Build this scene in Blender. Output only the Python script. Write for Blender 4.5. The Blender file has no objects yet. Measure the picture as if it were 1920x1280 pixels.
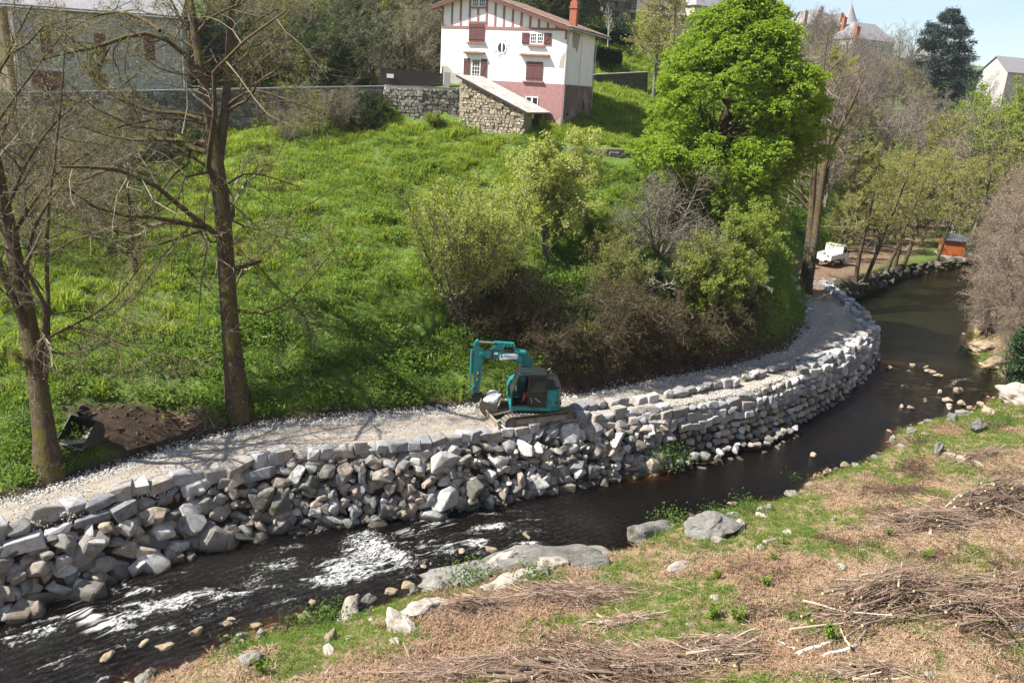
import bpy, bmesh, math, random
import numpy as np
from mathutils import Vector, Matrix, Euler
random.seed(7)
rng = np.random.default_rng(11)
SC = bpy.context.scene
COL = SC.collection
# ---------------------------------------------------------------- camera
FPX = 1495.0
PITCH, ROLL = math.radians(17.5), math.radians(3.4)
CAM = np.array([0.0, 0.0, 19.0])
_f = np.array([0, math.cos(PITCH), -math.sin(PITCH)])
_r0 = np.array([1.0, 0, 0]); _u0 = np.array([0, math.sin(PITCH), math.cos(PITCH)])
_r = math.cos(ROLL) * _r0 + math.sin(ROLL) * _u0
_u = -math.sin(ROLL) * _r0 + math.cos(ROLL) * _u0
cd = bpy.data.cameras.new('camera'); cam = bpy.data.objects.new('camera', cd); COL.objects.link(cam)
cam.matrix_world = Matrix(((_r[0], _u[0], -_f[0], CAM[0]), (_r[1], _u[1], -_f[1], CAM[1]), (_r[2], _u[2], -_f[2], CAM[2]), (0, 0, 0, 1)))
cd.sensor_width = 36.0; cd.lens = 36.0 * FPX / 1920.0; cd.clip_end = 3000; cd.clip_start = 0.1
SC.camera = cam
# ---------------------------------------------------------------- sky, sun, exposure
SUN_EL, SUN_AZ = math.radians(50), math.radians(258)      # azimuth clockwise from +Y
w = bpy.data.worlds.new('World'); SC.world = w; w.use_nodes = True
nt = w.node_tree; nt.nodes.clear()
_out = nt.nodes.new('ShaderNodeOutputWorld'); _bg = nt.nodes.new('ShaderNodeBackground')
_sky = nt.nodes.new('ShaderNodeTexSky'); _sky.sky_type = 'NISHITA'; _sky.sun_disc = False
_sky.sun_elevation = SUN_EL; _sky.sun_rotation = SUN_AZ; _sky.air_density = 1.0; _sky.dust_density = 0.5; _sky.ozone_density = 1.6
# thin high cloud
_tc = nt.nodes.new('ShaderNodeTexCoord'); _mp = nt.nodes.new('ShaderNodeMapping'); _mp.inputs['Scale'].default_value = (1.2, 3.5, 9.0); _mp.inputs['Rotation'].default_value = (0.1, 0.25, 0.4)
_nz = nt.nodes.new('ShaderNodeTexNoise'); _nz.inputs['Scale'].default_value = 2.2; _nz.inputs['Detail'].default_value = 8; _nz.inputs['Roughness'].default_value = 0.62; _nz.inputs['Distortion'].default_value = 0.7
_cr = nt.nodes.new('ShaderNodeValToRGB'); _cr.color_ramp.elements[0].position = 0.44; _cr.color_ramp.elements[1].position = 0.78
_cr.color_ramp.elements[0].color = (0.03, 0.03, 0.03, 1); _cr.color_ramp.elements[1].color = (0.6, 0.6, 0.6, 1)
_mx = nt.nodes.new('ShaderNodeMix'); _mx.data_type = 'RGBA'; _mx.inputs[7].default_value = (6.0, 6.5, 7.7, 1)
nt.links.new(_tc.outputs['Generated'], _mp.inputs[0]); nt.links.new(_mp.outputs[0], _nz.inputs['Vector']); nt.links.new(_nz.outputs['Fac'], _cr.inputs[0])
nt.links.new(_cr.outputs['Color'], _mx.inputs[0]); nt.links.new(_sky.outputs[0], _mx.inputs[6]); nt.links.new(_mx.outputs[2], _bg.inputs[0])
_bg.inputs[1].default_value = 0.062
nt.links.new(_bg.outputs[0], _out.inputs[0])
sl = bpy.data.lights.new('sun', 'SUN'); sun = bpy.data.objects.new('sun', sl); COL.objects.link(sun)
sl.energy = 4.8; sl.angle = math.radians(0.5); sl.color = (1.0, 0.955, 0.88)
TO_SUN = Vector((math.sin(SUN_AZ) * math.cos(SUN_EL), math.cos(SUN_AZ) * math.cos(SUN_EL), math.sin(SUN_EL)))
sun.rotation_euler = (-TO_SUN).to_track_quat('-Z', 'Y').to_euler(); sun.location = (0, 0, 80)
SC.view_settings.view_transform = 'Standard'; SC.view_settings.look = 'None'
SC.view_settings.exposure = 1.45; SC.view_settings.gamma = 1.0; SC.view_settings.use_curve_mapping = False
SC.render.engine = 'CYCLES'
SC.cycles.max_bounces = 6; SC.cycles.diffuse_bounces = 3; SC.cycles.glossy_bounces = 3; SC.cycles.transmission_bounces = 4; SC.cycles.transparent_max_bounces = 8
SC.cycles.use_denoising = True

# ---------------------------------------------------------------- measuring helpers
def ray(x, y): return _f + (x - 960) / FPX * _r + (640 - y) / FPX * _u
def wz(x, y, z):                      # where the sight line of a photo pixel meets height z
    d = ray(x, y); t = (z - CAM[2]) / d[2]; return CAM + t * d
def wd(x, y, D): return CAM + D * ray(x, y)   # ... at depth D
def pix(p):
    q = np.asarray(p, float) - CAM; k = q @ _f
    return 960 + FPX * (q @ _r) / k, 640 - FPX * (q @ _u) / k, k

# ---------------------------------------------------------------- object helpers
def mk_mesh(name, V, tris=None, quads=None, smooth=False, attrs=None, mat=None, polys=None):
    me = bpy.data.meshes.new(name)
    V = np.asarray(V, np.float32).reshape(-1, 3)
    loops = []; starts = []; n = 0
    for F, k in ((tris, 3), (quads, 4)):
        if F is not None and len(F):
            F = np.asarray(F, np.int32).reshape(-1, k)
            loops.append(F.ravel()); starts.append(n + np.arange(len(F), dtype=np.int32) * k); n += F.size
    if polys:
        for f in polys:
            loops.append(np.asarray(f, np.int32)); starts.append(np.array([n], np.int32)); n += len(f)
    L = np.concatenate(loops); S = np.concatenate(starts)
    me.vertices.add(len(V)); me.vertices.foreach_set('co', V.ravel())
    me.loops.add(len(L)); me.loops.foreach_set('vertex_index', L)
    me.polygons.add(len(S)); me.polygons.foreach_set('loop_start', S)
    me.update(calc_edges=True)
    me.polygons.foreach_set('use_smooth', np.full(len(S), bool(smooth)))
    for k, (dom, typ, arr) in (attrs or {}).items():
        a = me.attributes.new(k, typ, dom)
        a.data.foreach_set({'FLOAT': 'value', 'FLOAT_VECTOR': 'vector', 'FLOAT_COLOR': 'color', 'INT': 'value'}[typ], np.asarray(arr).ravel())
    if mat: me.materials.append(mat)
    me.validate()
    return me
def link(name, me, parent=None, loc=(0, 0, 0), rot=(0, 0, 0), scl=(1, 1, 1), **props):
    o = bpy.data.objects.new(name, me); COL.objects.link(o)
    o.location = loc; o.rotation_euler = rot; o.scale = scl
    if parent is not None: o.parent = parent
    for k, v in props.items(): o[k] = v
    return o
def thing(name, label, cat, loc=(0, 0, 0), rotz=0.0, group=None):
    o = bpy.data.objects.new(name, None); COL.objects.link(o); o.empty_display_size = 0.3
    o.location = loc; o.rotation_euler = (0, 0, rotz); o['label'] = label; o['category'] = cat
    if group: o['group'] = group
    return o
def tag(o, label, cat, group=None):
    o['label'] = label; o['category'] = cat
    if group: o['group'] = group
    return o
def copy_tree(o, loc, rotz=0, scale=1.0, label=None, group=None):
    c = o.copy(); COL.objects.link(c); c.location = loc; c.rotation_euler = (0, 0, rotz); c.scale = (scale,) * 3 if np.isscalar(scale) else scale
    if label: c['label'] = label
    if group: c['group'] = group
    for ch in o.children:
        d = ch.copy(); COL.objects.link(d); d.parent = c
        for g in ch.children:
            e = g.copy(); COL.objects.link(e); e.parent = d
    return c

class MB:
    """collects shapes, then becomes one mesh object"""
    def __init__(s): s.V = []; s.T = []; s.Q = []; s.P = []; s.n = 0
    def add(s, V, tris=(), quads=(), polys=()):
        V = np.asarray(V, float).reshape(-1, 3); s.V.append(V)
        if len(tris): s.T.append(np.asarray(tris, int).reshape(-1, 3) + s.n)
        if len(quads): s.Q.append(np.asarray(quads, int).reshape(-1, 4) + s.n)
        for p in polys: s.P.append([i + s.n for i in p])
        s.n += len(V); return s
    def box(s, c, size, R=None, taper=1.0, bev=0.0):
        x, y, z = np.array(size) / 2.0
        if bev > 0:
            b = bev; pts = []
            for sz in (-1, 1):
                for (ax, ay) in ((x, y),):
                    pts += [(-ax + b, -ay, sz * z), (ax - b, -ay, sz * z), (ax, -ay + b, sz * z), (ax, ay - b, sz * z), (ax - b, ay, sz * z), (-ax + b, ay, sz * z), (-ax, ay - b, sz * z), (-ax, -ay + b, sz * z)]
            V = np.array(pts); quads = [(i, (i + 1) % 8, 8 + (i + 1) % 8, 8 + i) for i in range(8)]
            polys = [list(range(7, -1, -1)), list(range(8, 16))]
            if R is not None: V = V @ np.array(R).T
            return s.add(V + np.array(c), quads=quads, polys=polys)
        V = np.array([(-x, -y, -z), (x, -y, -z), (x, y, -z), (-x, y, -z), (-x * taper, -y * taper, z), (x * taper, -y * taper, z), (x * taper, y * taper, z), (-x * taper, y * taper, z)])
        if R is not None: V = V @ np.array(R).T
        return s.add(V + np.array(c), quads=[(3, 2, 1, 0), (4, 5, 6, 7), (0, 1, 5, 4), (1, 2, 6, 5), (2, 3, 7, 6), (3, 0, 4, 7)])
    def bar(s, a, b, w, h=None, up=(0, 0, 1)):
        a = np.array(a, float); b = np.array(b, float); h = h or w
        d = b - a; L = np.linalg.norm(d); d /= L
        up = np.array(up, float); x = np.cross(d, up)
        if np.linalg.norm(x) < 1e-4: x = np.cross(d, (1, 0, 0))
        x /= np.linalg.norm(x); y = np.cross(x, d)
        return s.box((a + b) / 2, (w, L, h), np.column_stack((x, d, y)))
    def prism(s, pts, axis, d0, d1):
        """pts: 2-D outline; extruded along axis ('x','y','z') from d0 to d1"""
        n = len(pts); P = np.array(pts, float)
        def emb(d):
            D = np.full(n, d)
            return {'x': np.column_stack((D, P[:, 0], P[:, 1])), 'y': np.column_stack((P[:, 0], D, P[:, 1])), 'z': np.column_stack((P[:, 0], P[:, 1], D))}[axis]
        V = np.vstack((emb(d0), emb(d1)))
        return s.add(V, quads=[(i, (i + 1) % n, n + (i + 1) % n, n + i) for i in range(n)], polys=[list(range(n - 1, -1, -1)), list(range(n, 2 * n))])
    def tube(s, pts, rad, k=8, cap=True):
        pts = np.array(pts, float); n = len(pts); rad = np.full(n, rad) if np.isscalar(rad) else np.array(rad)
        V, Q = tube_arrays(pts[None], rad[None], k); s.add(V, quads=Q)
        if cap: s.P.append([s.n - n * k + i for i in range(k - 1, -1, -1)]); s.P.append([s.n - k + i for i in range(k)])
        return s
    def mesh(s, name, mat=None, smooth=False, fix=True):
        me = mk_mesh(name, np.vstack(s.V), np.vstack(s.T) if s.T else None, np.vstack(s.Q) if s.Q else None, smooth, None, mat, s.P)
        if fix:
            bm = bmesh.new(); bm.from_mesh(me); bmesh.ops.recalc_face_normals(bm, faces=bm.faces); bm.to_mesh(me); bm.free()
        return me
    def build(s, name, mat, parent=None, smooth=False, **kw):
        return link(name, s.mesh(name, mat, smooth), parent, **kw)

def tube_arrays(P, R, k):
    """P (B,n,3) polylines, R (B,n) radii -> verts, quads"""
    B, n, _ = P.shape
    T = np.empty_like(P); T[:, 1:-1] = P[:, 2:] - P[:, :-2]; T[:, 0] = P[:, 1] - P[:, 0]; T[:, -1] = P[:, -1] - P[:, -2]
    T /= np.linalg.norm(T, axis=2, keepdims=True) + 1e-9
    D0 = P[:, -1] - P[:, 0]
    ref = np.where((np.abs(D0[:, 2]) > 0.8 * np.linalg.norm(D0, axis=1))[:, None], np.array([1.0, 0.1, 0.05]), np.array([0.05, 0.1, 1.0]))[:, None, :]
    X = np.cross(T, np.broadcast_to(ref, T.shape)); X /= np.linalg.norm(X, axis=2, keepdims=True) + 1e-9
    Y = np.cross(T, X)
    a = np.arange(k) * 2 * np.pi / k
    V = P[:, :, None, :] + R[:, :, None, None] * (np.cos(a)[None, None, :, None] * X[:, :, None, :] + np.sin(a)[None, None, :, None] * Y[:, :, None, :])
    b = np.arange(B)[:, None, None] * (n * k); i = np.arange(n - 1)[None, :, None] * k; j = np.arange(k)[None, None, :]; j2 = (j + 1) % k
    Q = np.stack((b + i + j, b + i + j2, b + i + k + j2, b + i + k + j), -1).reshape(-1, 4)
    return V.reshape(-1, 3), Q

# ---------------------------------------------------------------- material helpers
def _mat(name):
    m = bpy.data.materials.new(name); m.use_nodes = True; nt = m.node_tree
    b = nt.nodes['Principled BSDF']; return m, nt, b
def N(nt, t, **kw):
    n = nt.nodes.new(t)
    for k, v in kw.items():
        if k in n.inputs: n.inputs[k].default_value = v
        else: setattr(n, k, v)
    return n
def ramp(nt, fac, stops):
    r = nt.nodes.new('ShaderNodeValToRGB'); e = r.color_ramp.elements
    while len(e) < len(stops): e.new(0.5)
    for i, (p, c) in enumerate(stops): e[i].position = p; e[i].color = (*c, 1) if len(c) == 3 else c
    nt.links.new(fac, r.inputs[0]); return r.outputs[0]
def mix(nt, fac, a, b, mode='MIX'):
    m = nt.nodes.new('ShaderNodeMix'); m.data_type = 'RGBA'; m.blend_type = mode
    for s, v in ((m.inputs[0], fac), (m.inputs[6], a), (m.inputs[7], b)):
        if hasattr(v, 'links'): nt.links.new(v, s)
        elif isinstance(v, (tuple, list)): s.default_value = (*v, 1) if len(v) == 3 else v
        else: s.default_value = v
    return m.outputs[2]
def math_(nt, op, a, b=0.0, clamp=False):
    m = nt.nodes.new('ShaderNodeMath'); m.operation = op; m.use_clamp = clamp
    for s, v in ((m.inputs[0], a), (m.inputs[1], b)):
        if hasattr(v, 'links'): nt.links.new(v, s)
        else: s.default_value = v
    return m.outputs[0]
def noise(nt, scale, detail=5, rough=0.6, coord=None, dist=0.0):
    n = N(nt, 'ShaderNodeTexNoise', Scale=scale, Detail=detail, Roughness=rough, Distortion=dist)
    if coord is None:
        g = nt.nodes.new('ShaderNodeNewGeometry'); coord = g.outputs['Position']
    nt.links.new(coord, n.inputs['Vector']); return n.outputs['Fac']
def bump(nt, b, h, strength=0.4, dist=0.05):
    n = N(nt, 'ShaderNodeBump', Strength=strength, Distance=dist); nt.links.new(h, n.inputs['Height']); nt.links.new(n.outputs[0], b.inputs['Normal']); return n
def attr(nt, name):
    a = nt.nodes.new('ShaderNodeAttribute'); a.attribute_name = name; return a
def simple(name, c1, c2=None, scale=6.0, rough=0.8, bmp=0.0, bscale=None, metal=0.0, spec=0.3, c3=None, s3=1.2, rnd=0.0, obj=False):
    """noise-mottled paint / wood / stone"""
    m, nt, b = _mat(name); co = None
    if obj: co = nt.nodes.new('ShaderNodeTexCoord').outputs['Object']
    c = c1
    if c2: c = ramp(nt, noise(nt, scale, 6, 0.65, co), [(0.3, c1), (0.7, c2)])
    if c3: c = mix(nt, ramp(nt, noise(nt, s3, 5, 0.7, co), [(0.52, (0, 0, 0)), (0.66, (1, 1, 1))]), c, c3)
    if rnd:
        oi = nt.nodes.new('ShaderNodeObjectInfo'); v = math_(nt, 'MULTIPLY_ADD', oi.outputs['Random'], 2 * rnd); v.node.inputs[2].default_value = 1 - rnd
        h = N(nt, 'ShaderNodeHueSaturation'); nt.links.new(v, h.inputs['Value'])
        if hasattr(c, 'links'): nt.links.new(c, h.inputs['Color'])
        else: h.inputs['Color'].default_value = (*c, 1)
        c = h.outputs[0]
    if hasattr(c, 'links'): nt.links.new(c, b.inputs['Base Color'])
    else: b.inputs['Base Color'].default_value = (*c, 1)
    b.inputs['Roughness'].default_value = rough; b.inputs['Metallic'].default_value = metal; b.inputs['Specular IOR Level'].default_value = spec
    if bmp: bump(nt, b, noise(nt, bscale or scale * 3, 6, 0.7, co), bmp, 0.03)
    return m
def leafmat(name, cols, trans=0.35, gloss=0.15, vscale=0.35):
    """leaf: hue by per-leaf attribute rnd, per-object random and slow drift over the crown"""
    m, nt, b = _mat(name)
    a = attr(nt, 'rnd').outputs['Fac']; oi = nt.nodes.new('ShaderNodeObjectInfo')
    n = noise(nt, vscale, 3)
    f = math_(nt, 'FRACT', math_(nt, 'ADD', a, oi.outputs['Random']))
    f = math_(nt, 'ADD', math_(nt, 'MULTIPLY', f, 0.55), math_(nt, 'MULTIPLY', n, 0.45))
    k = len(cols); c = ramp(nt, f, [(0.15 + 0.7 * i / max(1, k - 1), cc) for i, cc in enumerate(cols)])
    nt.links.new(c, b.inputs['Base Color']); b.inputs['Roughness'].default_value = 0.5; b.inputs['Specular IOR Level'].default_value = gloss
    t = nt.nodes.new('ShaderNodeBsdfTranslucent'); tc = mix(nt, 1.0, c, (1.25, 1.25, 0.6), 'MULTIPLY'); nt.links.new(tc, t.inputs[0])
    ms = nt.nodes.new('ShaderNodeMixShader'); ms.inputs[0].default_value = trans
    nt.links.new(b.outputs[0], ms.inputs[1]); nt.links.new(t.outputs[0], ms.inputs[2])
    nt.links.new(ms.outputs[0], nt.nodes['Material Output'].inputs[0])
    return m

# scatter: one object whose points carry instances (only for what nobody could count)
def scatter(name, protos, P, rot, scl, idx=None, parent=None, **props):
    coll = bpy.data.collections.new(name + '_kinds')
    for i, me in enumerate(protos):
        o = bpy.data.objects.new('%s_kind_%02d' % (name, i), me); coll.objects.link(o)
    n = len(P)
    me = bpy.data.meshes.new(name); me.vertices.add(n); me.vertices.foreach_set('co', np.asarray(P, np.float32).ravel())
    if idx is None: idx = rng.integers(0, len(protos), n)
    for k, typ, arr, f in (('rot', 'FLOAT_VECTOR', rot, 'vector'), ('scl', 'FLOAT_VECTOR', scl, 'vector'), ('idx', 'INT', idx, 'value')):
        a = me.attributes.new(k, typ, 'POINT'); a.data.foreach_set(f, np.asarray(arr, np.int32 if typ == 'INT' else np.float32).ravel())
    o = link(name, me, parent, kind='stuff', **props)
    ng = bpy.data.node_groups.new(name + '_scatter', 'GeometryNodeTree')
    ng.interface.new_socket('Geometry', in_out='INPUT', socket_type='NodeSocketGeometry'); ng.interface.new_socket('Geometry', in_out='OUTPUT', socket_type='NodeSocketGeometry')
    gi = ng.nodes.new('NodeGroupInput'); go = ng.nodes.new('NodeGroupOutput')
    ip = ng.nodes.new('GeometryNodeInstanceOnPoints'); ci = ng.nodes.new('GeometryNodeCollectionInfo')
    ci.inputs['Collection'].default_value = coll; ci.inputs['Separate Children'].default_value = True; ci.inputs['Reset Children'].default_value = True
    def na(nm, ty):
        q = ng.nodes.new('GeometryNodeInputNamedAttribute'); q.data_type = ty; q.inputs['Name'].default_value = nm
        return [s for s in q.outputs if s.enabled and s.name == 'Attribute'][0]
    ip.inputs['Pick Instance'].default_value = True
    ng.links.new(gi.outputs[0], ip.inputs['Points']); ng.links.new(ci.outputs[0], ip.inputs['Instance'])
    ng.links.new(na('idx', 'INT'), ip.inputs['Instance Index']); ng.links.new(na('rot', 'FLOAT_VECTOR'), ip.inputs['Rotation']); ng.links.new(na('scl', 'FLOAT_VECTOR'), ip.inputs['Scale'])
    ng.links.new(ip.outputs[0], go.inputs[0])
    md = o.modifiers.new('scatter', 'NODES'); md.node_group = ng
    return o
def s3(a):
    a = np.asarray(a, float); return np.column_stack((a, a, a))
def rz(n): return np.column_stack((np.zeros(n), np.zeros(n), rng.uniform(0, 6.283, n)))
# ================================================================ TERRAIN
def arr(l): return np.array(l, float)
W_LINE = arr([(-48, -6), (-32, 10.5)] + [tuple(wz(x, y, 3.0)[:2]) for x, y in
    [(0, 985), (200, 930), (350, 885), (520, 855), (800, 835), (980, 805), (1250, 765), (1400, 735), (1500, 700), (1580, 665), (1620, 635), (1640, 615), (1625, 590), (1600, 565), (1560, 540)]]
    + [(31.5, 77.5), (37.6, 84), (43.6, 91.8), (50, 97.6), (55.8, 102.4), (62, 109.5), (74, 122), (102, 150), (190, 238), (420, 468)])
F_LINE = arr([(-52, -2), (-36, 13), (-24, 24.3)] + [tuple(wz(x, y, 3.0)[:2]) for x, y in
    [(0, 928), (60, 914), (130, 893), (200, 870), (330, 833), (480, 797), (640, 782), (800, 772), (900, 762), (1100, 742), (1250, 712), (1380, 688), (1480, 658), (1520, 615), (1515, 560), (1500, 530)]]
    + [(28, 79.5), (29.3, 84), (32.5, 91), (37, 96.5), (42.5, 104.5), (52, 120.5), (61, 133), (71, 147), (83, 159), (98, 176), (180, 258), (410, 488)])
N_LINE = arr([(-40, -14), (-24, 6), (-16, 15.5)] + [tuple(wz(x, y, 0.15)[:2]) for x, y in
    [(250, 1280), (430, 1215), (640, 1150), (760, 1110), (850, 1068), (900, 1050), (1050, 1030), (1170, 1030), (1290, 975), (1460, 935), (1550, 890), (1660, 840), (1680, 800), (1780, 790), (1890, 740)]]
    + [(36.8, 56), (36.4, 59), (36.7, 63.6), (38.5, 66.5), (44, 74), (51, 82), (62, 93), (76, 106), (105, 138), (196, 229), (430, 455)])
G_LINE = None
def sdist(P, L):
    """signed distance of points to a polyline (+ on its left); also the parameter along it"""
    best = np.full(len(P), 1e18); sg = np.zeros(len(P)); par = np.zeros(len(P)); acc = 0.0
    for a, b in zip(L[:-1], L[1:]):
        d = b - a; l = np.linalg.norm(d); t = np.clip(((P - a) @ d) / (l * l), 0, 1)
        q = P - (a + t[:, None] * d); dd = (q * q).sum(1); m = dd < best
        best[m] = dd[m]; cr = d[0] * (P[:, 1] - a[1]) - d[1] * (P[:, 0] - a[0]); sg[m] = np.sign(cr)[m]; par[m] = (acc + t * l)[m]; acc += l
    return np.sqrt(best) * np.where(sg == 0, 1, sg), par
def resample(L, step):
    s = np.concatenate(([0], np.cumsum(np.linalg.norm(np.diff(L, axis=0), axis=1)))); n = int(s[-1] / step)
    t = np.linspace(0, s[-1], n + 1); return np.column_stack([np.interp(t, s, L[:, i]) for i in range(L.shape[1])]), t
class RBF:
    def __init__(s, pts, lam=0.02):
        s.C = np.asarray(pts, float)[:, :2] / 50; z = np.asarray(pts, float)[:, 2]; n = len(z)
        A = np.zeros((n + 3, n + 3)); A[:n, :n] = s.k(s.C, s.C) + lam * np.eye(n); A[:n, n] = 1; A[:n, n + 1:] = s.C; A[n:, :n] = A[:n, n:].T
        s.w = np.linalg.solve(A, np.concatenate((z, [0, 0, 0])))
    def k(s, a, b): return -np.sqrt(((a[:, None] - b[None]) ** 2).sum(-1) + 1e-6)      # |r| kernel: stiff, no overshoot
    def __call__(s, P):
        P = P / 50; out = np.empty(len(P))
        for i in range(0, len(P), 20000):
            q = P[i:i + 20000]; n = len(s.C); out[i:i + 20000] = s.k(q, s.C) @ s.w[:n] + s.w[n] + q @ s.w[n + 1:]
        return out
def sm(x, a, b): t = np.clip((x - a) / (b - a), 0, 1); return t * t * (3 - 2 * t)
def water_z(P): return 0.08 + 0.52 * sm(P[:, 1], 44, 62)
def track_z(P): return 3.0 - 0.35 * sm(-P[:, 0], 4, 22) - 0.6 * sm(P[:, 1], 74, 88) - .8 * sm(P[:, 1], 86, 102)
# retaining wall below the street, bastion, lean-to front, house corner, low garden wall
G_PIX = [(-140, 178, 58), (0, 175, 61), (150, 173, 62), (300, 171, 63.5), (450, 168, 65.5), (600, 165, 67.5), (722, 163, 69)]
GW = [wd(*p) for p in G_PIX]                       # top line of the street wall
BA = [wd(724, 160, 68.4), wd(790, 162, 67.6), wd(864, 166, 67.4)]     # bastion top
K = wd(1051, 241, 68.0)                            # house: nearest corner at the ground
SH_A, SH_B = wd(866, 236, 66.6), wd(981, 256, 64.6)
LW = [wd(1070, 279, 64.8), wd(1140, 280, 64.5), wd(1216, 282, 65)]
G_LINE = arr([(-110, 60), (-70, 53)] + [tuple(p[:2]) for p in GW] + [tuple(p[:2]) for p in BA] + [tuple(SH_A[:2] + (0, .3)), tuple(SH_B[:2] + (.0, .3)), (SH_B[0] + 1.5, SH_B[1] + 1.4)] + [tuple(p[:2]) for p in LW] + [(17, 67), (30, 76), (60, 120), (140, 260)])
low = []
def LP(x, y, d): low.append(wd(x, y, d))
for q in resample(F_LINE[2:], 5.0)[0]: low.append((q[0], q[1], track_z(q[None])[0]))
for x, y, d in [(20, 310, 58), (150, 300, 60.5), (300, 285, 62.2), (450, 272, 64.2), (600, 255, 66), (700, 240, 67), (790, 236, 66.6), (866, 240, 66.2), (981, 258, 64.3), (1070, 312, 64.2), (1140, 314, 63.9), (1216, 314, 64.4),
                (60, 500, 46), (300, 450, 50.5), (500, 440, 52), (700, 430, 53.5), (850, 410, 55.5), (1000, 430, 56), (1100, 420, 57.5), (1200, 420, 58.5),
                (60, 700, 36.8), (300, 640, 41.5), (500, 620, 43.5), (700, 600, 45.4), (830, 590, 46.5), (950, 560, 48.4), (1050, 550, 49.6), (1200, 545, 51.5), (1300, 540, 53.5), (1400, 540, 57.5), (1460, 560, 61),
                (300, 760, 37.6), (520, 715, 40.2), (700, 700, 41.8),
                (1340, 395, 62), (1430, 420, 70), (1440, 505, 73), (1490, 460, 84), (1590, 430, 98), (1580, 462, 92), (1680, 390, 122), (1560, 380, 108), (1460, 360, 90), (1750, 360, 150), (1850, 340, 170)]: LP(x, y, d)

far = []
def FP(x, y, d): far.append(wd(x, y, d))
for x, y, d in [(1150, 205, 76), (1150, 255, 67.5), (1210, 200, 82), (1290, 190, 95), (1150, 175, 83), (1130, 140, 92), (1130, 110, 96), (1180, 95, 102), (1150, 85, 112), (1150, 20, 121), (1300, 120, 120), (1290, 90, 140),
                (1450, 250, 125), (1550, 280, 120), (1650, 260, 150), (1500, 180, 165), (1600, 200, 170), (1600, 150, 205), (1700, 180, 190), (1700, 130, 225), (1800, 200, 200), (1900, 240, 200), (1480, 110, 210), (1900, 160, 260), (1780, 130, 260), (1400, 60, 190),
                (1300, 30, 175), (2100, 220, 260), (2000, 300, 170), (1750, 290, 165)]: FP(x, y, d)
low += far
up = list(far)
for p in GW: up += [p + (0, .2, -.35), p + (-1.5, 7, -.3)]
up += [(-110, 62, 14.5), (-70, 56, 15), (-90, 80, 17)]
for p in BA: up += [p + (0, .3, -.4), p + (0, 2.5, -.2)]
UPK = [wd(828, 150, 71.5), wd(870, 154, 70.2), wd(960, 172, 69.4), wd(1020, 238, 67.6), wd(1051, 241, 67.8), wd(1104, 241, 71)]
up += UPK + [LW[0] + (0, .4, 0), LW[1] + (0, .4, 0), LW[2] + (0, .4, 0), wd(1216, 300, 66)]
up += [wd(*q) for q in [(60, 130, 80), (340, 168, 74), (700, 130, 80), (620, 60, 88), (700, 20, 93), (450, 90, 86), (450, -60, 100), (760, 60, 86), (800, -40, 100), (1000, -60, 112), (1080, 30, 104), (1090, -20, 114), (200, 40, 92), (0, 0, 100), (-300, 60, 90), (200, -200, 125), (700, -220, 135), (1100, -140, 150), (1250, -40, 165), (830, 120, 82), (950, 100, 86), (1080, 150, 86)]]
far_pts = [(-300, 200, 70), (-200, 320, 80), (0, 300, 68), (110, 330, 32), (150, 350, 28), (300, 330, 22), (420, 250, 18), (600, 600, 24), (-600, 600, 120), (0, 700, 90), (300, 700, 30), (800, 300, 18)]
low += far_pts; up += far_pts
near = []
for q in resample(N_LINE, 4.0)[0]: near.append((q[0], q[1], 0.35))
for x, y, z in [(300, 1290, .8), (600, 1280, 2.2), (960, 1280, 3.0), (1300, 1280, 3.4), (1700, 1280, 3.9), (1920, 1280, 4.2), (950, 1150, 1.2), (1100, 1110, 1.3), (1300, 1060, 1.5), (1400, 1150, 2.5), (1600, 1020, 2.2), (1600, 1150, 3.0), (1850, 1100, 3.6), (1800, 960, 2.6), (1920, 960, 3.2), (1750, 870, 1.2), (1900, 850, 2.2), (1880, 780, 1.0), (700, 1200, 1.2), (1850, 1000, 2.9)]: near.append(wz(x, y, z))
near += [(0, 8, 5.5), (12, 5, 6.5), (-10, 5, 4), (30, 15, 7), (45, 40, 6), (45, 55, 4.5), (45, 66, 4), (55, 75, 5), (70, 88, 6), (90, 105, 8), (60, 50, 10), (90, 60, 22), (120, 90, 26), (60, 0, 16), (0, -30, 14), (-30, -40, 10), (150, 160, 24), (260, 220, 40), (400, 150, 60), (60, -80, 30), (-100, -100, 20)]
low_f, up_f, near_f = RBF(low, .03), RBF(up, .03), RBF(near, .06)
_rw = np.random.default_rng(3)
_kw = [(_rw.normal(0, 1, 2) * s_, _rw.uniform(0, 6.28), a_) for s_, a_, m_ in ((0.35, .16, 6), (0.9, .07, 8), (2.2, .03, 10)) for _ in range(m_)]
def rough(P): return sum(a * np.sin(P @ k + ph) for k, ph, a in _kw) * 0.55
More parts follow.
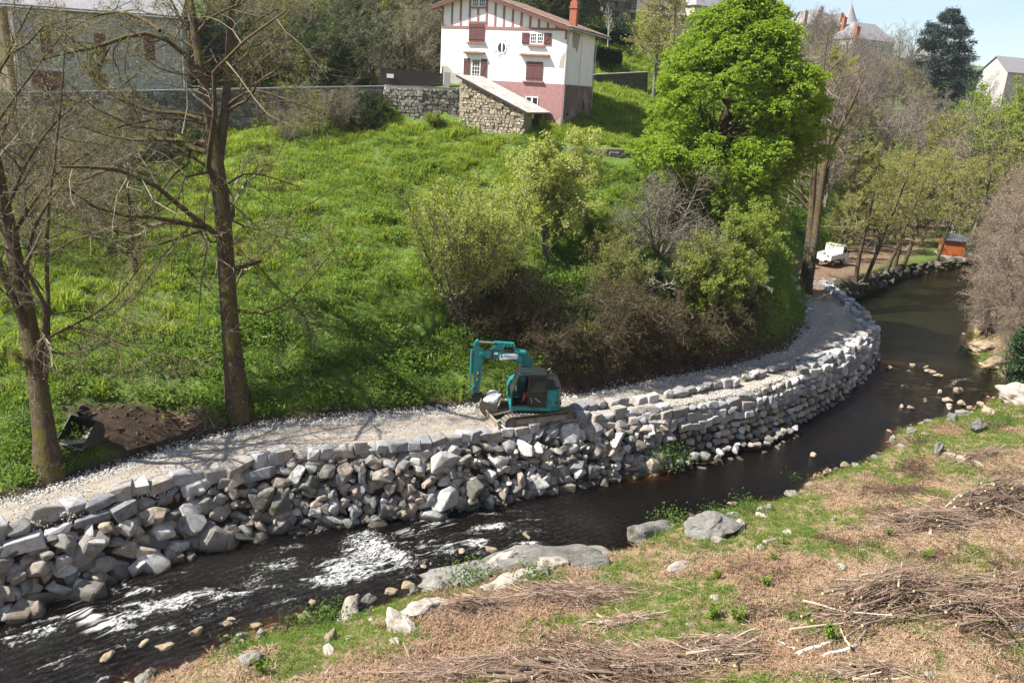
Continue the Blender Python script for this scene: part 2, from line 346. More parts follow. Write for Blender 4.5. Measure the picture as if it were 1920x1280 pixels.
def height(P, full=False):
    P = np.asarray(P, float).reshape(-1, 2)
    sN, _ = sdist(P, N_LINE); sW, _ = sdist(P, W_LINE); sF, _ = sdist(P, F_LINE); sG, _ = sdist(P, G_LINE)
    r = rough(P); wzv = water_z(P); tz = track_z(P)
    h = np.empty(len(P)); zone = np.zeros(len(P))
    hill = sF > 0; L = low_f(P); U = up_f(P)
    wgt = 1 - sm(P[:, 0], 11, 24)
    hl = np.where(sG > 0, L + (U - L) * wgt * sm(sG, 0.0, 0.35), L)
    h = np.where(hill, tz + (hl - tz) * sm(sF, 0, 1.6) + r * sm(sF, 0, 3) * np.where(sG > 0, 0.4, 1), tz + r * 0.12)
    h = h + np.where(hill, 2.4 * sm(P[:, 0], -1, 4) * (1 - sm(P[:, 0], 19, 22)) * sm(sF, .3, 1.7) * (1 - sm(sF, 1.7, 9.5)), 0)
    Bw = 1.25 - .45 * sm(P[:, 0], 8, 13)
    d1 = np.maximum(-sW, 0); bed = wzv - 0.85 * (1 - np.exp(-np.minimum(np.maximum(sN, 0) / (1.6 + 1.8 * sm(-P[:, 0], -1, 6)), np.maximum(d1 - Bw, 0) / 1.6))) + r * 0.5 - 0.05
    face = tz + (bed - tz) * np.clip(d1 / Bw, 0, 1)
    ch = (sW <= 0)
    h = np.where(ch, np.where(sN > 0, face, 0), h)
    nb = ch & (sN <= 0)
    nr = near_f(P); nz = wzv - 0.1 + (nr - wzv + 0.1) * sm(-sN, 0, 1.2) + r * 0.9 * sm(-sN, 0, 1.0)
    h = np.where(nb, nz, h)
    if full: return h, sN, sW, sF, sG
    return h
def gz(x, y): return float(height(np.array([[x, y]]))[0])
def ground_at(x, y, d0=15, d1=320):
    """where the sight line of a photo pixel first meets the ground"""
    D = np.arange(d0, d1, 0.25); P = np.array([wd(x, y, d) for d in D]); g = height(P[:, :2]) - P[:, 2]
    i = np.argmax(g > 0)
    if g[i] <= 0: i = len(D) - 1
    if i > 0:
        t = g[i - 1] / (g[i - 1] - g[i]); return P[i - 1] + (P[i] - P[i - 1]) * t
    return P[0]
def axis(lo, a, b, hi, st, growth=1.12):
    mid = list(np.arange(a, b + 1e-6, st)); s = st; v = b; R_ = []
    while v < hi: s *= growth; v += s; R_.append(v)
    s = st; v = a; L_ = []
    while v > lo: s *= growth; v -= s; L_.append(v)
    return np.array(L_[::-1] + mid + R_)
gx = axis(-900, -34, 46, 1100, 0.36); gy = axis(-140, 14, 84, 1200, 0.36)
X, Y = np.meshgrid(gx, gy); GP = np.column_stack((X.ravel(), Y.ravel()))
GH, gN, gW, gF, gG = height(GP, True)
nx, ny = len(gx), len(gy)
_i = np.arange(nx - 1)[None, :] + np.arange(ny - 1)[:, None] * nx
GQ = np.stack((_i, _i + 1, _i + nx + 1, _i + nx), -1).reshape(-1, 4)
# what covers the ground: 4 weights (gravel, mud, litter, bed)
road = arr([(26.8, 70), (28.5, 77), (31.5, 83.5), (35.4, 90), (40.5, 96), (47.5, 105), (56, 118.5), (61, 127), (70, 138.5), (79, 148.5), (92, 166)])
def cover(P, sN, sW, sF):
    on = (sW > 0) & (sF <= 0.2)
    dR = np.abs(sdist(P, road)[0])
    track = on * (1 - sm(P[:, 1], 66, 73)) * sm(-sF, -0.4, 0.15)
    dirt = np.maximum(on * sm(P[:, 1], 66, 72) * (1 - sm(dR, 3.0, 6.5)), (1 - sm(dR, 1.6, 2.6)) * sm(P[:, 1], 64, 70))
    lit = ((sW <= 0) & (sN <= 0)).astype(float); bed = ((sW <= -1.2) & (sN > 0)).astype(float)
    return np.column_stack((track, dirt, lit, bed))
cov = cover(GP, gN, gW, gF)
# rusty/bank shade: earth shows on the steep cut behind the digger
def earth(P, sF, sW=None):
    e = np.maximum(earth0(P, sF) * 1.0, (1 - sm(sF, .5, 1.2)) * (sF > 0) * (P[:, 1] < 66)); e = np.maximum(e, (1 - sm(np.hypot((P[:, 0] + 15.7) / 4.5, (P[:, 1] - 32.9) / 1.8), .7, 1.1)) * (sF > 0))
    return e if sW is None else np.where((sW <= 0.05) & (sW > -1.3), 1, e)
def earth0(P, sF): return ((sF > 0) & (sF < 7)) * sm(P[:, 0], -3, 3) * (1 - sm(P[:, 0], 15.5, 19)) * (1 - sm(sF, 3.5, 6))
def rut_of(P, sW, sF):
    u = np.clip(sW / np.maximum(sW - sF, .1), -1, 2) + .04 * np.sin(P[:, 0] * .8) ; return (np.exp(-((u - .36) / .075) ** 2) + np.exp(-((u - .70) / .075) ** 2)) * (sW > 0) * (sF < .2)
def mat_ground():
    m, nt, b = _mat('ground'); g = nt.nodes.new('ShaderNodeNewGeometry').outputs['Position']
    c4 = attr(nt, 'cover'); sp = nt.nodes.new('ShaderNodeSeparateColor'); nt.links.new(c4.outputs['Color'], sp.inputs[0])
    n1 = noise(nt, 0.5, 6, .65, g); n2 = noise(nt, 7, 6, .7, g); n3 = noise(nt, 1.6, 5, .7, g)
    grass = ramp(nt, n2, [(0.25, (0.055, 0.085, 0.018)), (0.55, (0.10, 0.155, 0.028)), (0.8, (0.15, 0.19, 0.045))])
    gravel = mix(nt, n1, ramp(nt, n2, [(.3, (.20, .195, .185)), (.7, (.35, .335, .31))]), (.40, .34, .265))
    rut = math_(nt, 'MULTIPLY', attr(nt, 'rut').outputs['Fac'], ramp(nt, noise(nt, .9, 5, .7, g), [(.35, (.2, .2, .2)), (.6, (.95, .95, .95))])); gravel = mix(nt, rut, gravel, ramp(nt, n2, [(.3, (.19, .145, .10)), (.7, (.31, .245, .175))]))
    mud = ramp(nt, noise(nt, 2.4, 7, .7, g), [(.3, (.055, .035, .022)), (.5, (.16, .105, .065)), (.75, (.33, .24, .16))])
    lit = ramp(nt, n2, [(.2, (.12, .065, .04)), (.5, (.27, .185, .115)), (.8, (.40, .285, .185))])
    gr2 = ramp(nt, n2, [(.3, (.05, .08, .015)), (.7, (.11, .17, .035))])
    lit = mix(nt, ramp(nt, noise(nt, .55, 5, .65, g), [(.52, (0, 0, 0)), (.64, (1, 1, 1))]), lit, gr2)
    bed = ramp(nt, noise(nt, 2.5, 6, .7, g), [(.3, (.035, .022, .012)), (.55, (.12, .075, .035)), (.8, (.26, .18, .09))])
    e = attr(nt, 'earth').outputs['Fac']
    c = mix(nt, e, grass, ramp(nt, n3, [(.35, (.022, .016, .011)), (.65, (.068, .046, .03))]))
    c = mix(nt, sp.outputs[0], c, gravel); c = mix(nt, sp.outputs[1], c, mud); c = mix(nt, sp.outputs[2], c, lit); c = mix(nt, c4.outputs['Alpha'], c, bed)
    nt.links.new(c, b.inputs['Base Color']); b.inputs['Roughness'].default_value = .95; b.inputs['Specular IOR Level'].default_value = .15
    bump(nt, b, math_(nt, 'ADD', n2, noise(nt, 30, 4, .7, g)), .7, .08)
    return m
ground = link('ground', mk_mesh('ground', np.column_stack((GP, GH)), quads=GQ, smooth=True, mat=mat_ground(),
              attrs={'cover': ('POINT', 'FLOAT_COLOR', cov), 'earth': ('POINT', 'FLOAT', earth(GP, gF, gW)), 'rut': ('POINT', 'FLOAT', rut_of(GP, gW, gF))}), kind='structure')
# ================================================================ RIVER
def fine_grid(x0, x1, y0, y1, st, keep):
    xs = np.arange(x0, x1, st); ys = np.arange(y0, y1, st); A, B = np.meshgrid(xs, ys); P = np.column_stack((A.ravel(), B.ravel()))
    n = len(xs); i = (np.arange(n - 1)[None] + np.arange(len(ys) - 1)[:, None] * n).ravel(); Q = np.stack((i, i + 1, i + n + 1, i + n), -1)
    k = keep(P); Q = Q[k[Q].any(1)]; u, inv = np.unique(Q, return_inverse=True)
    return P[u], inv.reshape(-1, 4)
def in_river(P):
    sN, _ = sdist(P, N_LINE); sW, _ = sdist(P, W_LINE); return (sN > -1.2) & (sW < 0.6)
WP, WQ = fine_grid(-30, 12.01, 10, 40, 0.12, in_river)
WP2, WQ2 = fine_grid(12, 130, 30, 150, 0.4, in_river)
def rapids():
    """foam streaks: (pixel x, y, length, width, strength)"""
    out = []
    for x, y, l, wd_, s in [(330, 1135, 2.2, .45, 1.1), (390, 1120, 1.6, .35, .9), (705, 1030, 1.9, .7, 1.3), (690, 1005, 1.4, .45, .9), (668, 1080, 1.3, .5, 1.2), (640, 1085, .9, .4, .8), (740, 1050, 1.6, .5, .9), (840, 985, 1.8, .35, .9), (800, 978, .8, .35, .8), (905, 1025, .9, .35, .8),
                           (930, 990, 1.6, .3, .8), (850, 1035, 1.0, .3, .8), (760, 1000, 1.6, .4, .5), (540, 1065, 1.6, .35, .8), (560, 1030, 1.4, .3, .6), (170, 1160, .45, .7, .8), (100, 1190, 1.0, .3, .7), (230, 1105, 1.6, .3, .6), (260, 1140, 1.3, .3, .45), (480, 1100, 1.4, .3, .5),
                           (230, 1200, 1.4, .3, .4), (320, 1180, 1.5, .4, .4), (600, 1000, 1.2, .25, .6), (700, 975, 1.3, .25, .4), (1000, 1000, 1.8, .2, .5), (1100, 985, 1.6, .15, .35), (400, 1160, 1.2, .3, .45), (150, 1230, 1.2, .3, .3), (60, 1160, 1.2, .3, .3), (620, 1060, 1.0, .3, .5), (450, 1140, 1., .3, .5), (790, 1060, 1.2, .4, .6)]:
        out.append((wz(x, y, -.1)[:2], l, wd_, s))
    for x, y, l, wd_, s in [(1800, 716, 3.0, .22, 1.0), (1730, 690, 1.6, .3, .6), (1700, 724, 1.1, .25, .9), (1760, 745, 1.2, .2, .4), (1690, 765, 1.0, .25, .6), (1840, 718, 2.0, .2, .5), (1740, 705, 1.2, .2, .5), (1515, 828, 1.2, .15, .5), (1700, 700, 1.0, .2, .4)]:
        out.append((wz(x, y, .3)[:2], l, wd_, s))
    g = np.random.default_rng(77)
    for _ in range(95):
        x = g.uniform(0, 1020); y = np.interp(x, [0, 250, 450, 650, 850, 1020], [1190, 1160, 1105, 1060, 1015, 985]) + g.normal(0, 42) * (1.25 if x < 600 else .6)
        out.append((wz(x, y, .1)[:2], g.uniform(.5, 1.7), g.uniform(.05, .14), g.uniform(.45, .85)))
    for _ in range(22): out.append((wz(g.uniform(1630, 1860), g.uniform(682, 775), .3)[:2], g.uniform(.5, 1.4), g.uniform(.06, .12), g.uniform(.4, .7)))
    return out
RAP = rapids()
def flow_dir(P):
    """unit flow direction = tangent of the near bank, pointing downstream"""
    best = np.full(len(P), 1e18); T = np.zeros((len(P), 2))
    for a, b in zip(N_LINE[:-1], N_LINE[1:]):
        d = b - a; l = np.linalg.norm(d); t = np.clip(((P - a) @ d) / (l * l), 0, 1); q = P - (a + t[:, None] * d); dd = (q * q).sum(1); m = dd < best
        best[m] = dd[m]; T[m] = -d / l
    return T
def foam_field(P):
    f = np.zeros(len(P)); hump = np.zeros(len(P))
    for c, l, wd_, s in RAP:
        t = flow_dir(c[None])[0]; n = np.array((-t[1], t[0])); d = P - c; u = d @ t; v = d @ n + 0.15 * np.sin(u * 2.5)
        up_ = np.where(u < 0, u / (0.28 * l), u / l)                # sharp upstream edge, long tail downstream
        g = s * np.exp(-up_ ** 2 - (v / wd_) ** 2); f += g; hump += 0.09 * s * np.exp(-((u + .25 * l) / (.35 * l)) ** 2 - (v / (wd_ * 1.2)) ** 2)
    return f, hump
def water_mesh(P, Q):
    f, hump = foam_field(P); z = water_z(P); rap = np.maximum(1 - sm(P[:, 0], 2, 9), .9 * np.exp(-(((P[:, 0] - 31) / 5.5) ** 2 + ((P[:, 1] - 54) / 5) ** 2)))
    k2 = [(np.random.default_rng(i).normal(0, 1, 2) * s, a) for i, (s, a) in enumerate([(1.2, .035), (1.6, .03), (2.2, .03), (3.0, .022), (4.0, .018), (5.2, .013), (7, .009), (8, .008)])]
    wv = sum(a * (1 - 2 * np.abs(np.sin(P @ k + i))) for i, (k, a) in enumerate(k2))
    z = z + hump + wv * (0.04 + 0.9 * rap * (P[:, 0] < 12))
    bedz = height(P); dep = np.clip(z - bedz, 0.0, 3); sN, par = sdist(P, N_LINE)
    return mk_mesh('river_water', np.column_stack((P, z)), quads=Q, smooth=True, attrs={'foam': ('POINT', 'FLOAT', f), 'depth': ('POINT', 'FLOAT', dep), 'rap': ('POINT', 'FLOAT', rap), 'flow': ('POINT', 'FLOAT_VECTOR', np.column_stack((par, sN, 0 * sN)))})
def mat_water():
    m, nt, b = _mat('river_water'); nt.nodes.remove(b); g = nt.nodes.new('ShaderNodeNewGeometry').outputs['Position']; out = nt.nodes['Material Output']
    mp = N(nt, 'ShaderNodeMapping'); mp.inputs['Rotation'].default_value = (0, 0, math.radians(-38)); mp.inputs['Scale'].default_value = (1.0, 2.6, 1.0); nt.links.new(g, mp.inputs[0]); fl = mp.outputs[0]; fvv = attr(nt, 'flow').outputs['Vector']; mq = N(nt, 'ShaderNodeMapping'); mq.inputs['Scale'].default_value = (1, 2.0, 1); nt.links.new(fvv, mq.inputs[0]); fl = mq.outputs[0]
    n1 = noise(nt, 1.3, 8, .66, fl, 1.8); n2 = noise(nt, 3.1, 7, .7, fl, 1.6)
    rap = attr(nt, 'rap').outputs['Fac']
    h = math_(nt, 'ADD', math_(nt, 'MULTIPLY', n1, math_(nt, 'MULTIPLY_ADD', rap, 1.2)), math_(nt, 'MULTIPLY', n2, .3)); h.node.inputs[0].links[0].from_node.inputs[1].links[0].from_node.inputs[2].default_value = .12
    bp = N(nt, 'ShaderNodeBump', Strength=.7, Distance=.25); nt.links.new(h, bp.inputs['Height'])
    dep = attr(nt, 'depth').outputs['Fac']
    tcol = ramp(nt, math_(nt, 'MULTIPLY', dep, 1.0), [(0.0, (.85, .72, .5)), (.18, (.36, .21, .085)), (.45, (.09, .042, .013)), (.9, (.016, .008, .003))])
    tr = nt.nodes.new('ShaderNodeBsdfTransparent'); nt.links.new(tcol, tr.inputs[0])
    df = N(nt, 'ShaderNodeBsdfDiffuse'); sy = nt.nodes.new('ShaderNodeSeparateXYZ'); nt.links.new(g, sy.inputs[0]); nt.links.new(ramp(nt, math_(nt, 'MULTIPLY', sy.outputs[1], .01), [(.50, (.009, .006, .0035)), (.68, (.017, .018, .007))]), df.inputs[0])
    ad = N(nt, 'ShaderNodeMixShader'); nt.links.new(math_(nt, 'MULTIPLY', dep, .8, True), ad.inputs[0]); nt.links.new(tr.outputs[0], ad.inputs[1]); nt.links.new(df.outputs[0], ad.inputs[2])
    gl = N(nt, 'ShaderNodeBsdfGlossy', Roughness=.06); nt.links.new(bp.outputs[0], gl.inputs['Normal'])
    fr = N(nt, 'ShaderNodeFresnel', IOR=1.33); nt.links.new(bp.outputs[0], fr.inputs['Normal'])
    mx = nt.nodes.new('ShaderNodeMixShader'); nt.links.new(fr.outputs[0], mx.inputs[0]); nt.links.new(ad.outputs[0], mx.inputs[1]); nt.links.new(gl.outputs[0], mx.inputs[2])
    fo = math_(nt, 'MINIMUM', attr(nt, 'foam').outputs['Fac'], .95)
    fv = attr(nt, 'flow').outputs['Vector']
    def fscale(a, b): m_ = N(nt, 'ShaderNodeMapping'); m_.inputs['Scale'].default_value = (a, b, 1); nt.links.new(fv, m_.inputs[0]); return m_.outputs[0]
    def mad(x, k, c): q = math_(nt, 'MULTIPLY_ADD', x, k); q.node.inputs[2].default_value = c; return q
    rid = math_(nt, 'SUBTRACT', 1.0, math_(nt, 'ABSOLUTE', mad(noise(nt, 1.0, 6, .6, fscale(1.1, 2.6), 2.0), 3.6, -1.8)), True)
    rid = math_(nt, 'MULTIPLY', rid, math_(nt, 'MULTIPLY', rid, rid)); fin = mad(noise(nt, 1.0, 9, .72, fscale(4.5, 8.5), 1.0), 3.2, -1.1)
    pat = math_(nt, 'ADD', math_(nt, 'MULTIPLY', rid, .42), math_(nt, 'MULTIPLY', fin, .58))
    T = math_(nt, 'ADD', mad(fo, -.58, .89), mad(rap, -.28, .28))
    fm = math_(nt, 'MULTIPLY', math_(nt, 'SUBTRACT', pat, T), 2.0, True); fm = math_(nt, 'MULTIPLY', fm, .85)
    fd = N(nt, 'ShaderNodeBsdfDiffuse'); fd.inputs[0].default_value = (.72, .72, .69, 1); nt.links.new(bp.outputs[0], fd.inputs['Normal'])
    m2 = nt.nodes.new('ShaderNodeMixShader'); nt.links.new(fm, m2.inputs[0]); nt.links.new(mx.outputs[0], m2.inputs[1]); nt.links.new(fd.outputs[0], m2.inputs[2])
    nt.links.new(m2.outputs[0], out.inputs[0]); return m
M_WATER = mat_water()
for P_, Q_ in ((WP, WQ), (WP2, WQ2)):
    me = water_mesh(P_, Q_); me.materials.append(M_WATER); link('river', me, kind='structure')
# ================================================================ STONE
def hull_rock(seed, n=18, box=0.6, dims=(1, 1, 1), jit=0.12, bev=0.0):
    """angular quarried stone: convex hull of jittered points, unit size"""
    r = np.random.default_rng(seed); p = r.normal(0, 1, (n, 3)); p /= np.linalg.norm(p, axis=1, keepdims=True)
    q = p / np.abs(p).max(1, keepdims=True); p = p * (1 - box) + q * box; p *= 0.5 * (1 + r.normal(0, jit, (n, 1))) * np.array(dims)
    if box > .55:
        c = np.array([(x, y, z) for x in (-.46, .46) for y in (-.46, .46) for z in (-.46, .46)]) * np.array(dims); p = np.vstack((p, c + r.normal(0, .085, c.shape)))
    bm = bmesh.new(); [bm.verts.new(v) for v in p]; bm.verts.ensure_lookup_table()
    res = bmesh.ops.convex_hull(bm, input=bm.verts[:])
    bmesh.ops.delete(bm, geom=[v for v in bm.verts if not v.link_faces], context='VERTS')
    bmesh.ops.dissolve_limit(bm, angle_limit=0.12, verts=bm.verts[:], edges=bm.edges[:])
    if bev: bmesh.ops.bevel(bm, geom=bm.edges[:], offset=bev, segments=1, affect='EDGES', profile=.6, clamp_overlap=True)
    bmesh.ops.triangulate(bm, faces=bm.faces[:])
    if bev:
        for f_ in bm.faces: f_.smooth = False
    me = bpy.data.meshes.new('stone'); bm.to_mesh(me); bm.free(); return me
def mat_stone(name, cols, moss=0.25, dust=0.5, nscale=4.0, wet=False):
    m, nt, b = _mat(name)
    a = attr(nt, 'rnd').outputs['Fac']; oi = nt.nodes.new('ShaderNodeObjectInfo')
    f = math_(nt, 'FRACT', math_(nt, 'ADD', a, oi.outputs['Random'])); k = len(cols)
    c = ramp(nt, f, [(i / k, cc) for i, cc in enumerate(cols)]); c.node.color_ramp.interpolation = 'CONSTANT'
    n1 = noise(nt, nscale, 8, .7); n2 = noise(nt, nscale * 5, 6, .7); n3 = noise(nt, 1.3, 5, .7)
    c = mix(nt, 1.0, c, ramp(nt, n1, [(.25, (.48, .46, .44)), (.5, (1, 1, 1)), (.75, (1.3, 1.28, 1.22))]), 'MULTIPLY')
    c = mix(nt, ramp(nt, n2, [(.58, (0, 0, 0)), (.72, (.55, .55, .55))]), c, (.55, .53, .50))
    if moss: c = mix(nt, ramp(nt, n3, [(.60 - .1 * moss, (0, 0, 0)), (.72 - .1 * moss, (moss, moss, moss))]), c, (.055, .058, .022))
    if wet:      # damp, algae-dark band just above the water
        sp = nt.nodes.new('ShaderNodeSeparateXYZ'); gg = nt.nodes.new('ShaderNodeNewGeometry'); nt.links.new(gg.outputs['Position'], sp.inputs[0])
        c = mix(nt, ramp(nt, math_(nt, 'ADD', sp.outputs[2], math_(nt, 'MULTIPLY', n3, .6)), [(.45, (.8, .8, .8)), (.85, (0, 0, 0))]), c, (.045, .040, .028))
    nt.links.new(c, b.inputs['Base Color']); b.inputs['Roughness'].default_value = .9; b.inputs['Specular IOR Level'].default_value = .2
    bump(nt, b, math_(nt, 'ADD', n1, math_(nt, 'MULTIPLY', n2, .5)), .75, .06); return m
M_BLOCK = mat_stone('pale_quarried_stone', [(.30, .295, .29), (.22, .22, .222), (.36, .355, .345), (.18, .182, .19), (.28, .255, .225), (.40, .39, .38), (.20, .19, .175)], .2)
M_BOULD = mat_stone('river_boulder', [(.20, .185, .165), (.27, .235, .20), (.15, .145, .135), (.24, .205, .165), (.33, .32, .31), (.18, .165, .145), (.11, .105, .09), (.30, .245, .20), (.22, .22, .22), (.40, .385, .37), (.34, .28, .22)], .6, wet=True)
def joined(name, items, mat, parent, protos):
    """rest of the stones: real geometry in one part"""
    Vs, Ts, rn = [], [], []; n = 0
    cache = []
    for me in protos:
        v = np.empty(len(me.vertices) * 3, np.float32); me.vertices.foreach_get('co', v); t = np.empty(len(me.polygons) * 3, np.int32); me.polygons.foreach_get('vertices', t)
        cache.append((v.reshape(-1, 3), t.reshape(-1, 3)))
    for (k, loc, rot, scl) in items:
        v, t = cache[k % len(cache)]; M = np.array(Euler(rot).to_matrix()); Vs.append((v * np.array(scl)) @ M.T + np.array(loc)); Ts.append(t + n); n += len(v); rn += [random.random()] * len(t)
    return link(name, mk_mesh(name, np.vstack(Vs), tris=np.vstack(Ts), mat=mat, attrs={'rnd': ('FACE', 'FLOAT', np.array(rn))}), parent, kind='stuff')
def lay(items, name, mat, parent, protos, limit=298):
    for me in protos:
        if not me.materials: me.materials.append(mat)
    key = [-(abs(np.prod(it[3])) ** (1 / 3.)) / max(5, pix(np.array(it[1]) + np.array(parent.location))[2]) * (1 if -40 < pix(np.array(it[1]) + np.array(parent.location))[0] < 1960 else .01) for it in items]
    order = np.argsort(key)
    for i in order[:limit]:
        k, loc, rot, scl = items[i]; link(name, protos[k % len(protos)], parent, loc=loc, rot=rot, scl=scl)
    rest = [items[i] for i in order[limit:]]
    if rest: joined('small_' + name + 's', rest, mat, parent, protos)
BLK = [hull_rock(100 + i, 16, .62, (1.04, 1, 1), .10, .035) for i in range(11)] + [hull_rock(150 + i, 20, .45, (1.08, 1, 1), .12, .045) for i in range(7)]
BLD = [hull_rock(200 + i, 17, .35, (1, .9, .85), .13, .045) for i in range(14)]
WR, WS = resample(W_LINE, 0.25)
WT = np.gradient(WR, axis=0); WT /= np.linalg.norm(WT, axis=1, keepdims=True); WNo = np.column_stack((WT[:, 1], -WT[:, 0]))   # outwards, to the river
wpx = np.array([pix((p[0], p[1], 3.0))[0] if pix((p[0], p[1], 3.0))[2] > 3 else -1e4 for p in WR])
i_start = np.argmax(wpx > -420); i_end = np.argmin(np.hypot(WR[:, 0] - 30.4, WR[:, 1] - 75))
s_of = lambda px: WS[np.argmax(wpx > px)]
sA, sB, sC, sD = WS[i_start], s_of(520), s_of(1230), WS[i_end]
def at_s(s, arr_): return np.array([np.interp(s, WS, arr_[:, 0]), np.interp(s, WS, arr_[:, 1])])
rs = random.Random(5)
blocks, boulders = [], []
def course(s0, s1, z, out, wr, hr, dr, jit, lst, protos, dz=0.08, tilt=.11, skip=0.0, inset=0.0):
    s = s0
    while s < s1:
        wdt = rs.uniform(*wr); h = rs.uniform(*hr); d = rs.uniform(*dr); sc = s + wdt / 2
        if rs.random() >= skip:
            p = at_s(sc, WR); n_ = at_s(sc, WNo); t = at_s(sc, WT); yaw = math.atan2(t[1], t[0])
            tzv = track_z(np.array([p]))[0] - 3.0
            q = p + n_ * (out + rs.gauss(0, jit) - d * .4 - inset)
            lst.append((rs.randrange(len(protos)), (q[0], q[1], z + tzv + rs.gauss(0, dz)), (rs.gauss(0, tilt), rs.gauss(0, tilt), yaw + rs.gauss(0, .17)), (wdt * 1.06, d * rs.uniform(.85, 1.15), h * rs.uniform(.92, 1.25))))
        s += wdt
def pile(s0, s1, ztop, zbot, o0, o1, size, lst, rows, seed):
    for j in range(rows):
        v = (j + .5) / rows; s = s0 + rs.random() * .5
        while s < s1:
            a = rs.uniform(*size) * (1 + (.55 if rs.random() < .14 else 0)); sc = s + a / 2; p = at_s(sc, WR); n_ = at_s(sc, WNo)
            tzv = track_z(np.array([p]))[0] - 3.0
            vv = v + rs.gauss(0, .05); z = ztop + (zbot - ztop) * vv + tzv * (1 - vv); out = o0 + (o1 - o0) * vv ** 1.1 + rs.gauss(.05, .12)
            q = p + n_ * out
            lst.append((rs.randrange(len(BLD)), (q[0], q[1], z), (rs.uniform(0, 6.28), rs.uniform(-.5, .5), rs.uniform(0, 6.28)), (a * rs.uniform(1.0, 1.3), a * rs.uniform(.8, 1.1), a * rs.uniform(.65, .95))))
            s += a * .88
# left: two courses of big pale blocks over a loose foot
course(sA, sB, 3.0, .12, (.55, 1.45), (.42, .66), (.55, .9), .12, blocks, BLK, .09, .13, .03)
course(sA, sB, 2.48, .34, (.8, 1.6), (.48, .6), (.6, .8), .07, blocks, BLK, .05)
course(sA, s_of(260), 1.95, .55, (.7, 1.3), (.5, .6), (.6, .8), .12, boulders, BLD, .08, .2)
pile(sA, sB, 2.15, -.1, .5, 1.1, (.55, 1.15), boulders, 5, 1)
pile(sA, sB, 2.5, -.3, .2, .9, (.45, .75), boulders, 6, 6)
pile(sA, sB, .75, -.1, 1.0, 1.45, (.55, 1.0), boulders, 2, 8)
# middle: one course of blocks, everything below tipped loose
course(sB, sC, 3.02, .1, (.5, .85), (.38, .55), (.5, .7), .08, blocks, BLK, .05, .1)
course(sB + 5, sC, 2.64, .28, (.5, .95), (.38, .5), (.5, .7), .1, blocks, BLK, .06, .1, .25)
pile(sB, sC, 2.6, -.1, .3, 1.35, (.45, 1.0), boulders, 6, 2)
pile(sB, sC, 2.4, -.1, .5, 1.5, (.26, .5), boulders, 4, 3)
pile(sB, sC, 2.7, -.2, .1, 1.3, (.4, .7), boulders, 6, 7)
# right: coursed wall with a set-back parapet row
for j, z in enumerate((2.72, 2.3, 1.88, 1.46, 1.04, .62, .2, -.2)):
    course(sC - 2, sD, z, .32 + .12 * j, (.42, .85), (.38, .5), (.5, .7), .06, blocks if j < 3 else boulders, BLK if j < 3 else BLK, .04, .06)
course(sC - 6, s_of(1500), 3.22, -.95, (.5, .85), (.34, .46), (.45, .6), .06, blocks, BLK, .04, .08, .06)
course(s_of(1500), sD, 3.05, .05, (.45, .8), (.34, .44), (.45, .6), .08, blocks, BLK, .04, .1, .05)
course(s_of(1500), sD, 3.05, -.55, (.45, .8), (.3, .4), (.45, .6), .12, blocks, BLK, .05, .12, .15)
pile(sC, s_of(1450), .7, -.4, 1.3, 2.0, (.35, .7), boulders, 2, 4)
wall_t = thing('river_wall', 'long dry-laid wall of pale grey quarried blocks holding up the gravel track', 'stone wall', (0, 0, 0))
lay(blocks, 'stone', M_BLOCK, wall_t, BLK)
riprap_t = thing('riprap', 'loose brown and grey boulder riprap at the foot of the track wall by the water', 'riprap', (0, 0, 0))
BLK2 = [me.copy() for me in BLK]; [me.materials.clear() for me in BLK2]
protos2 = BLD + BLK2
# boulders laid in courses on the right use block shapes
boulders = [((k + len(BLD)) if False else k, l, r_, s_) for k, l, r_, s_ in boulders]
lay(boulders, 'boulder', M_BOULD, riprap_t, BLD)
# ---------------------------------------------------------------- gravel on the track
GRV = [hull_rock(300 + i, 9, .2, (1, .85, .7), .15) for i in range(6)]
M_GRAV = mat_stone('gravel', [(.46, .44, .42), (.36, .35, .34), (.56, .53, .49), (.30, .29, .28), (.50, .45, .38), (.42, .40, .38)], 0)
for me in GRV: me.materials.append(M_GRAV)
def rand_in(n, x0, x1, y0, y1): return np.column_stack((rng.uniform(x0, x1, n), rng.uniform(y0, y1, n)))
def gravel():
    P = rand_in(520000, -27, 33, 20, 78); sW, _ = sdist(P, W_LINE); sF, _ = sdist(P, F_LINE)
    wid = sW - sF; u = np.where(wid > 0, sW / np.maximum(wid, .1), 0)
    ok = (sW > -.3) & (sF < .55)
    edge = np.exp(-((1 - u) / .13) ** 2) + .75 * np.exp(-(u / .12) ** 2); big = np.clip(edge, 0, 1)
    rut = np.exp(-((u - .38) / .07) ** 2) + np.exp(-((u - .68) / .07) ** 2)
    n = np.sin(P[:, 0] * .9 + 1) * np.sin(P[:, 1] * 1.1) * .25
    prob = np.clip(.48 + .6 * edge - .40 * rut + n, .05, 1) * (1 - .55 * sm(P[:, 1], 50, 72))
    ok &= rng.random(len(P)) < prob; P = P[ok]; big = big[ok]
    z = height(P); s = rng.uniform(.05, .10, len(P)) * (1 + 1.1 * big * rng.random(len(P)))
    return scatter('gravel', GRV, np.column_stack((P, z + s * .15)), rng.uniform(0, 6.28, (len(P), 3)), s3(s), label='pale grey gravel spread over the track', category='gravel')
gravel()
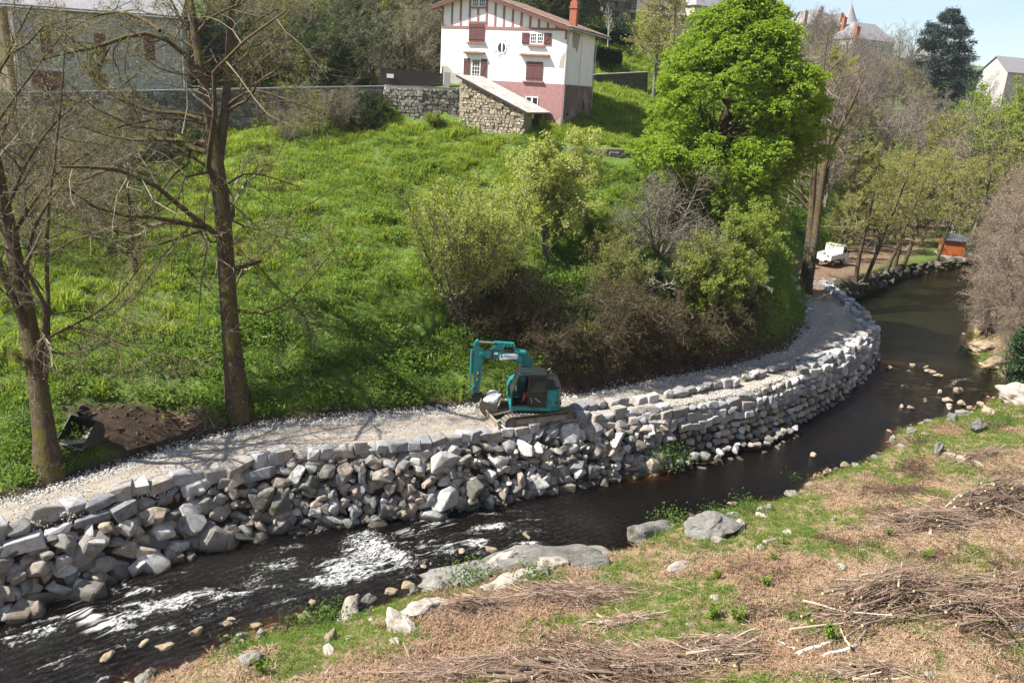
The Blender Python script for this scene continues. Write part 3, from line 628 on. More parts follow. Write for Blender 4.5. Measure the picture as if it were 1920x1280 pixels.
# ---------------------------------------------------------------- bedrock and boulders of the near bank and the river
def facet_rock(seed, sub=3, planes=26, rough_=.15, top=None):
    r = np.random.default_rng(seed); bm = bmesh.new(); bmesh.ops.create_icosphere(bm, subdivisions=sub, radius=1)
    V = np.array([v.co for v in bm.verts]); nrm = r.normal(0, 1, (planes, 3)); nrm /= np.linalg.norm(nrm, axis=1, keepdims=True)
    d = r.uniform(.5, 1.0, planes); dots = V @ nrm.T; rad = np.where(dots > .05, d[None] / np.maximum(dots, .05), 9).min(1); rad = np.minimum(rad, 1.25)
    for s_, a_ in ((2.0, rough_), (5.0, rough_ * .6), (11., rough_ * .35)):
        k = r.normal(0, s_, (5, 3)); rad *= 1 + a_ * np.sin(V @ k.T + r.uniform(0, 6, 5)).mean(1) * 1.6
    V = V * rad[:, None]; [setattr(v, 'co', c) for v, c in zip(bm.verts, V)]
    me = bpy.data.meshes.new('rock'); bm.to_mesh(me); bm.free(); return me
M_ROCKW = mat_stone('weathered_rock', [(.30, .258, .218), (.36, .308, .262), (.235, .208, .178)], .6, nscale=2.2)
M_ROCKG = mat_stone('grey_bedrock', [(.165, .156, .14), (.135, .128, .114), (.195, .183, .165)], .65, nscale=2.0)
M_ROCKY = mat_stone('wet_tan_rock', [(.24, .185, .115), (.28, .22, .15), (.20, .16, .11)], .5)
FR = {}
def rock(px, py, wdt, hgt, dep=None, mat='w', label=None, group=None, seed=0, rot=None, sink=.38, name='boulder', sub=3, water=False):
    sub = 4 if wdt > 1.5 else sub
    m = {'w': M_ROCKW, 'g': M_ROCKG, 'y': M_ROCKY, 'b': M_BOULD}[mat]; key = (seed % 9, mat, sub)
    if key not in FR: FR[key] = facet_rock(400 + seed % 9, sub); FR[key].materials.append(m)
    p = wz(px, py, float(water_z(wz(px, py, .1)[None, :2])[0])) if water else ground_at(px, py)
    o = link(name, FR[key], None, (p[0], p[1], p[2] + hgt * (.5 - sink)), (rs.gauss(0, .1), rs.gauss(0, .1), rs.uniform(0, 6.28) if rot is None else rot), (wdt / 2, (dep or wdt * .8) / 2, hgt / 2))
    tag(o, label, 'rock', group); return o
# ================================================================ BUILDINGS AND WALLS
M_WHITE = simple('white_render', (.86, .83, .81), (.82, .79, .765), 1.2, .9, .15, 20, c3=(.76, .725, .68), s3=.55, obj=True)
_nt = M_WHITE.node_tree; _b = _nt.nodes['Principled BSDF']; _src = _b.inputs['Base Color'].links[0].from_socket; _tcw = _nt.nodes.new('ShaderNodeTexCoord'); _mw = N(_nt, 'ShaderNodeMapping'); _mw.inputs['Scale'].default_value = (2.2, 2.2, .22); _nt.links.new(_tcw.outputs['Object'], _mw.inputs[0])
_nt.links.new(mix(_nt, ramp(_nt, noise(_nt, 1.6, 6, .65, _mw.outputs[0]), [(.50, (0, 0, 0)), (.72, (.45, .45, .45))]), _src, (.60, .55, .47)), _b.inputs['Base Color'])
M_PINK = simple('pink_roughcast', (.28, .145, .138), (.36, .20, .185), 3, .95, .8, 9, obj=True)
M_TIMBER = simple('timber_paint', (.27, .125, .115), (.33, .16, .145), 5, .7, .15, obj=True)
M_SHUT = simple('shutter_paint', (.105, .045, .040), (.145, .065, .056), 8, .6, .1, obj=True)
M_WOODW = simple('white_paint', (.82, .82, .80), (.74, .74, .73), 8, .5)
M_GLASS = simple('window_glass', (.012, .014, .018), None, rough=.06, spec=.8)
M_TILE = simple('clay_tile', (.24, .15, .11), (.34, .24, .185), 3.5, .9, .4, c3=(.15, .13, .10), s3=1.3, obj=True)
M_SLATE = simple('slate', (.17, .165, .175), (.25, .24, .245), 2.5, .65, .35, 12, obj=True)
M_FIBRO = simple('cement_sheet', (.30, .29, .275), (.40, .385, .36), 2.2, .9, .3, 14, c3=(.22, .20, .175), s3=1.6, obj=True)
M_BRICKR = simple('red_brick', (.27, .085, .052), (.36, .125, .075), 6, .9, .4, obj=True)
M_ZINC = simple('zinc', (.36, .37, .38), (.28, .29, .30), 6, .45, 0, metal=.6, obj=True)
M_OCHRE = simple('ochre_mortar', (.34, .27, .18), (.26, .20, .13), 4, .95, .5, obj=True)
M_MORTAR = simple('grey_mortar', (.17, .155, .135), (.11, .10, .085), 4, .95, .5)
M_COPE = simple('coping', (.46, .43, .38), (.36, .34, .30), 3, .9, .2)
M_WALLG = simple('rubble_wall', (.40, .38, .35), (.30, .285, .265), 7, .95, .6, 7, c3=(.47, .44, .40), s3=2.2, obj=True)
M_BEIGE = simple('beige_render', (.55, .45, .34), (.47, .38, .28), 2, .9, .2, obj=True)
M_GREYR = simple('grey_render', (.40, .38, .36), (.33, .31, .30), 1.5, .9, .2, obj=True)
M_DARKW = simple('dark_boards', (.035, .027, .026), (.055, .042, .038), 6, .7, .2)
M_ROCKS1 = mat_stone('ochre_rubble', [(.34, .285, .21), (.29, .24, .17), (.40, .34, .255), (.255, .215, .16), (.33, .295, .235)], 0, nscale=5)
M_ROCKS2 = mat_stone('dark_rubble', [(.165, .155, .13), (.125, .115, .095), (.22, .21, .185), (.185, .17, .14), (.27, .26, .235)], .65, nscale=5)
RUB = [hull_rock(500 + i, 8, .85, (1, 1, 1), .05) for i in range(8)]; RUB2 = [me.copy() for me in RUB]
def stone_face(lst, A, B, zt, zb, hr=(.16, .26), wr=(.24, .5), d=.22, proto=RUB, top=None, skip=0.02):
    """rubble courses on the face from A to B (seen with A on the left); zt, zb: height functions of 0..1"""
    A = np.array(A[:2]); B = np.array(B[:2]); L = np.linalg.norm(B - A); t = (B - A) / L; n = np.array((t[1], -t[0])); yaw = math.atan2(t[1], t[0])
    z = min(zb(0), zb(1)); zmax = max(zt(0), zt(1))
    while z < zmax:
        h = rs.uniform(*hr); s = rs.uniform(-.2, 0)
        while s < L:
            wd_ = rs.uniform(*wr); u = (s + wd_ / 2) / L
            if 0 <= u <= 1 and z + h * .9 < zt(u) and z + h > zb(u) and rs.random() > skip:
                q = A + t * (s + wd_ / 2) + n * rs.gauss(.0, .025)
                lst.append((rs.randrange(len(proto)), (q[0], q[1], z + h / 2 + rs.gauss(0, .012)), (rs.gauss(0, .03), rs.gauss(0, .05), yaw + rs.gauss(0, .04)), (wd_ * .97, d, h * .97)))
            s += wd_
        z += h
# ---------------------------------------------------------------- the half-timbered house
HR = math.radians(-23.4)
house = thing('house', 'white half-timbered house with brown shutters and pink lower storey above the meadow', 'house', tuple(K), HR)
XL, XR, YB, ZP, ZB, ZE = -11.85, 0.0, 7.2, 3.58, 7.86, 8.12
APX, APZ = -8.4, 10.72
zr = lambda x: APZ - (x - APX) * .305 if x > APX else APZ - (APX - x) * .30
def house_wall():
    m = MB(); zl, zrr = zr(XL) - .12, zr(XR) - .12
    # upper gable wall with real openings is not needed: windows are set proud in their frames
    m.prism([(XL, ZP), (XR, ZP), (XR, zrr), (APX, APZ - .12), (XL, zl)], 'y', 0, YB); m.build('wall', M_WHITE, house)
    m = MB(); m.prism([(-7.3, -2.0), (XR + .03, -2.0), (XR + .03, ZP), (-7.3, ZP)], 'y', -.03, YB + .03)
    pk = m.build('basement_wall', M_PINK, house); m = MB(); m.prism([(XL, -2.0), (-7.302, -2.0), (-7.302, ZP), (XL, ZP)], 'y', -.02, YB + .02); m.build('bare_wall', M_GREYR, house)
house_wall()
M_SHADEP = simple('shaded_pink_roughcast', (.15, .095, .085), (.21, .14, .125), 2, .95, .6, 9, c3=(.26, .235, .205), s3=.6, obj=True)  # darker copy of the pink: the right side's shade painted into its colour
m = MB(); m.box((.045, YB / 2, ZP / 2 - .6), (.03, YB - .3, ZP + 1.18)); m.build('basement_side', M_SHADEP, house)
m = MB(); m.box((XR + .012, YB / 2, 5.7), (.02, .04, 4.1)); m.build('wall_joint', simple('joint', (.30, .30, .30)), house)
# plaster lost in patches
def patch(pts, axis, d0, d1, name='bare_plaster'):
    m = MB(); m.prism(pts, axis, d0, d1); m.build(name, M_OCHP, house)
M_OCHP = simple('bare_plaster', (.42, .37, .30), (.34, .30, .25), 5, .95, .5, obj=True)
patch([(XL + .05, 3.6), (XL + 2.4, 3.6), (XL + 2.0, 4.05), (XL + 1.3, 4.02), (XL + .95, 4.45), (XL + .45, 4.7), (XL + .12, 4.25)], 'y', -.015, .0)
patch([(-.55, 4.9), (-.1, 4.8), (-.04, 6.1), (-.25, 6.0), (-.5, 5.5)], 'y', -.012, .0)
patch([(1.2, 7.8), (3.1, 7.75), (2.9, 6.9), (2.6, 6.2), (2.2, 6.55), (1.5, 6.6), (1.25, 7.2)], 'x', XR, XR + .014)
patch([(-1.3, -1.0), (-.02, -1.0), (-.02, .9), (-.5, .5), (-1.1, .35)], 'y', -.045, -.03)
# timbers
t_ = MB(); t_.box(((XL + XR) / 2, -.03, ZB), (XR - XL, .06, .2)); t_.build('timber', M_TIMBER, house)
for x in [XL + .09, -10.83, -9.98, -9.11, -8.3, -7.49, -6.66, -5.84, -5.01, -4.2, -3.38, -2.59, -1.78, -.98]:
    z0, z1 = ZB + .1, zr(x) - .2
    if abs(x + 8.3) < .1: z1 = 9.42
    m = MB(); m.box((x, -.025, (z0 + z1) / 2), (.17, .05, z1 - z0)); m.build('timber', M_TIMBER, house)
m = MB(); m.box((-.09, -.03, 7.6), (.18, .06, 1.0)); m.build('timber', M_TIMBER, house)
m = MB(); m.box((XL + .06, -.03, 8.5), (.13, .055, 1.1)); m.build('timber', M_TIMBER, house)
m = MB(); m.box((-8.3, -.04, 8.28), (1.75, .07, .14)); m.build('timber', M_TIMBER, house)
def shutter(x0, x1, z0, z1, y=-.06, brace=0, op=None):
    """planked shutter with ledges; brace draws the Z"""
    m = MB(); n = max(3, int((x1 - x0) / .11)); w_ = (x1 - x0) / n
    for i in range(n): m.box((x0 + w_ * (i + .5), y, (z0 + z1) / 2), (w_ * .90, .035, z1 - z0))
    m.box(((x0 + x1) / 2, y + .012, (z0 + z1) / 2), (x1 - x0 - .02, .02, z1 - z0 - .02))
    s = m.build('shutter', M_SHUT, house)
    k = MB()
    for z in (z0 + .16 * (z1 - z0), z1 - .16 * (z1 - z0)): k.box(((x0 + x1) / 2, y - .03, z), (x1 - x0 - .02, .03, .09))
    if brace: k.bar((x0 + .08 if brace > 0 else x1 - .08, y - .032, z0 + .2 * (z1 - z0)), (x1 - .08 if brace > 0 else x0 + .08, y - .032, z1 - .2 * (z1 - z0)), .03, .09)
    k.build('ledge', M_SHUT, s); return s
def window(x0, x1, z0, z1, cols, rows, y=-.02, leaves=2, sill=True, mat=None, parent=None, nm='window'):
    parent = parent or house; mat = mat or M_WOODW
    m = MB(); f = .07
    for (cx, cz, sx, sz) in (((x0 + x1) / 2, z0 + f / 2, x1 - x0, f), ((x0 + x1) / 2, z1 - f / 2, x1 - x0, f), (x0 + f / 2, (z0 + z1) / 2, f, z1 - z0 - 2 * f), (x1 - f / 2, (z0 + z1) / 2, f, z1 - z0 - 2 * f)): m.box((cx, y, cz), (sx, .06, sz))
    if leaves == 2: m.box(((x0 + x1) / 2, y, (z0 + z1) / 2), (.15, .062, z1 - z0 - 2 * f))
    lw = (x1 - x0) / leaves
    for l in range(leaves):
        for c in range(1, cols): m.box((x0 + lw * l + f + (lw - f - .07) * c / cols, y, (z0 + z1) / 2), (.035, .05, z1 - z0 - 2 * f))
    for r_ in range(1, rows): m.box(((x0 + x1) / 2, y, z0 + (z1 - z0) * r_ / rows), (x1 - x0 - 2 * f, .046, .035))
    wn = m.build(nm, mat, parent)
    g = MB(); g.box(((x0 + x1) / 2, y + .012, (z0 + z1) / 2), (x1 - x0 - .04, .012, z1 - z0 - .04)); g.build('pane', M_GLASS, wn)
    return wn
def sill(x0, x1, z, parent=None, mat=None):
    m = MB(); m.box(((x0 + x1) / 2, -.1, z), (x1 - x0, .2, .1)); m.build('sill', mat or M_TIMBER, parent or house)
shutter(-9.1, -8.36, 6.68, 8.12); shutter(-8.34, -7.6, 6.68, 8.12); sill(-9.28, -7.45, 6.6)
w1 = window(-3.3, -2.06, 6.66, 7.54, 3, 3); shutter(-4.05, -3.36, 6.64, 7.55, brace=-1); shutter(-2.03, -1.38, 6.64, 7.55, brace=1); sill(-3.5, -1.9, 6.52)
wd_ = window(-8.72, -7.86, 3.7, 5.3, 3, 5, leaves=1); shutter(-9.5, -8.88, 3.75, 5.3, brace=-1); shutter(-7.82, -7.22, 3.5, 5.3, brace=1)
m = MB(); m.box((-8.28, -.055, 4.98), (.62, .03, .22)); m.build('transom_pane', M_GLASS, wd_)
shutter(-3.5, -2.76, 3.76, 5.26); shutter(-2.72, -1.98, 3.76, 5.26); sill(-3.75, -1.8, 3.66)
window(-8.9, -7.6, 9.5, 10.15, 3, 2); sill(-9.1, -7.4, 9.42)
window(-3.36, -2.2, 1.55, 2.44, 1, 1, y=-.06)
m = MB()
for x0 in (-9.42, -4.08):
    w_ = 1.95 if x0 < -9 else 2.65
    a_ = MB(); n = int(w_ / .13)
    for i in range(n):
        x = x0 + w_ * (i + .5) / n; a_.tube([(x, -.02, 5.86), (x, -.42, 5.72)], .065, 6)
    a_.box((x0 + w_ / 2, -.2, 5.72), (w_, .36, .05)); a_.build('tile_awning', M_TILE, house)
# oval window with stone rays
def oval():
    m = MB(); k = 28; a = np.arange(k) * 2 * np.pi / k; cx, cz = -5.9, 6.27
    for i in range(k):
        j = (i + 1) % k; p = lambda q, rx, rz_, y: (cx + rx * math.cos(a[q]), y, cz + rz_ * math.sin(a[q]))
        m.add([p(i, .36, .42, -.06), p(j, .36, .42, -.06), p(j, .44, .50, -.06), p(i, .44, .50, -.06), p(i, .44, .50, .0), p(j, .44, .50, .0)], quads=[(0, 1, 2, 3), (3, 2, 5, 4)])
    for q in np.arange(8) * math.pi / 4 + .39:
        m.box((cx + .62 * math.cos(q), -.03, cz + .66 * math.sin(q)), (.22, .028, .07), np.array(Matrix.Rotation(-q, 3, 'Y')))
    o = m.build('oval_window', M_WHITE, house)
    g = MB(); g.add([(cx + .36 * math.cos(q), -.02, cz + .42 * math.sin(q)) for q in a], polys=[list(range(k))]); g.build('pane', M_GLASS, o)
    b = MB(); b.box((cx + .03, -.035, cz), (.12, .05, .8)); b.build('mullion', M_WOODW, o)
oval()
# roof: canal tiles laid over two slopes
def tiled_slope(x0, z0, x1, z1, y0, y1, name='roof', mat=M_TILE, parent=None, pitch=.26, amp=.05, rowl=.42):
    """tiles run from the ridge (x0,z0) to the eave (x1,z1)"""
    ny_ = int((y1 - y0) / pitch) * 4; L = math.hypot(x1 - x0, z1 - z0); nr = max(2, int(L / rowl)); V = []; Qd = []
    ys = np.linspace(y0, y1, ny_ + 1)
    for r_ in range(nr):
        for e, lift in ((0, 0.0), (1.06, .035)):
            t = (r_ + e) / nr
            for y in ys: V.append((x0 + (x1 - x0) * t, y, z0 + (z1 - z0) * t + amp * abs(math.sin((y - y0) / pitch * math.pi)) + lift * (1 if e else 0)))
    n = ny_ + 1
    for r_ in range(nr):
        b0 = r_ * 2 * n
        Qd += [(b0 + i, b0 + i + 1, b0 + n + i + 1, b0 + n + i) for i in range(ny_)]
    o = link(name, mk_mesh(name, V, quads=Qd, mat=mat, smooth=False), parent or house)
    return o
m = MB(); th_ = .13
for (x0, x1) in ((APX, .42), (APX, XL - .75)):
    z0, z1 = zr(x0), zr(x1); m.prism([(x0, z0 - th_), (x1, z1 - th_), (x1, z1), (x0, z0)], 'y', -.62, 10.0 if x1 > 0 else YB + .5)
rf = m.build('roof', M_TILE, house)
for (x0, x1, yb) in ((APX, .5, 10.0), (APX, XL - .8, YB + .5)):
    o = tiled_slope(x0, zr(x0) + .02, x1, zr(x1) + .02, -.66, yb, 'roof_tiles', M_TILE, rf)
m = MB()
for (x0, x1) in ((APX, .45), (APX, XL - .75)): m.prism([(x0, zr(x0) - .30), (x1, zr(x1) - .30), (x1, zr(x1) - .02), (x0, zr(x0) - .02)], 'y', -.70, -.63)
m.build('bargeboard', M_SHUT, house)
m = MB(); m.tube([(.52, -.6, zr(.5) - .1), (.52, 10, zr(.5) - .14)], .09, 8); m.build('gutter', M_ZINC, house)
m = MB(); m.tube([(.5, .1, 7.95), (.14, .05, 7.6), (.1, .02, 7.3), (.1, .0, -.4)], .055, 8); m.build('downpipe', M_ZINC, house); m = MB(); m.tube([(.5, 7.1, 7.9), (.14, 7.15, 7.5), (.1, 7.2, 0)], .055, 8); m.build('downpipe', M_ZINC, house)
ch = MB(); ch.box((-1.05, 4, 9.1), (.62, .5, 2.6)); ch.box((-1.05, 4, 9.95), (.74, .62, .12)); ch.box((-1.05, 4, 10.85), (.44, .38, 1.1), taper=.85); ch.build('chimney', M_BRICKR, rf)
m = MB(); m.tube([(-1.05, 4, 11.35), (-1.05, 4, 11.8)], .14, 10); m.build('chimney_pot', M_BRICKR, rf)
m = MB(); m.box((.06, 5.05, 1.95), (.02, .3, .85)); m.box((.06, 1.2, 1.15), (.02, .7, .14)); m.build('vent_slit', M_GLASS, house)
# ---------------------------------------------------------------- stone lean-to
shed = thing('lean_to_shed', 'ochre stone lean-to with a sloping grey roof against the white house', 'shed', tuple(K), HR)
SX0, SX1, SY0, SY1 = -7.15, -1.42, -4.7, -.12
sz = lambda x: 3.55 + (x - SX0) * (1.30 - 3.55) / (SX1 - SX0)
m = MB(); m.prism([(SX0, -1.6), (SX1, -1.6), (SX1, sz(SX1)), (SX0, sz(SX0))], 'y', SY0, SY0 + .45); m.prism([(SX0, -1.6), (SX0 + .4, -1.6), (SX0 + .4, sz(SX0) - .05), (SX0, sz(SX0))], 'y', SY0 + .45, SY1)
m.build('wall', M_OCHRE, shed)
m = MB(); m.box((SX1 - .2, SY0 + 1.05, .1), (.4, 1.2, 2.3)); m.box((SX1 - .2, SY1 - .35, .1), (.4, .6, 2.3)); m.box((SX1 - .2, (SY0 + SY1) / 2, 1.2), (.36, 4.0, .2)); m.build('side_wall', M_OCHRE, shed)
m = MB(); m.box((SX1 - .25, SY0 + 2.5, .2), (.1, 1.7, 1.9)); m.build('dark_doorway', M_DARKW, shed)
m = MB(); m.box((SX1 - .18, SY0 + 2.2, .95), (.05, .5, .42)); m.build('white_notice', M_WOODW, shed)
c_, s_ = math.cos(HR), math.sin(HR); hw = lambda x, y, z=0: np.array((K[0] + c_ * x - s_ * y, K[1] + s_ * x + c_ * y, K[2] + z))
st = []; a, b = hw(SX0, SY0), hw(SX1, SY0)
stone_face(st, a, b, lambda u: K[2] + sz(SX0 + u * (SX1 - SX0)) - .05, lambda u: K[2] - 1.2, (.17, .28), (.24, .5))
iv = Matrix.Rotation(-HR, 3, 'Z')
st = [(k, tuple(iv @ (Vector(l) - Vector(K))), (r_[0], r_[1], r_[2] - HR), s) for k, l, r_, s in st]
lay(st, 'stone', M_ROCKS1, shed, RUB, 170)
def corrugated(x0, x1, y0, y1, zf, name, mat, parent, pitch=.18, amp=.025):
    n = int((y1 - y0) / pitch) * 4; ys = np.linspace(y0, y1, n + 1); V = []
    for x in np.linspace(x0, x1, 5):
        for y in ys: V.append((x, y, zf(x) + amp * math.sin((y - y0) / pitch * 2 * math.pi)))
    n1 = n + 1; Qd = [(r_ * n1 + i, r_ * n1 + i + 1, r_ * n1 + n1 + i + 1, r_ * n1 + n1 + i) for r_ in range(4) for i in range(n)]
    return link(name, mk_mesh(name, V, quads=Qd, mat=mat), parent)
m = MB(); m.prism([(SX0 - .4, sz(SX0 - .4) + .02), (SX1 + .4, sz(SX1 + .4) + .02), (SX1 + .4, sz(SX1 + .4) + .1), (SX0 - .4, sz(SX0 - .4) + .1)], 'y', SY0 - .3, SY1)
srf = m.build('roof', M_FIBRO, shed); corrugated(SX0 - .45, SX1 + .45, SY0 - .34, SY1, lambda x: sz(x) + .14, 'roof_sheet', M_FIBRO, srf)
m = MB(); m.bar((SX0 - .4, SY0 - .31, sz(SX0 - .4) + .03), (SX1 + .4, SY0 - .31, sz(SX1 + .4) + .03), .04, .14); m.build('fascia', M_DARKW, shed)
# ---------------------------------------------------------------- street wall, bastion, low garden wall
def wall_run(name, label, tops, thick, stones=None, mat=M_MORTAR, smat=M_ROCKS2, proto=RUB2, cope=.1, limit=200, hr=(.18, .32), wr=(.25, .6), depth=None, skip=.03, cat='wall'):
    t = thing(name, label, cat)
    tops = [np.array(p) for p in tops]; m = MB(); cp = MB(); st = []
    for p, q in zip(tops[:-1], tops[1:]):
        d = (q - p)[:2]; d = d / np.linalg.norm(d); n = np.array((-d[1], d[0])) * thick
        zb0 = gz(*(p[:2] - n * 1.2)) - .8; zb1 = gz(*(q[:2] - n * 1.2)) - .8
        if depth: zb0, zb1 = p[2] - depth, q[2] - depth
        V = [(p[0], p[1], zb0), (q[0], q[1], zb1), (q[0] + n[0], q[1] + n[1], zb1), (p[0] + n[0], p[1] + n[1], zb0), (p[0], p[1], p[2]), (q[0], q[1], q[2]), (q[0] + n[0], q[1] + n[1], q[2]), (p[0] + n[0], p[1] + n[1], p[2])]
        m.add(V, quads=[(0, 1, 5, 4), (1, 2, 6, 5), (2, 3, 7, 6), (3, 0, 4, 7), (4, 5, 6, 7)])
        if cope:
            e = np.array((d[1], -d[0])) * .08
            A0, A1 = p[:2] + e, q[:2] + e; B0, B1 = p[:2] + n - e, q[:2] + n - e
            V = [(*A0, p[2] + .003), (*A1, q[2] + .003), (*B1, q[2] + .003), (*B0, p[2] + .003), (*A0, p[2] + cope), (*A1, q[2] + cope), (*B1, q[2] + cope), (*B0, p[2] + cope)]
            cp.add(V, quads=[(0, 1, 5, 4), (1, 2, 6, 5), (2, 3, 7, 6), (3, 0, 4, 7), (4, 5, 6, 7), (3, 2, 1, 0)])
        stone_face(st, p, q, lambda u: p[2] + (q[2] - p[2]) * u, lambda u: zb0 + (zb1 - zb0) * u + .5, hr, wr, .2, proto, skip=skip)
    m.build('core', mat, t)
    if cope: cp.build('coping', M_COPE, t)
    lay(st, 'stone', smat, t, proto, limit); return t
wall_run('street_wall', 'long overgrown stone retaining wall with pale coping below the grey stone house', GW + [BA[0] + (0, .3, -.05)], .5, limit=200, wr=(.3, .7), hr=(.2, .36))
wall_run('bastion_wall', 'tall bulging rubble wall under the black board fence beside the ochre lean-to', [GW[-1] + (0, -.2, .1), BA[0], BA[1], BA[2], hw(SX0, SY0 + .5, 2.9)], .5, limit=220, cope=0, proto=RUB2)
wall_run('garden_wall', 'low dark rubble wall edging the grass terrace right of the house', [LW[0] + (-1, .5, 0), LW[0], LW[1], LW[2], LW[2] + (3, 2.2, 0)], .4, limit=80, depth=2.2, cope=0)
# black board fence on the bastion
fence = thing('board_fence', 'black horizontal board fence with a white notice on top of the rubble bastion', 'fence')
FA, FB = wd(713, 151, 69.6), wd(829, 163, 70.2); FT0, FT1 = wd(713, 127, 69.6)[2], wd(829, 138, 70.2)[2]
d_ = (FB - FA)[:2]; L_ = np.linalg.norm(d_); d_ /= L_
for k in range(5):
    m = MB(); z0 = FA[2] - .35 + (FT0 - FA[2] + .35) * k / 5; z1 = FB[2] - .35 + (FT1 - FB[2] + .35) * k / 5; h = (FT0 - FA[2] + .35) / 5
    m.bar((FA[0], FA[1], z0 + h / 2), (FB[0], FB[1], z1 + h / 2), .04, h * .999); m.build('board', M_DARKW, fence)
for u in (0.0, .33, .66, 1.0):
    p = FA[:2] + d_ * L_ * u + np.array((-d_[1], d_[0])) * .07; m = MB(); m.box((p[0], p[1], FA[2] + (FB[2] - FA[2]) * u + .5), (.1, .1, 2.4 + .05)); m.build('post', M_DARKW, fence)
p = FA[:2] + d_ * L_ * .16 - np.array((-d_[1], d_[0])) * .05; zc = FA[2] + .42
m = MB(); m.box((p[0], p[1], zc), (.6, .03, .34), np.array(Matrix.Rotation(math.atan2(d_[1], d_[0]), 3, 'Z'))); m.build('notice', M_WOODW, fence)
# gate post and rusty gate leaf between fence and house
m = MB(); gp = wd(838, 163, 70.0); m.box((gp[0], gp[1], gp[2] + .2), (.5, .4, 2.0)); gate = thing('gate_pier', 'pale cement gate pier between the black fence and the house', 'gate pier'); m.build('pier', M_GREYR, gate)
# ---------------------------------------------------------------- grey stone house on the street, far left
LC = wd(18, 170, 65.5); LR = math.radians(15)
lh = thing('stone_house', 'grey rubble stone house with brown shutters and garage doors behind the street wall', 'house', tuple(LC), LR)
m = MB(); m.box((7.0, 4.5, 2.0), (12.6, 9, 9.1)); m.build('wall', M_WALLG, lh)
m = MB(); m.box((.62, 4.5, 2.0), (.17, 8.9, 9.0)); m.build('end_wall', M_BEIGE, lh)
m = MB(); m.prism([(-.5, 6.45), (4.5, 10.4), (9.6, 6.45), (9.6, 6.65), (4.5, 10.62), (-.5, 6.65)], 'x', .1, 13.8); m.build('roof', M_SLATE, lh)
m = MB(); m.tube([(.3, -.45, 6.45), (13.6, -.45, 6.5)], .08, 8); m.build('gutter', M_ZINC, lh)
m = MB(); m.tube([(13.5, -.1, 6.3), (13.5, -.1, .6)], .06, 8); m.build('downpipe', M_WOODW, lh)
m = MB(); m.tube([(.9, -.1, 6.3), (.9, -.1, -.2)], .06, 8); m.build('downpipe', M_ZINC, lh)
M_GAR = simple('garage_paint', (.115, .038, .028), (.15, .055, .04), 6, .6, obj=True)
M_FRAMEST = simple('dressed_stone', (.40, .345, .27), (.33, .28, .215), 4, .9, .2, obj=True)
def old_opening(x0, x1, z0, z1, nm, mat, split=2, frame=True):
    if frame:
        m = MB(); f = .22
        m.box(((x0 + x1) / 2, -.0, z1 + .13), (x1 - x0 + .5, .09, .26)); m.box((x0 - .11, -.0, (z0 + z1) / 2), (f, .085, z1 - z0)); m.box((x1 + .11, -.0, (z0 + z1) / 2), (f, .085, z1 - z0))
        if z0 > 1: m.box(((x0 + x1) / 2, -.02, z0 - .07), (x1 - x0 + .4, .14, .13))
        m.build('stone_surround', M_FRAMEST, lh)
    for i in range(split):
        a = x0 + (x1 - x0) * i / split + .012; b = x0 + (x1 - x0) * (i + 1) / split - .012; k = MB(); n = max(3, int((b - a) / .14))
        for j in range(n): k.box((a + (b - a) * (j + .5) / n, -.03, (z0 + z1) / 2), ((b - a) / n * .9, .07, z1 - z0))
        k.box(((a + b) / 2, -.02, (z0 + z1) / 2), (b - a - .01, .05, z1 - z0 - .01)); k.build(nm, mat, lh)
for x0 in (2.72, 6.75, 10.5): old_opening(x0, x0 + .85, 3.05, 4.9, 'shutter', M_SHUT)
old_opening(1.75, 4.15, -.4, 1.72, 'garage_door', M_GAR, 3, False)
m = MB(); m.box((2.95, -.03, 1.86), (2.9, .1, .24)); m.build('lintel', simple('concrete_lintel', (.55, .54, .52), (.48, .47, .45)), lh)
old_opening(6.6, 7.45, -.3, 1.72, 'door', M_GAR, 1)
m = MB()
for i in range(3): m.box((2.15 + .8 * i, -.07, 1.4), (.16, .02, .26))
m.build('garage_pane', M_GLASS, lh)
blk_ = thing('cream_house', 'pale cream house wall at the far left edge beside the grey stone house', 'house', tuple(wd(-90, 172, 66)), math.radians(4)); m = MB(); m.box((2.2, 4, 2), (4.9, 8, 9)); m.build('wall', M_BEIGE, blk_); m = MB(); m.prism([(-.5, 6.45), (4.5, 9.4), (8.6, 6.45), (8.6, 6.65), (4.5, 9.62), (-.5, 6.65)], 'x', -.3, 4.8); m.build('roof', M_SLATE, blk_)
# rubble showing on the facade
st = []; stone_face(st, (.8, -.02), (13.3, -.02), lambda u: 6.4, lambda u: -.3, (.16, .26), (.25, .55), .10, RUB3 if 'RUB3' in globals() else [me.copy() for me in RUB], skip=.12)
blocked = [(2.35, 3.95, 2.8, 5.2), (6.4, 7.95, 2.8, 5.2), (10.15, 11.7, 2.8, 5.2), (1.5, 4.5, -1, 2.05), (6.3, 7.75, -1, 2.05)]
st = [s for s in st if not any(a < s[1][0] < b and c < s[1][2] < d for a, b, c, d in blocked)]
RUB3 = [me.copy() for me in RUB]; [me.materials.clear() for me in RUB3]
M_ROCKS3 = mat_stone('grey_rubble', [(.40, .39, .375), (.32, .31, .30), (.46, .44, .41), (.42, .39, .34), (.36, .355, .35)], 0, nscale=5)
lay(st, 'stone', M_ROCKS3, lh, RUB3, 120)
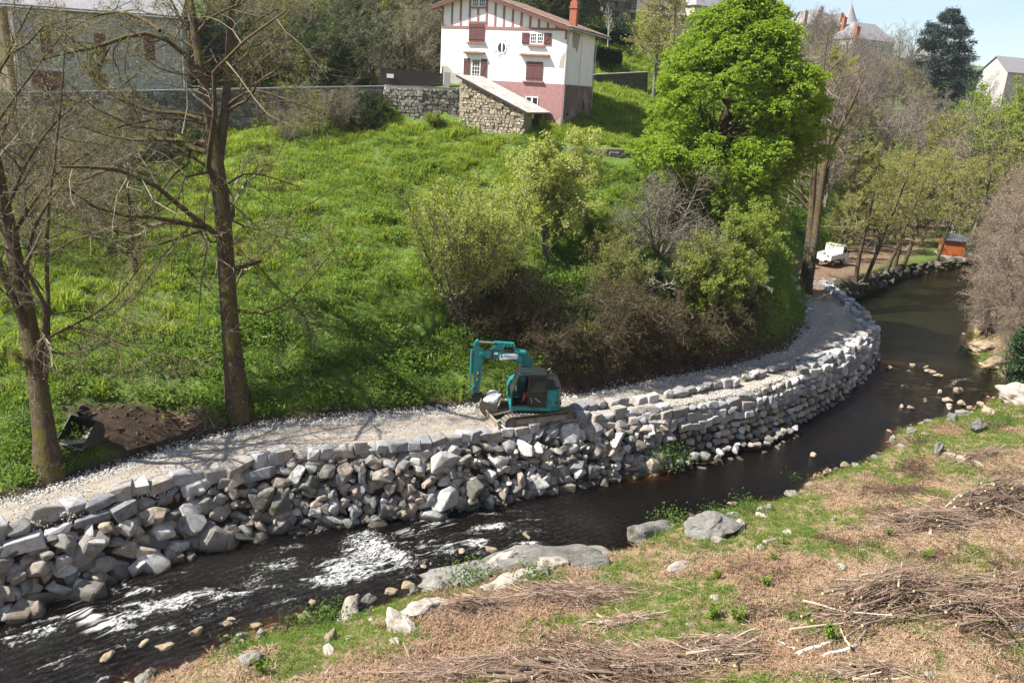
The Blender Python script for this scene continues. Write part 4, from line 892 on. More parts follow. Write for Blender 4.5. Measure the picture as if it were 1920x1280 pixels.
# ---------------------------------------------------------------- buildings on the ridge
def block(name, label, px, py, D, rot, w_, d_, h, roof, mat, rmat=M_SLATE, rh=3.0, wins=(), sides=(), over=.4, cat='building', wm=None):
    """box building; origin at its near corner, front runs to +x, side runs to +y; roof 'hip' or 'gable' (ridge along x)"""
    p = wd(px, py, D); t = thing(name, label, cat, (p[0], p[1], p[2] - h), rot)
    m = MB(); m.box((w_ / 2, d_ / 2, h / 2 - 1.5), (w_, d_, h + 3)); wl = m.build('wall', mat, t)
    o = over
    if roof == 'hip':
        r_ = min(d_, w_) / 2 * .8
        V = [(-o, -o, h), (w_ + o, -o, h), (w_ + o, d_ + o, h), (-o, d_ + o, h), (r_, d_ / 2, h + rh), (w_ - r_, d_ / 2, h + rh)]; F_ = [[0, 1, 5, 4], [1, 2, 5], [2, 3, 4, 5], [3, 0, 4], [3, 2, 1, 0]]
        m = MB(); m.add(V, polys=F_); rf_ = m.build('roof', rmat, t)
    elif roof == 'gable':
        m = MB(); m.prism([(-o, h - .1), (d_ / 2, h + rh), (d_ + o, h - .1), (d_ + o, h + .1), (d_ / 2, h + rh + .22), (-o, h + .1)], 'x', -o, w_ + o); rf_ = m.build('roof', rmat, t)
        m = MB(); m.prism([(0, h - .02), (d_, h - .02), (d_ / 2, h + rh - .05)], 'x', .0, w_); m.build('gable_wall', mat, t)
    elif roof == 'gabley':
        m = MB(); m.prism([(-o, h - .1), (w_ / 2, h + rh), (w_ + o, h - .1), (w_ + o, h + .1), (w_ / 2, h + rh + .22), (-o, h + .1)], 'y', -o, d_ + o); rf_ = m.build('roof', rmat, t)
        m = MB(); m.prism([(0, h - .02), (w_, h - .02), (w_ / 2, h + rh - .05)], 'y', 0, d_); m.build('gable_wall', mat, t)
    for (x, z, ww, hh) in wins:
        m = MB(); m.box((x, -.02, z), (ww + .16, .08, hh + .16)); f = m.build('window', wm or M_WOODW, t); m = MB(); m.box((x, -.05, z), (ww, .04, hh)); m.build('pane', M_GLASS, f)
    for (y, z, ww, hh) in sides:
        m = MB(); m.box((-.02, y, z), (.08, ww + .16, hh + .16)); f = m.build('window', wm or M_WOODW, t); m = MB(); m.box((-.05, y, z), (.04, ww, hh)); m.build('pane', M_GLASS, f)
    return t, rf_
def chimney(rf_, x, y, z0, z1, w_=.7, mat=M_BRICKR, d_=None):
    m = MB(); m.box((x, y, (z0 + z1) / 2), (w_, d_ or w_ * .8, z1 - z0)); m.box((x, y, z1 + .06), (w_ + .16, (d_ or w_ * .8) + .16, .14)); c = m.build('chimney', mat, rf_)
    m = MB(); m.tube([(x, y, z1 + .1), (x, y, z1 + .55)], w_ * .2, 8); m.build('chimney_pot', M_BRICKR, c)
E_, rf_ = block('apartment_house', 'tall beige and grey house with hipped slate roof half hidden by the bright green tree', 1306, 10, 150, math.radians(33), 8.5, 7.5, 9.5, 'hip', M_GREYR, rh=3.6,
                wins=[(1.6, 8.4, .9, 1.1), (3.8, 8.2, .9, 1.1), (6.2, 8.0, .9, 1.1), (1.6, 5.0, .9, 1.4), (3.8, 5.0, .9, 1.4), (1.6, 2.2, .9, 1.4), (3.8, 2.2, .9, 1.4)], sides=[(2.0, 5.2, .9, 1.4), (4.6, 5.2, .9, 1.4), (2.0, 2.2, .9, 1.4), (4.6, 2.2, .9, 1.4)])
m = MB(); m.box((-.03, 3.7, 8.2), (.12, 7.4, 2.5)); m.build('beige_band', M_BEIGE, E_)
chimney(rf_, 6.8, 3.7, 12, 14.2, 1.2, M_GREYR); chimney(rf_, 1.2, 6.6, 9.6, 13.2, .8, M_WOODW)
E2, rf2 = block('apartment_house', 'grey house with a second slate roof right behind the beige one', 1352, 14, 158, math.radians(30), 9, 8, 10, 'gable', M_GREYR, rh=4.2, wins=[(1.6, 8.8, .8, 1.0), (4.2, 8.8, .8, 1.0)])
E3, rf3 = block('stone_cottage', 'pale stone house with brown shutters at the top edge left of the leafing tree', 1189, 24, 138, math.radians(8), 9, 7, 3.5, 'gable', M_BEIGE, rh=3.2, wins=[(3.2, 4.2, .9, 1.5), (5.2, 4.2, .9, 1.5)])
m = MB(); m.box((4.5, .1, 5.0), (9, .2, 5.5)); m.build('upper_wall', M_COPE, E3)
for x in (2.6, 3.85, 4.55, 5.85): m = MB(); m.box((x, -.08, 4.2), (.5, .06, 1.6)); m.build('shutter', M_SHUT, E3)
terr = thing('terrace_wall', 'sunlit beige wall below the stone cottage', 'wall'); a, b = wd(1192, 23, 136), wd(1300, 34, 143); m = MB(); m.bar((a[0], a[1], a[2] - 1), (b[0], b[1], b[2] - 1), .6, 2.4); m.build('core', M_BEIGE, terr)
# manor with red chimneys, chateau with turret, gabled outbuilding
man, rm = block('manor_house', 'grey manor with big hipped slate roof and red brick chimneys on the ridge', 1601, 72, 215, math.radians(24), 15, 9, 7, 'hip', M_GREYR, rh=4.6, wins=[(3 + 2.7 * i, 4.8, 1.0, 1.7) for i in range(5)] + [(3 + 2.7 * i, 1.8, 1.0, 1.7) for i in range(5)], sides=[(3, 4.8, 1, 1.7), (6, 4.8, 1, 1.7)], cat='manor')
chimney(rm, .4, -.3, 6, 9.8, 1.3, M_BRICKR); chimney(rm, 2.0, 6.5, 7.5, 12.6, 1.0, M_BRICKR)
cha, rc = block('chateau', 'old chateau with steep gables, tall chimneys and a conical turret on the skyline', 1512, 52, 232, math.radians(14), 15, 9, 9, 'gable', M_GREYR, rh=4.6, wins=[(2 + 2.8 * i, 6, 1.0, 1.7) for i in range(5)], cat='chateau')
for x, wv in ((0.3, 4.6), (4.0, 6.6)):
    m = MB(); z0 = 9.0 if x < 1 else 8.2; rh_ = 4.4 if x < 1 else 3.2
    m.prism([(x - .4, z0), (x + wv / 2, z0 + rh_), (x + wv + .4, z0), (x + wv + .4, z0 + .22), (x + wv / 2, z0 + rh_ + .3), (x - .4, z0 + .22)], 'y', -1.6, 5); m.build('dormer_roof', M_SLATE, cha)
    m = MB(); m.prism([(x, 3), (x + wv, 3), (x + wv, z0), (x + wv / 2, z0 + rh_ - .1), (x, z0)], 'y', -1.2, 5); m.build('gable_bay', M_BEIGE if x > 1 else M_GREYR, cha)
m = MB(); m.box((7.3, -1.3, 8.4), (1.1, .1, 1.4)); m.build('bay_window', M_GLASS, cha)
M_CHB = simple('chimney_brick', (.36, .26, .21), (.28, .20, .165), 3, .9, obj=True)
for x, y, z0, z1 in ((-1.2, -.6, 7, 13.2), (2.6, -1.2, 9, 13.6), (6.8, 4.5, 12, 15.2), (10.6, -.4, 9, 13.4), (12.4, 1, 10, 13)): chimney(rc, x, y, z0, z1, 1.0, M_CHB)
m = MB(); k = 16
for (z0, r0, z1, r1) in ((2, 2.6, 10.6, 2.6),): m.tube([(13.2, -.5, z0), (13.2, -.5, z1)], [r0, r1], k)
m.build('turret', M_GREYR, cha)
m = MB(); m.tube([(13.2, -.5, 10.5), (13.2, -.5, 11.4), (13.2, -.5, 13.5), (13.2, -.5, 16.4)], [3.3, 2.5, 1.4, .06], k); cone = m.build('turret_roof', M_SLATE, cha)
m = MB(); m.tube([(13.2, -.5, 16.3), (13.2, -.5, 17.6)], .06, 6); m.build('finial', M_ZINC, cone)
outb, ro = block('outbuilding', 'plain gabled outbuilding with slate roof between the manor and the big cedar', 1718, 97, 206, math.radians(-28), 5.4, 9.0, 6.0, 'gabley', M_WALLG, rh=2.9, wins=[(2.7, 3.2, .7, 1.2)], cat='outbuilding')
frb, rfb = block('far_house', 'low far house with grey roof at the right edge behind the yellow-green trees', 1890, 136, 240, math.radians(20), 22, 10, 7, 'gable', M_GREYR, rh=4.6, cat='house')
# ---------------------------------------------------------------- hedges, terrace walls and lamp right of the house
M_HEDGE = leafmat('hedge_leaves', [(.012, .030, .012), (.022, .045, .016), (.035, .062, .020)], .15)
def garden_wall(name, label, p, q, hgt, mat, cope=None, thick=.5):
    t = thing(name, label, 'wall'); m = MB(); m.bar((p[0], p[1], p[2] - hgt / 2), (q[0], q[1], q[2] - hgt / 2), thick, hgt); m.build('core', mat, t)
    m = MB(); m.bar((p[0], p[1] - .03, p[2] + .05), (q[0], q[1] - .03, q[2] + .05), thick + .12, .1); m.build('coping', cope or M_COPE, t); return t
M_DSTONE = simple('dark_garden_stone', (.10, .092, .075), (.055, .052, .042), 3, .95, .6, 6, c3=(.04, .05, .022), s3=1.2)
garden_wall('garden_terrace_wall', 'lower mossy terrace wall right of the house with a pale top', wd(1112, 141, 86), wd(1215, 136, 89), 4.2, M_DSTONE)
garden_wall('garden_terrace_wall', 'upper dark terrace wall under the hedge right of the house', wd(1112, 97, 93), wd(1165, 105, 95), 3.2, M_DSTONE)
cl_ = wall_run('rock_face', 'dark rock face and rubble wall towering behind the street lamp', [wd(1082, -30, 112), wd(1135, -24, 114), wd(1196, -16, 116)], 2.0, mat=M_DSTONE, smat=M_ROCKS2, hr=(.5, 1.0), wr=(.6, 1.5), depth=9, cope=0, limit=110, skip=.25, cat='rock face')
lamp = thing('street_lamp', 'white globe street lamp on a thin post above the hedge', 'street lamp', tuple(wd(1124, 64, 104)))
m = MB(); m.tube([(0, 0, -.6), (0, 0, .8), (0, 0, 2.75)], [.07, .045, .04], 8); m.build('post', M_DARKW, lamp)
m = MB(); m.tube([(0, 0, 2.7), (0, 0, 2.8), (0, 0, 3.0), (0, 0, 3.2), (0, 0, 3.3)], [.08, .17, .22, .16, .04], 10); m.build('globe', M_WOODW, lamp)
m = MB(); m.tube([(0, 0, 2.62), (0, 0, 2.72)], [.1, .13], 8); m.build('collar', M_DARKW, lamp)
# orange hut by the pool
M_ORANGE = simple('orange_boards', (.34, .085, .022), (.42, .12, .032), 4, .8, .2, obj=True)
hp = wd(1763, 487, 103.5); hp[2] = gz(hp[0], hp[1] + 1) + .12
hut = thing('hut', 'small orange wooden hut with dark ridged roof at the head of the pool', 'hut', tuple(hp), math.radians(-14))
HW, HD, HH = 2.6, 2.5, 2.0
for (cx, cy, sx, sy) in ((HW / 2, .03, HW, .06), (HW / 2, HD - .03, HW, .06), (.03, HD / 2, .06, HD - .12), (HW - .03, HD / 2, .06, HD - .12)):
    m = MB(); n = int(max(sx, sy) / .2)
    for i in range(n):
        u = (i + .5) / n - .5
        m.box((cx + (u * sx if sx > sy else 0), cy + (u * sy if sy > sx else 0), HH / 2), ((sx / n * .96) if sx > sy else .06, (sy / n * .96) if sy > sx else .06, HH))
    m.box((cx, cy, HH / 2), (sx - .02 if sx > sy else .04, sy - .02 if sy > sx else .04, HH - .02)); m.build('wall_panel', M_ORANGE, hut)
m = MB(); m.prism([(0, HH), (HD, HH), (HD / 2, HH + .55)], 'x', .02, .08); m.prism([(0, HH), (HD, HH), (HD / 2, HH + .55)], 'x', HW - .08, HW - .02); m.build('gable', M_ORANGE, hut)
m = MB(); m.prism([(-.25, HH - .1), (HD / 2, HH + .55), (HD + .25, HH - .1), (HD + .25, HH - .02), (HD / 2, HH + .64), (-.25, HH - .02)], 'x', -.2, HW + .2)
for i in range(12):
    x = -.15 + (HW + .3) * i / 11; m.bar((x, -.25, HH - .0), (x, HD / 2, HH + .66), .05, .05); m.bar((x, HD + .25, HH - .0), (x, HD / 2, HH + .66), .05, .05)
m.build('roof', simple('hut_roof', (.05, .055, .065), (.085, .09, .10), 4, .6), hut)
m = MB(); m.box((HW / 2, HD / 2, -.3), (HW + .5, HD + .6, .5)); m.build('plinth', M_COPE, hut)
# ================================================================ VEGETATION
def lerp_poly(P, R, b, t):
    """position, tangent, radius at parameter t (0..1) on polylines b"""
    n = P.shape[1]; f = np.clip(t, 0, .9999) * (n - 1); i = f.astype(int); u = (f - i)[:, None]
    p = P[b, i] * (1 - u) + P[b, i + 1] * u; d = P[b, i + 1] - P[b, i]; d /= np.linalg.norm(d, axis=1, keepdims=True) + 1e-9
    return p, d, R[b, i] * (1 - u[:, 0]) + R[b, i + 1] * u[:, 0]
def grow(g, P, R, nc, t0=.25, t1=.98, ang=(35, 70), lf=.5, npts=5, curl=.25, up=.1, rf=.6, rmin=.004, minlen=0.05, out=0.0, taper=.25):
    """children of polylines: nc each"""
    B = len(P); b = np.repeat(np.arange(B), nc); M = len(b)
    t = t0 + (t1 - t0) * ((np.tile(np.arange(nc), B) + g.random(M)) / nc)
    p, d, r = lerp_poly(P, R, b, t)
    seg = np.linalg.norm(np.diff(P, axis=1), axis=2).sum(1)
    L = np.maximum(seg[b] * lf * (1.15 - .65 * t) * g.uniform(.6, 1.3, M), minlen)
    a = np.radians(g.uniform(*ang, M)); v = g.normal(0, 1, (M, 3)); v -= (v * d).sum(1, keepdims=True) * d; v /= np.linalg.norm(v, axis=1, keepdims=True) + 1e-9
    D = d * np.cos(a)[:, None] + v * np.sin(a)[:, None]; D[:, 2] += up; D /= np.linalg.norm(D, axis=1, keepdims=True)
    Q = np.empty((M, npts, 3)); Q[:, 0] = p; st = (L / (npts - 1))[:, None]
    for i in range(1, npts):
        D = D + g.normal(0, curl, (M, 3)); D[:, 2] += up * .5; D /= np.linalg.norm(D, axis=1, keepdims=True); Q[:, i] = Q[:, i - 1] + D * st
    r0 = np.maximum(np.minimum(r * rf, r * .95), rmin); RR = r0[:, None] * np.linspace(1, taper, npts)[None]
    return Q, np.maximum(RR, rmin * .6)
def poly_from(pts, rad, n):
    pts = np.array(pts, float); s = np.concatenate(([0], np.cumsum(np.linalg.norm(np.diff(pts, axis=0), axis=1)))); t = np.linspace(0, s[-1], n)
    # Catmull-style smoothing by dense interpolation then averaging
    q = np.column_stack([np.interp(t, s, pts[:, i]) for i in range(3)]); q2 = q.copy(); q2[1:-1] = (q[:-2] + 2 * q[1:-1] + q[2:]) / 4
    return q2, np.interp(t, s, rad)
def tubes_mesh(name, sets, mat, smooth=True):
    """sets: list of (P,R,k)"""
    Vs, Qs, rn = [], [], []; n = 0; g = np.random.default_rng(len(sets))
    for P, R, k in sets:
        if len(P) == 0: continue
        V, Q = tube_arrays(P, R, k); Vs.append(V); Qs.append(Q + n); n += len(V); rn.append(np.repeat(g.random(len(P)), len(Q) // len(P)))
    return mk_mesh(name, np.vstack(Vs), quads=np.vstack(Qs), mat=mat, smooth=smooth, attrs={'rnd': ('FACE', 'FLOAT', np.concatenate(rn))})
def mat_twig(name, cols):
    m, nt, b = _mat(name); c = ramp(nt, attr(nt, 'rnd').outputs['Fac'], [(i / max(1, len(cols) - 1), cc) for i, cc in enumerate(cols)])
    c = mix(nt, 1.0, c, ramp(nt, noise(nt, 3.0, 4), [(.3, (.7, .7, .7)), (.7, (1.2, 1.2, 1.2))]), 'MULTIPLY'); nt.links.new(c, b.inputs['Base Color']); b.inputs['Roughness'].default_value = .9; b.inputs['Specular IOR Level'].default_value = .15; return m
def leaves_mesh(name, g, pos, size, mat, aspect=.5, droop=.0, normal_up=.4, fold=True, dirs=None, size_var=.35):
    """each leaf: a pair of triangles folded along its midrib"""
    n = len(pos); d = g.normal(0, 1, (n, 3)) if dirs is None else dirs + g.normal(0, .45, (n, 3)); d[:, 2] -= droop; d /= np.linalg.norm(d, axis=1, keepdims=True)
    u = g.normal(0, 1, (n, 3)); u[:, 2] += normal_up * 2.5; x = np.cross(d, u); x /= np.linalg.norm(x, axis=1, keepdims=True) + 1e-9; nn = np.cross(x, d)
    s = (size * g.uniform(1 - size_var, 1 + size_var, n))[:, None]
    V = np.stack((pos, pos + d * s * .55 + x * s * aspect * .5 + nn * s * .12, pos + d * s, pos + d * s * .55 - x * s * aspect * .5 + nn * s * .12), 1).reshape(-1, 3)
    b = np.arange(n)[:, None] * 4; T = np.concatenate((b + np.array([[0, 1, 2]]), b + np.array([[0, 2, 3]])), 1).reshape(-1, 3)
    return mk_mesh(name, V, tris=T, mat=mat, attrs={'rnd': ('FACE', 'FLOAT', np.repeat(g.random(n), 2))})
def mat_bark(name, c1, c2, moss=.5, mc=(.11, .095, .02), lichen=.2, sc=7):
    m, nt, b = _mat(name); g = nt.nodes.new('ShaderNodeNewGeometry'); pos = g.outputs['Position']
    mp = N(nt, 'ShaderNodeMapping'); mp.inputs['Scale'].default_value = (1, 1, .35); nt.links.new(pos, mp.inputs[0])
    n1 = noise(nt, sc, 7, .7, mp.outputs[0]); c = ramp(nt, n1, [(.3, c1), (.7, c2)])
    if lichen: c = mix(nt, ramp(nt, noise(nt, 5, 5, .7, pos), [(.60, (0, 0, 0)), (.68, (lichen,) * 3)]), c, (.42, .42, .38))
    if moss:
        sp = nt.nodes.new('ShaderNodeSeparateXYZ'); nt.links.new(g.outputs['Normal'], sp.inputs[0])
        f = math_(nt, 'ADD', math_(nt, 'MULTIPLY', noise(nt, 1.4, 5, .7, pos), 1.2), math_(nt, 'MULTIPLY', sp.outputs[2], .35))
        c = mix(nt, ramp(nt, f, [(.66, (0, 0, 0)), (.82, (moss,) * 3)]), c, mc)
    nt.links.new(c, b.inputs['Base Color']); b.inputs['Roughness'].default_value = .95; b.inputs['Specular IOR Level'].default_value = .1
    bump(nt, b, n1, .8, .05); return m
M_BARK = mat_bark('mossy_bark', (.024, .017, .012), (.125, .094, .068), .7, (.10, .085, .016), .3, 9)
M_BARKG = mat_bark('grey_bark', (.10, .088, .072), (.23, .205, .175), .35)
M_TWIG = mat_twig('twigs', [(.10, .08, .065), (.24, .20, .16), (.36, .31, .26)])
M_TWIGM = mat_twig('mossy_twigs', [(.055, .042, .025), (.15, .12, .075), (.30, .26, .20)])
M_TWIGP = mat_twig('pale_twigs', [(.34, .30, .25), (.44, .40, .34)])
M_TWIGB = mat_twig('brown_twigs', [(.11, .08, .062), (.21, .16, .125), (.31, .25, .205)])
M_BUD = leafmat('bud_leaves', [(.20, .21, .05), (.26, .26, .07), (.15, .18, .04)], .4)
M_LEAFY = leafmat('young_leaves', [(.18, .25, .04), (.24, .31, .055), (.31, .36, .08)], .48)
M_LEAFYB = leafmat('yellow_green_leaves', [(.25, .24, .04), (.30, .28, .05), (.20, .215, .04)], .45)
M_LEAFD = leafmat('dark_leaves', [(.03, .055, .014), (.05, .085, .02), (.075, .115, .028)], .3)
M_LEAFO = leafmat('olive_leaves', [(.18, .20, .055), (.24, .25, .075), (.14, .165, .045)], .42)
M_CHEST = leafmat('chestnut_leaves', [(.15, .23, .022), (.215, .31, .034), (.30, .385, .055)], .48, vscale=.5)
M_IVY = leafmat('ivy_leaves', [(.012, .032, .010), (.022, .050, .015), (.04, .075, .02)], .15, .4)
M_CEDAR = leafmat('cedar_needles', [(.04, .065, .055), (.06, .09, .075), (.085, .115, .095)], .1)

def full_tree(name, g, base_sets, levels, twig_mat, bark, leaf=None, leaf_levels=1, parent=None, twigs_name='twigs'):
    """base_sets: [(P,R,k)] trunk and limbs. levels: list of dict for grow(); grows from limbs, then from each new level"""
    cur = [(P, R) for P, R, k in base_sets]; twig_sets = []; lastP = None
    for li, lv in enumerate(levels):
        lv = dict(lv); k = lv.pop('k', 3); nxt = []
        ncs = lv.pop('nc')
        for idx, (P, R) in enumerate(cur):
            nc = ncs[idx] if isinstance(ncs, (list, tuple)) and li == 0 else ncs
            if isinstance(nc, (list, tuple)): nc = nc[0]
            if nc == 0: continue
            nxt.append(grow(g, P, R, nc, **lv))
        P = np.concatenate([a for a, _ in nxt]); R = np.concatenate([b for _, b in nxt]); twig_sets.append((P, R, k)); cur = [(P, R)]
    return twig_sets

def dress(root, g, sets_trunk, twig_sets, bark, twig_mat, leaf=None, thick=1, tname='trunk'):
    link(tname, tubes_mesh(tname, sets_trunk, bark), root)
    if thick: link('branches', tubes_mesh('branches', twig_sets[:thick], bark), root)
    o = link('twigs', tubes_mesh('twigs', twig_sets[thick:], twig_mat, False), root, kind='stuff')
    if leaf:
        mat, per, size, asp, droop, src = leaf
        pts = []
        for P, R, k in twig_sets[-src:]:
            n = len(P); b = np.repeat(np.arange(n), per); p, d, r = lerp_poly(P, R, b, g.uniform(.25, 1, len(b))); pts.append(p + g.normal(0, .03, p.shape))
        pts = np.concatenate(pts); link('leaves', leaves_mesh('leaves', g, pts, size, mat, asp, droop), root, kind='stuff')

# ---------------------------------------------------------------- hero trees (limbs traced in depth, then grown)
def limb(pp, n=9):
    """pp: (px, py, depth, radius) -> world polyline"""
    return poly_from([wd(x, y, d) for x, y, d, r in pp], [r for *_, r in pp], n)
def hero(name, label, trunk, limbs, levels, seed, bark=M_BARK, twig=M_TWIGM, leaf=None, thick=1, ncs=None, cat='tree', kt=10):
    g = np.random.default_rng(seed)
    q = pix(ground_at(trunk[0][0][0], trunk[0][0][1] - 4))[2] / trunk[0][0][2]; fx = lambda L: [(x, y, d * q, r * q) for x, y, d, r in L]; trunk = [fx(t) for t in trunk]; limbs = [[(x, y, d, r * .72) for x, y, d, r in fx(l)] for l in limbs]
    t0 = [limb(t, 14) for t in trunk]; l0 = [limb(l, 9) for l in limbs]
    org = t0[0][0][0].copy(); org[2] = gz(org[0], org[1]); root = thing(name, label, cat, tuple(org))
    # flare at the foot and start below ground
    P, R = t0[0]; P[0, 2] = min(P[0, 2], org[2]) - .4; R[0] *= 1.35; R[1] *= 1.08
    t0 = [(p - org, r) for p, r in t0]; l0 = [(p - org, r) for p, r in l0]
    base_sets = [(p[None], r[None], kt) for p, r in t0] + [(p[None], r[None], 7) for p, r in l0]
    lv = [dict(x) for x in levels]; lv[0]['nc'] = ([x for x in (ncs or [6] * len(t0))] + [lv[0]['nc']] * len(l0))
    tw = full_tree(name, g, base_sets, lv, twig, bark)
    dress(root, g, base_sets, tw, bark, twig, leaf, thick); return root
# big forked tree left of centre
T2 = hero('forked_tree', 'tall bare forked tree with mossy limbs and ivy round its foot standing in the meadow',
    [[(446, 778, 39.4, .52), (440, 700, 39.4, .44), (430, 600, 39.4, .42), (424, 500, 39.5, .40), (420, 400, 39.5, .39), (404, 300, 39.5, .40), (396, 240, 39.5, .30), (385, 190, 39.4, .25), (374, 120, 39.2, .22), (364, 60, 39.1, .18), (356, 0, 39, .15), (350, -70, 39, .13), (340, -150, 39, .07)],
     [(408, 310, 39.6, .27), (422, 220, 39.9, .21), (427, 140, 40.1, .18), (430, 60, 40.2, .15), (436, 0, 40.3, .13), (445, -80, 40.4, .11), (450, -150, 40.4, .05)]],
    [[(377, 138, 39.2, .22), (352, 105, 38.8, .19), (325, 75, 38.4, .17), (285, 55, 38, .155), (240, 62, 37.6, .145), (205, 88, 37.2, .125), (160, 92, 36.9, .10), (115, 100, 36.5, .08), (60, 118, 36, .045)],
     [(300, 58, 38.1, .13), (262, 30, 38.8, .11), (215, 20, 39.4, .09), (170, 32, 40, .06), (120, 60, 40.3, .035)],
     [(205, 88, 37.2, .075), (190, 120, 37.0, .06), (175, 150, 36.9, .04)],
     [(420, 205, 39.9, .12), (445, 180, 39.4, .10), (480, 165, 38.8, .085), (515, 180, 38.4, .07), (560, 195, 38.1, .055), (610, 215, 37.8, .03)],
     [(425, 215, 40, .11), (450, 175, 40.5, .085), (480, 145, 41, .065), (530, 125, 41.6, .045), (600, 108, 42, .025)],
     [(392, 235, 39.3, .10), (350, 222, 38.8, .08), (300, 222, 38.4, .065), (250, 232, 38, .05), (190, 248, 37.6, .03)],
     [(436, 580, 39.5, .11), (470, 590, 39.1, .09), (515, 588, 38.7, .08), (545, 565, 38.4, .065), (575, 530, 38.2, .055), (610, 490, 38, .04), (645, 440, 37.8, .02)],
     [(424, 415, 39.6, .08), (400, 470, 39.3, .06), (380, 430, 39, .05), (385, 380, 38.8, .04), (395, 345, 38.6, .03)],
     [(428, 345, 39.6, .085), (460, 322, 40, .06), (500, 330, 40.4, .045), (560, 350, 41, .03)],
     [(430, 380, 39.5, .075), (455, 400, 39, .06), (500, 440, 38.6, .04), (560, 450, 38.3, .025)],
     [(430, 100, 40.1, .11), (455, 60, 40.6, .085), (500, 25, 41, .06), (550, 5, 41.3, .035)],
     [(370, 90, 39.1, .12), (340, 40, 39.7, .10), (310, -20, 40.2, .06), (280, -60, 40.5, .03)]],
    [dict(nc=11, t0=.2, ang=(35, 85), lf=.45, npts=7, curl=.30, up=-.02, rf=.42, rmin=.011, k=5), dict(nc=7, t0=.12, ang=(30, 75), lf=.55, npts=5, curl=.36, up=-.03, rf=.5, rmin=.009, k=3), dict(nc=7, t0=.15, ang=(30, 75), lf=.72, npts=4, curl=.36, up=-.03, rf=.55, rmin=.006, k=3)],
    21, ncs=[14, 10], leaf=(M_BUD, 2, .085, .6, .0, 1))
# ivy round the foot of it
def ivy_on(root, P, R, n, z0, z1, seed, size=.11, mat=None, name='ivy', thick=.06):
    g = np.random.default_rng(seed); t = z0 + (z1 - z0) * g.random(n) ** 1.4; p, d, r = lerp_poly(P[None], R[None], np.zeros(n, int), t); a = g.uniform(0, 6.28, n)
    q = p + np.column_stack((np.cos(a), np.sin(a), np.zeros(n))) * (r + thick * g.random(n))[:, None]
    link(name, leaves_mesh(name, g, q, size, mat or M_IVY, .85, .5, .2), root, kind='stuff')
_p, _r2 = limb([(446, 778, 39.4, .50), (440, 700, 39.4, .44), (430, 600, 39.4, .42)], 9); ivy_on(T2, _p - np.array(T2.location), _r2, 1500, 0.0, .72, 5)
# leaning tree at the left edge
T1 = hero('leaning_tree', 'thick brown bare tree leaning left beside the black bucket at the track edge',
    [[(92, 892, 31.4, .50), (86, 830, 31.4, .40), (76, 760, 31.5, .37), (66, 680, 31.6, .35), (52, 600, 31.7, .34), (36, 520, 31.8, .30), (18, 440, 31.9, .27), (2, 360, 32, .25), (-16, 270, 32, .22), (-30, 180, 32, .18), (-45, 80, 32, .12), (-60, -40, 32, .06)],
     [(84, 715, 31.6, .10), (88, 660, 31.3, .09), (92, 600, 31.1, .085), (88, 520, 31, .08), (86, 440, 31, .07), (96, 340, 31, .06), (110, 240, 31.1, .045), (120, 120, 31.2, .03), (126, 20, 31.3, .02)]],
    [[(48, 560, 31.7, .15), (50, 490, 31.2, .12), (60, 430, 30.8, .10), (90, 380, 30.4, .07), (130, 330, 30, .04)],
     [(76, 640, 31.6, .10), (110, 620, 31.1, .08), (160, 600, 30.7, .065), (220, 560, 30.4, .05), (270, 490, 30.2, .03)],
     [(70, 640, 31.5, .07), (150, 605, 30.6, .06), (220, 640, 30.2, .045), (280, 660, 30, .035), (340, 675, 29.9, .02)],
     [(20, 450, 31.9, .12), (60, 380, 32.4, .09), (110, 320, 33, .065), (180, 280, 33.6, .04)],
     [(10, 400, 32, .12), (50, 300, 31.6, .09), (100, 230, 31.2, .06), (160, 180, 31, .035)],
     [(48, 580, 31.6, .06), (20, 560, 31, .05), (-20, 520, 30.6, .04)], [(-20, 250, 32, .1), (30, 180, 31.8, .07), (80, 110, 31.5, .05), (130, 50, 31.2, .03)],
     [(-30, 180, 32, .1), (20, 90, 32.6, .07), (60, 10, 33, .04)], [(60, 690, 31.6, .05), (35, 670, 31.2, .04), (25, 655, 31, .02)]],
    [dict(nc=11, t0=.15, ang=(35, 85), lf=.5, npts=7, curl=.28, up=0, rf=.45, rmin=.012, k=5), dict(nc=7, t0=.15, ang=(30, 75), lf=.55, npts=5, curl=.35, up=-.03, rf=.5, rmin=.008, k=3), dict(nc=7, t0=.15, ang=(30, 75), lf=.66, npts=4, curl=.35, up=-.03, rf=.6, rmin=.007, k=3)],
    22, ncs=[8, 12], leaf=(M_BUD, 1, .07, .6, 0, 1))
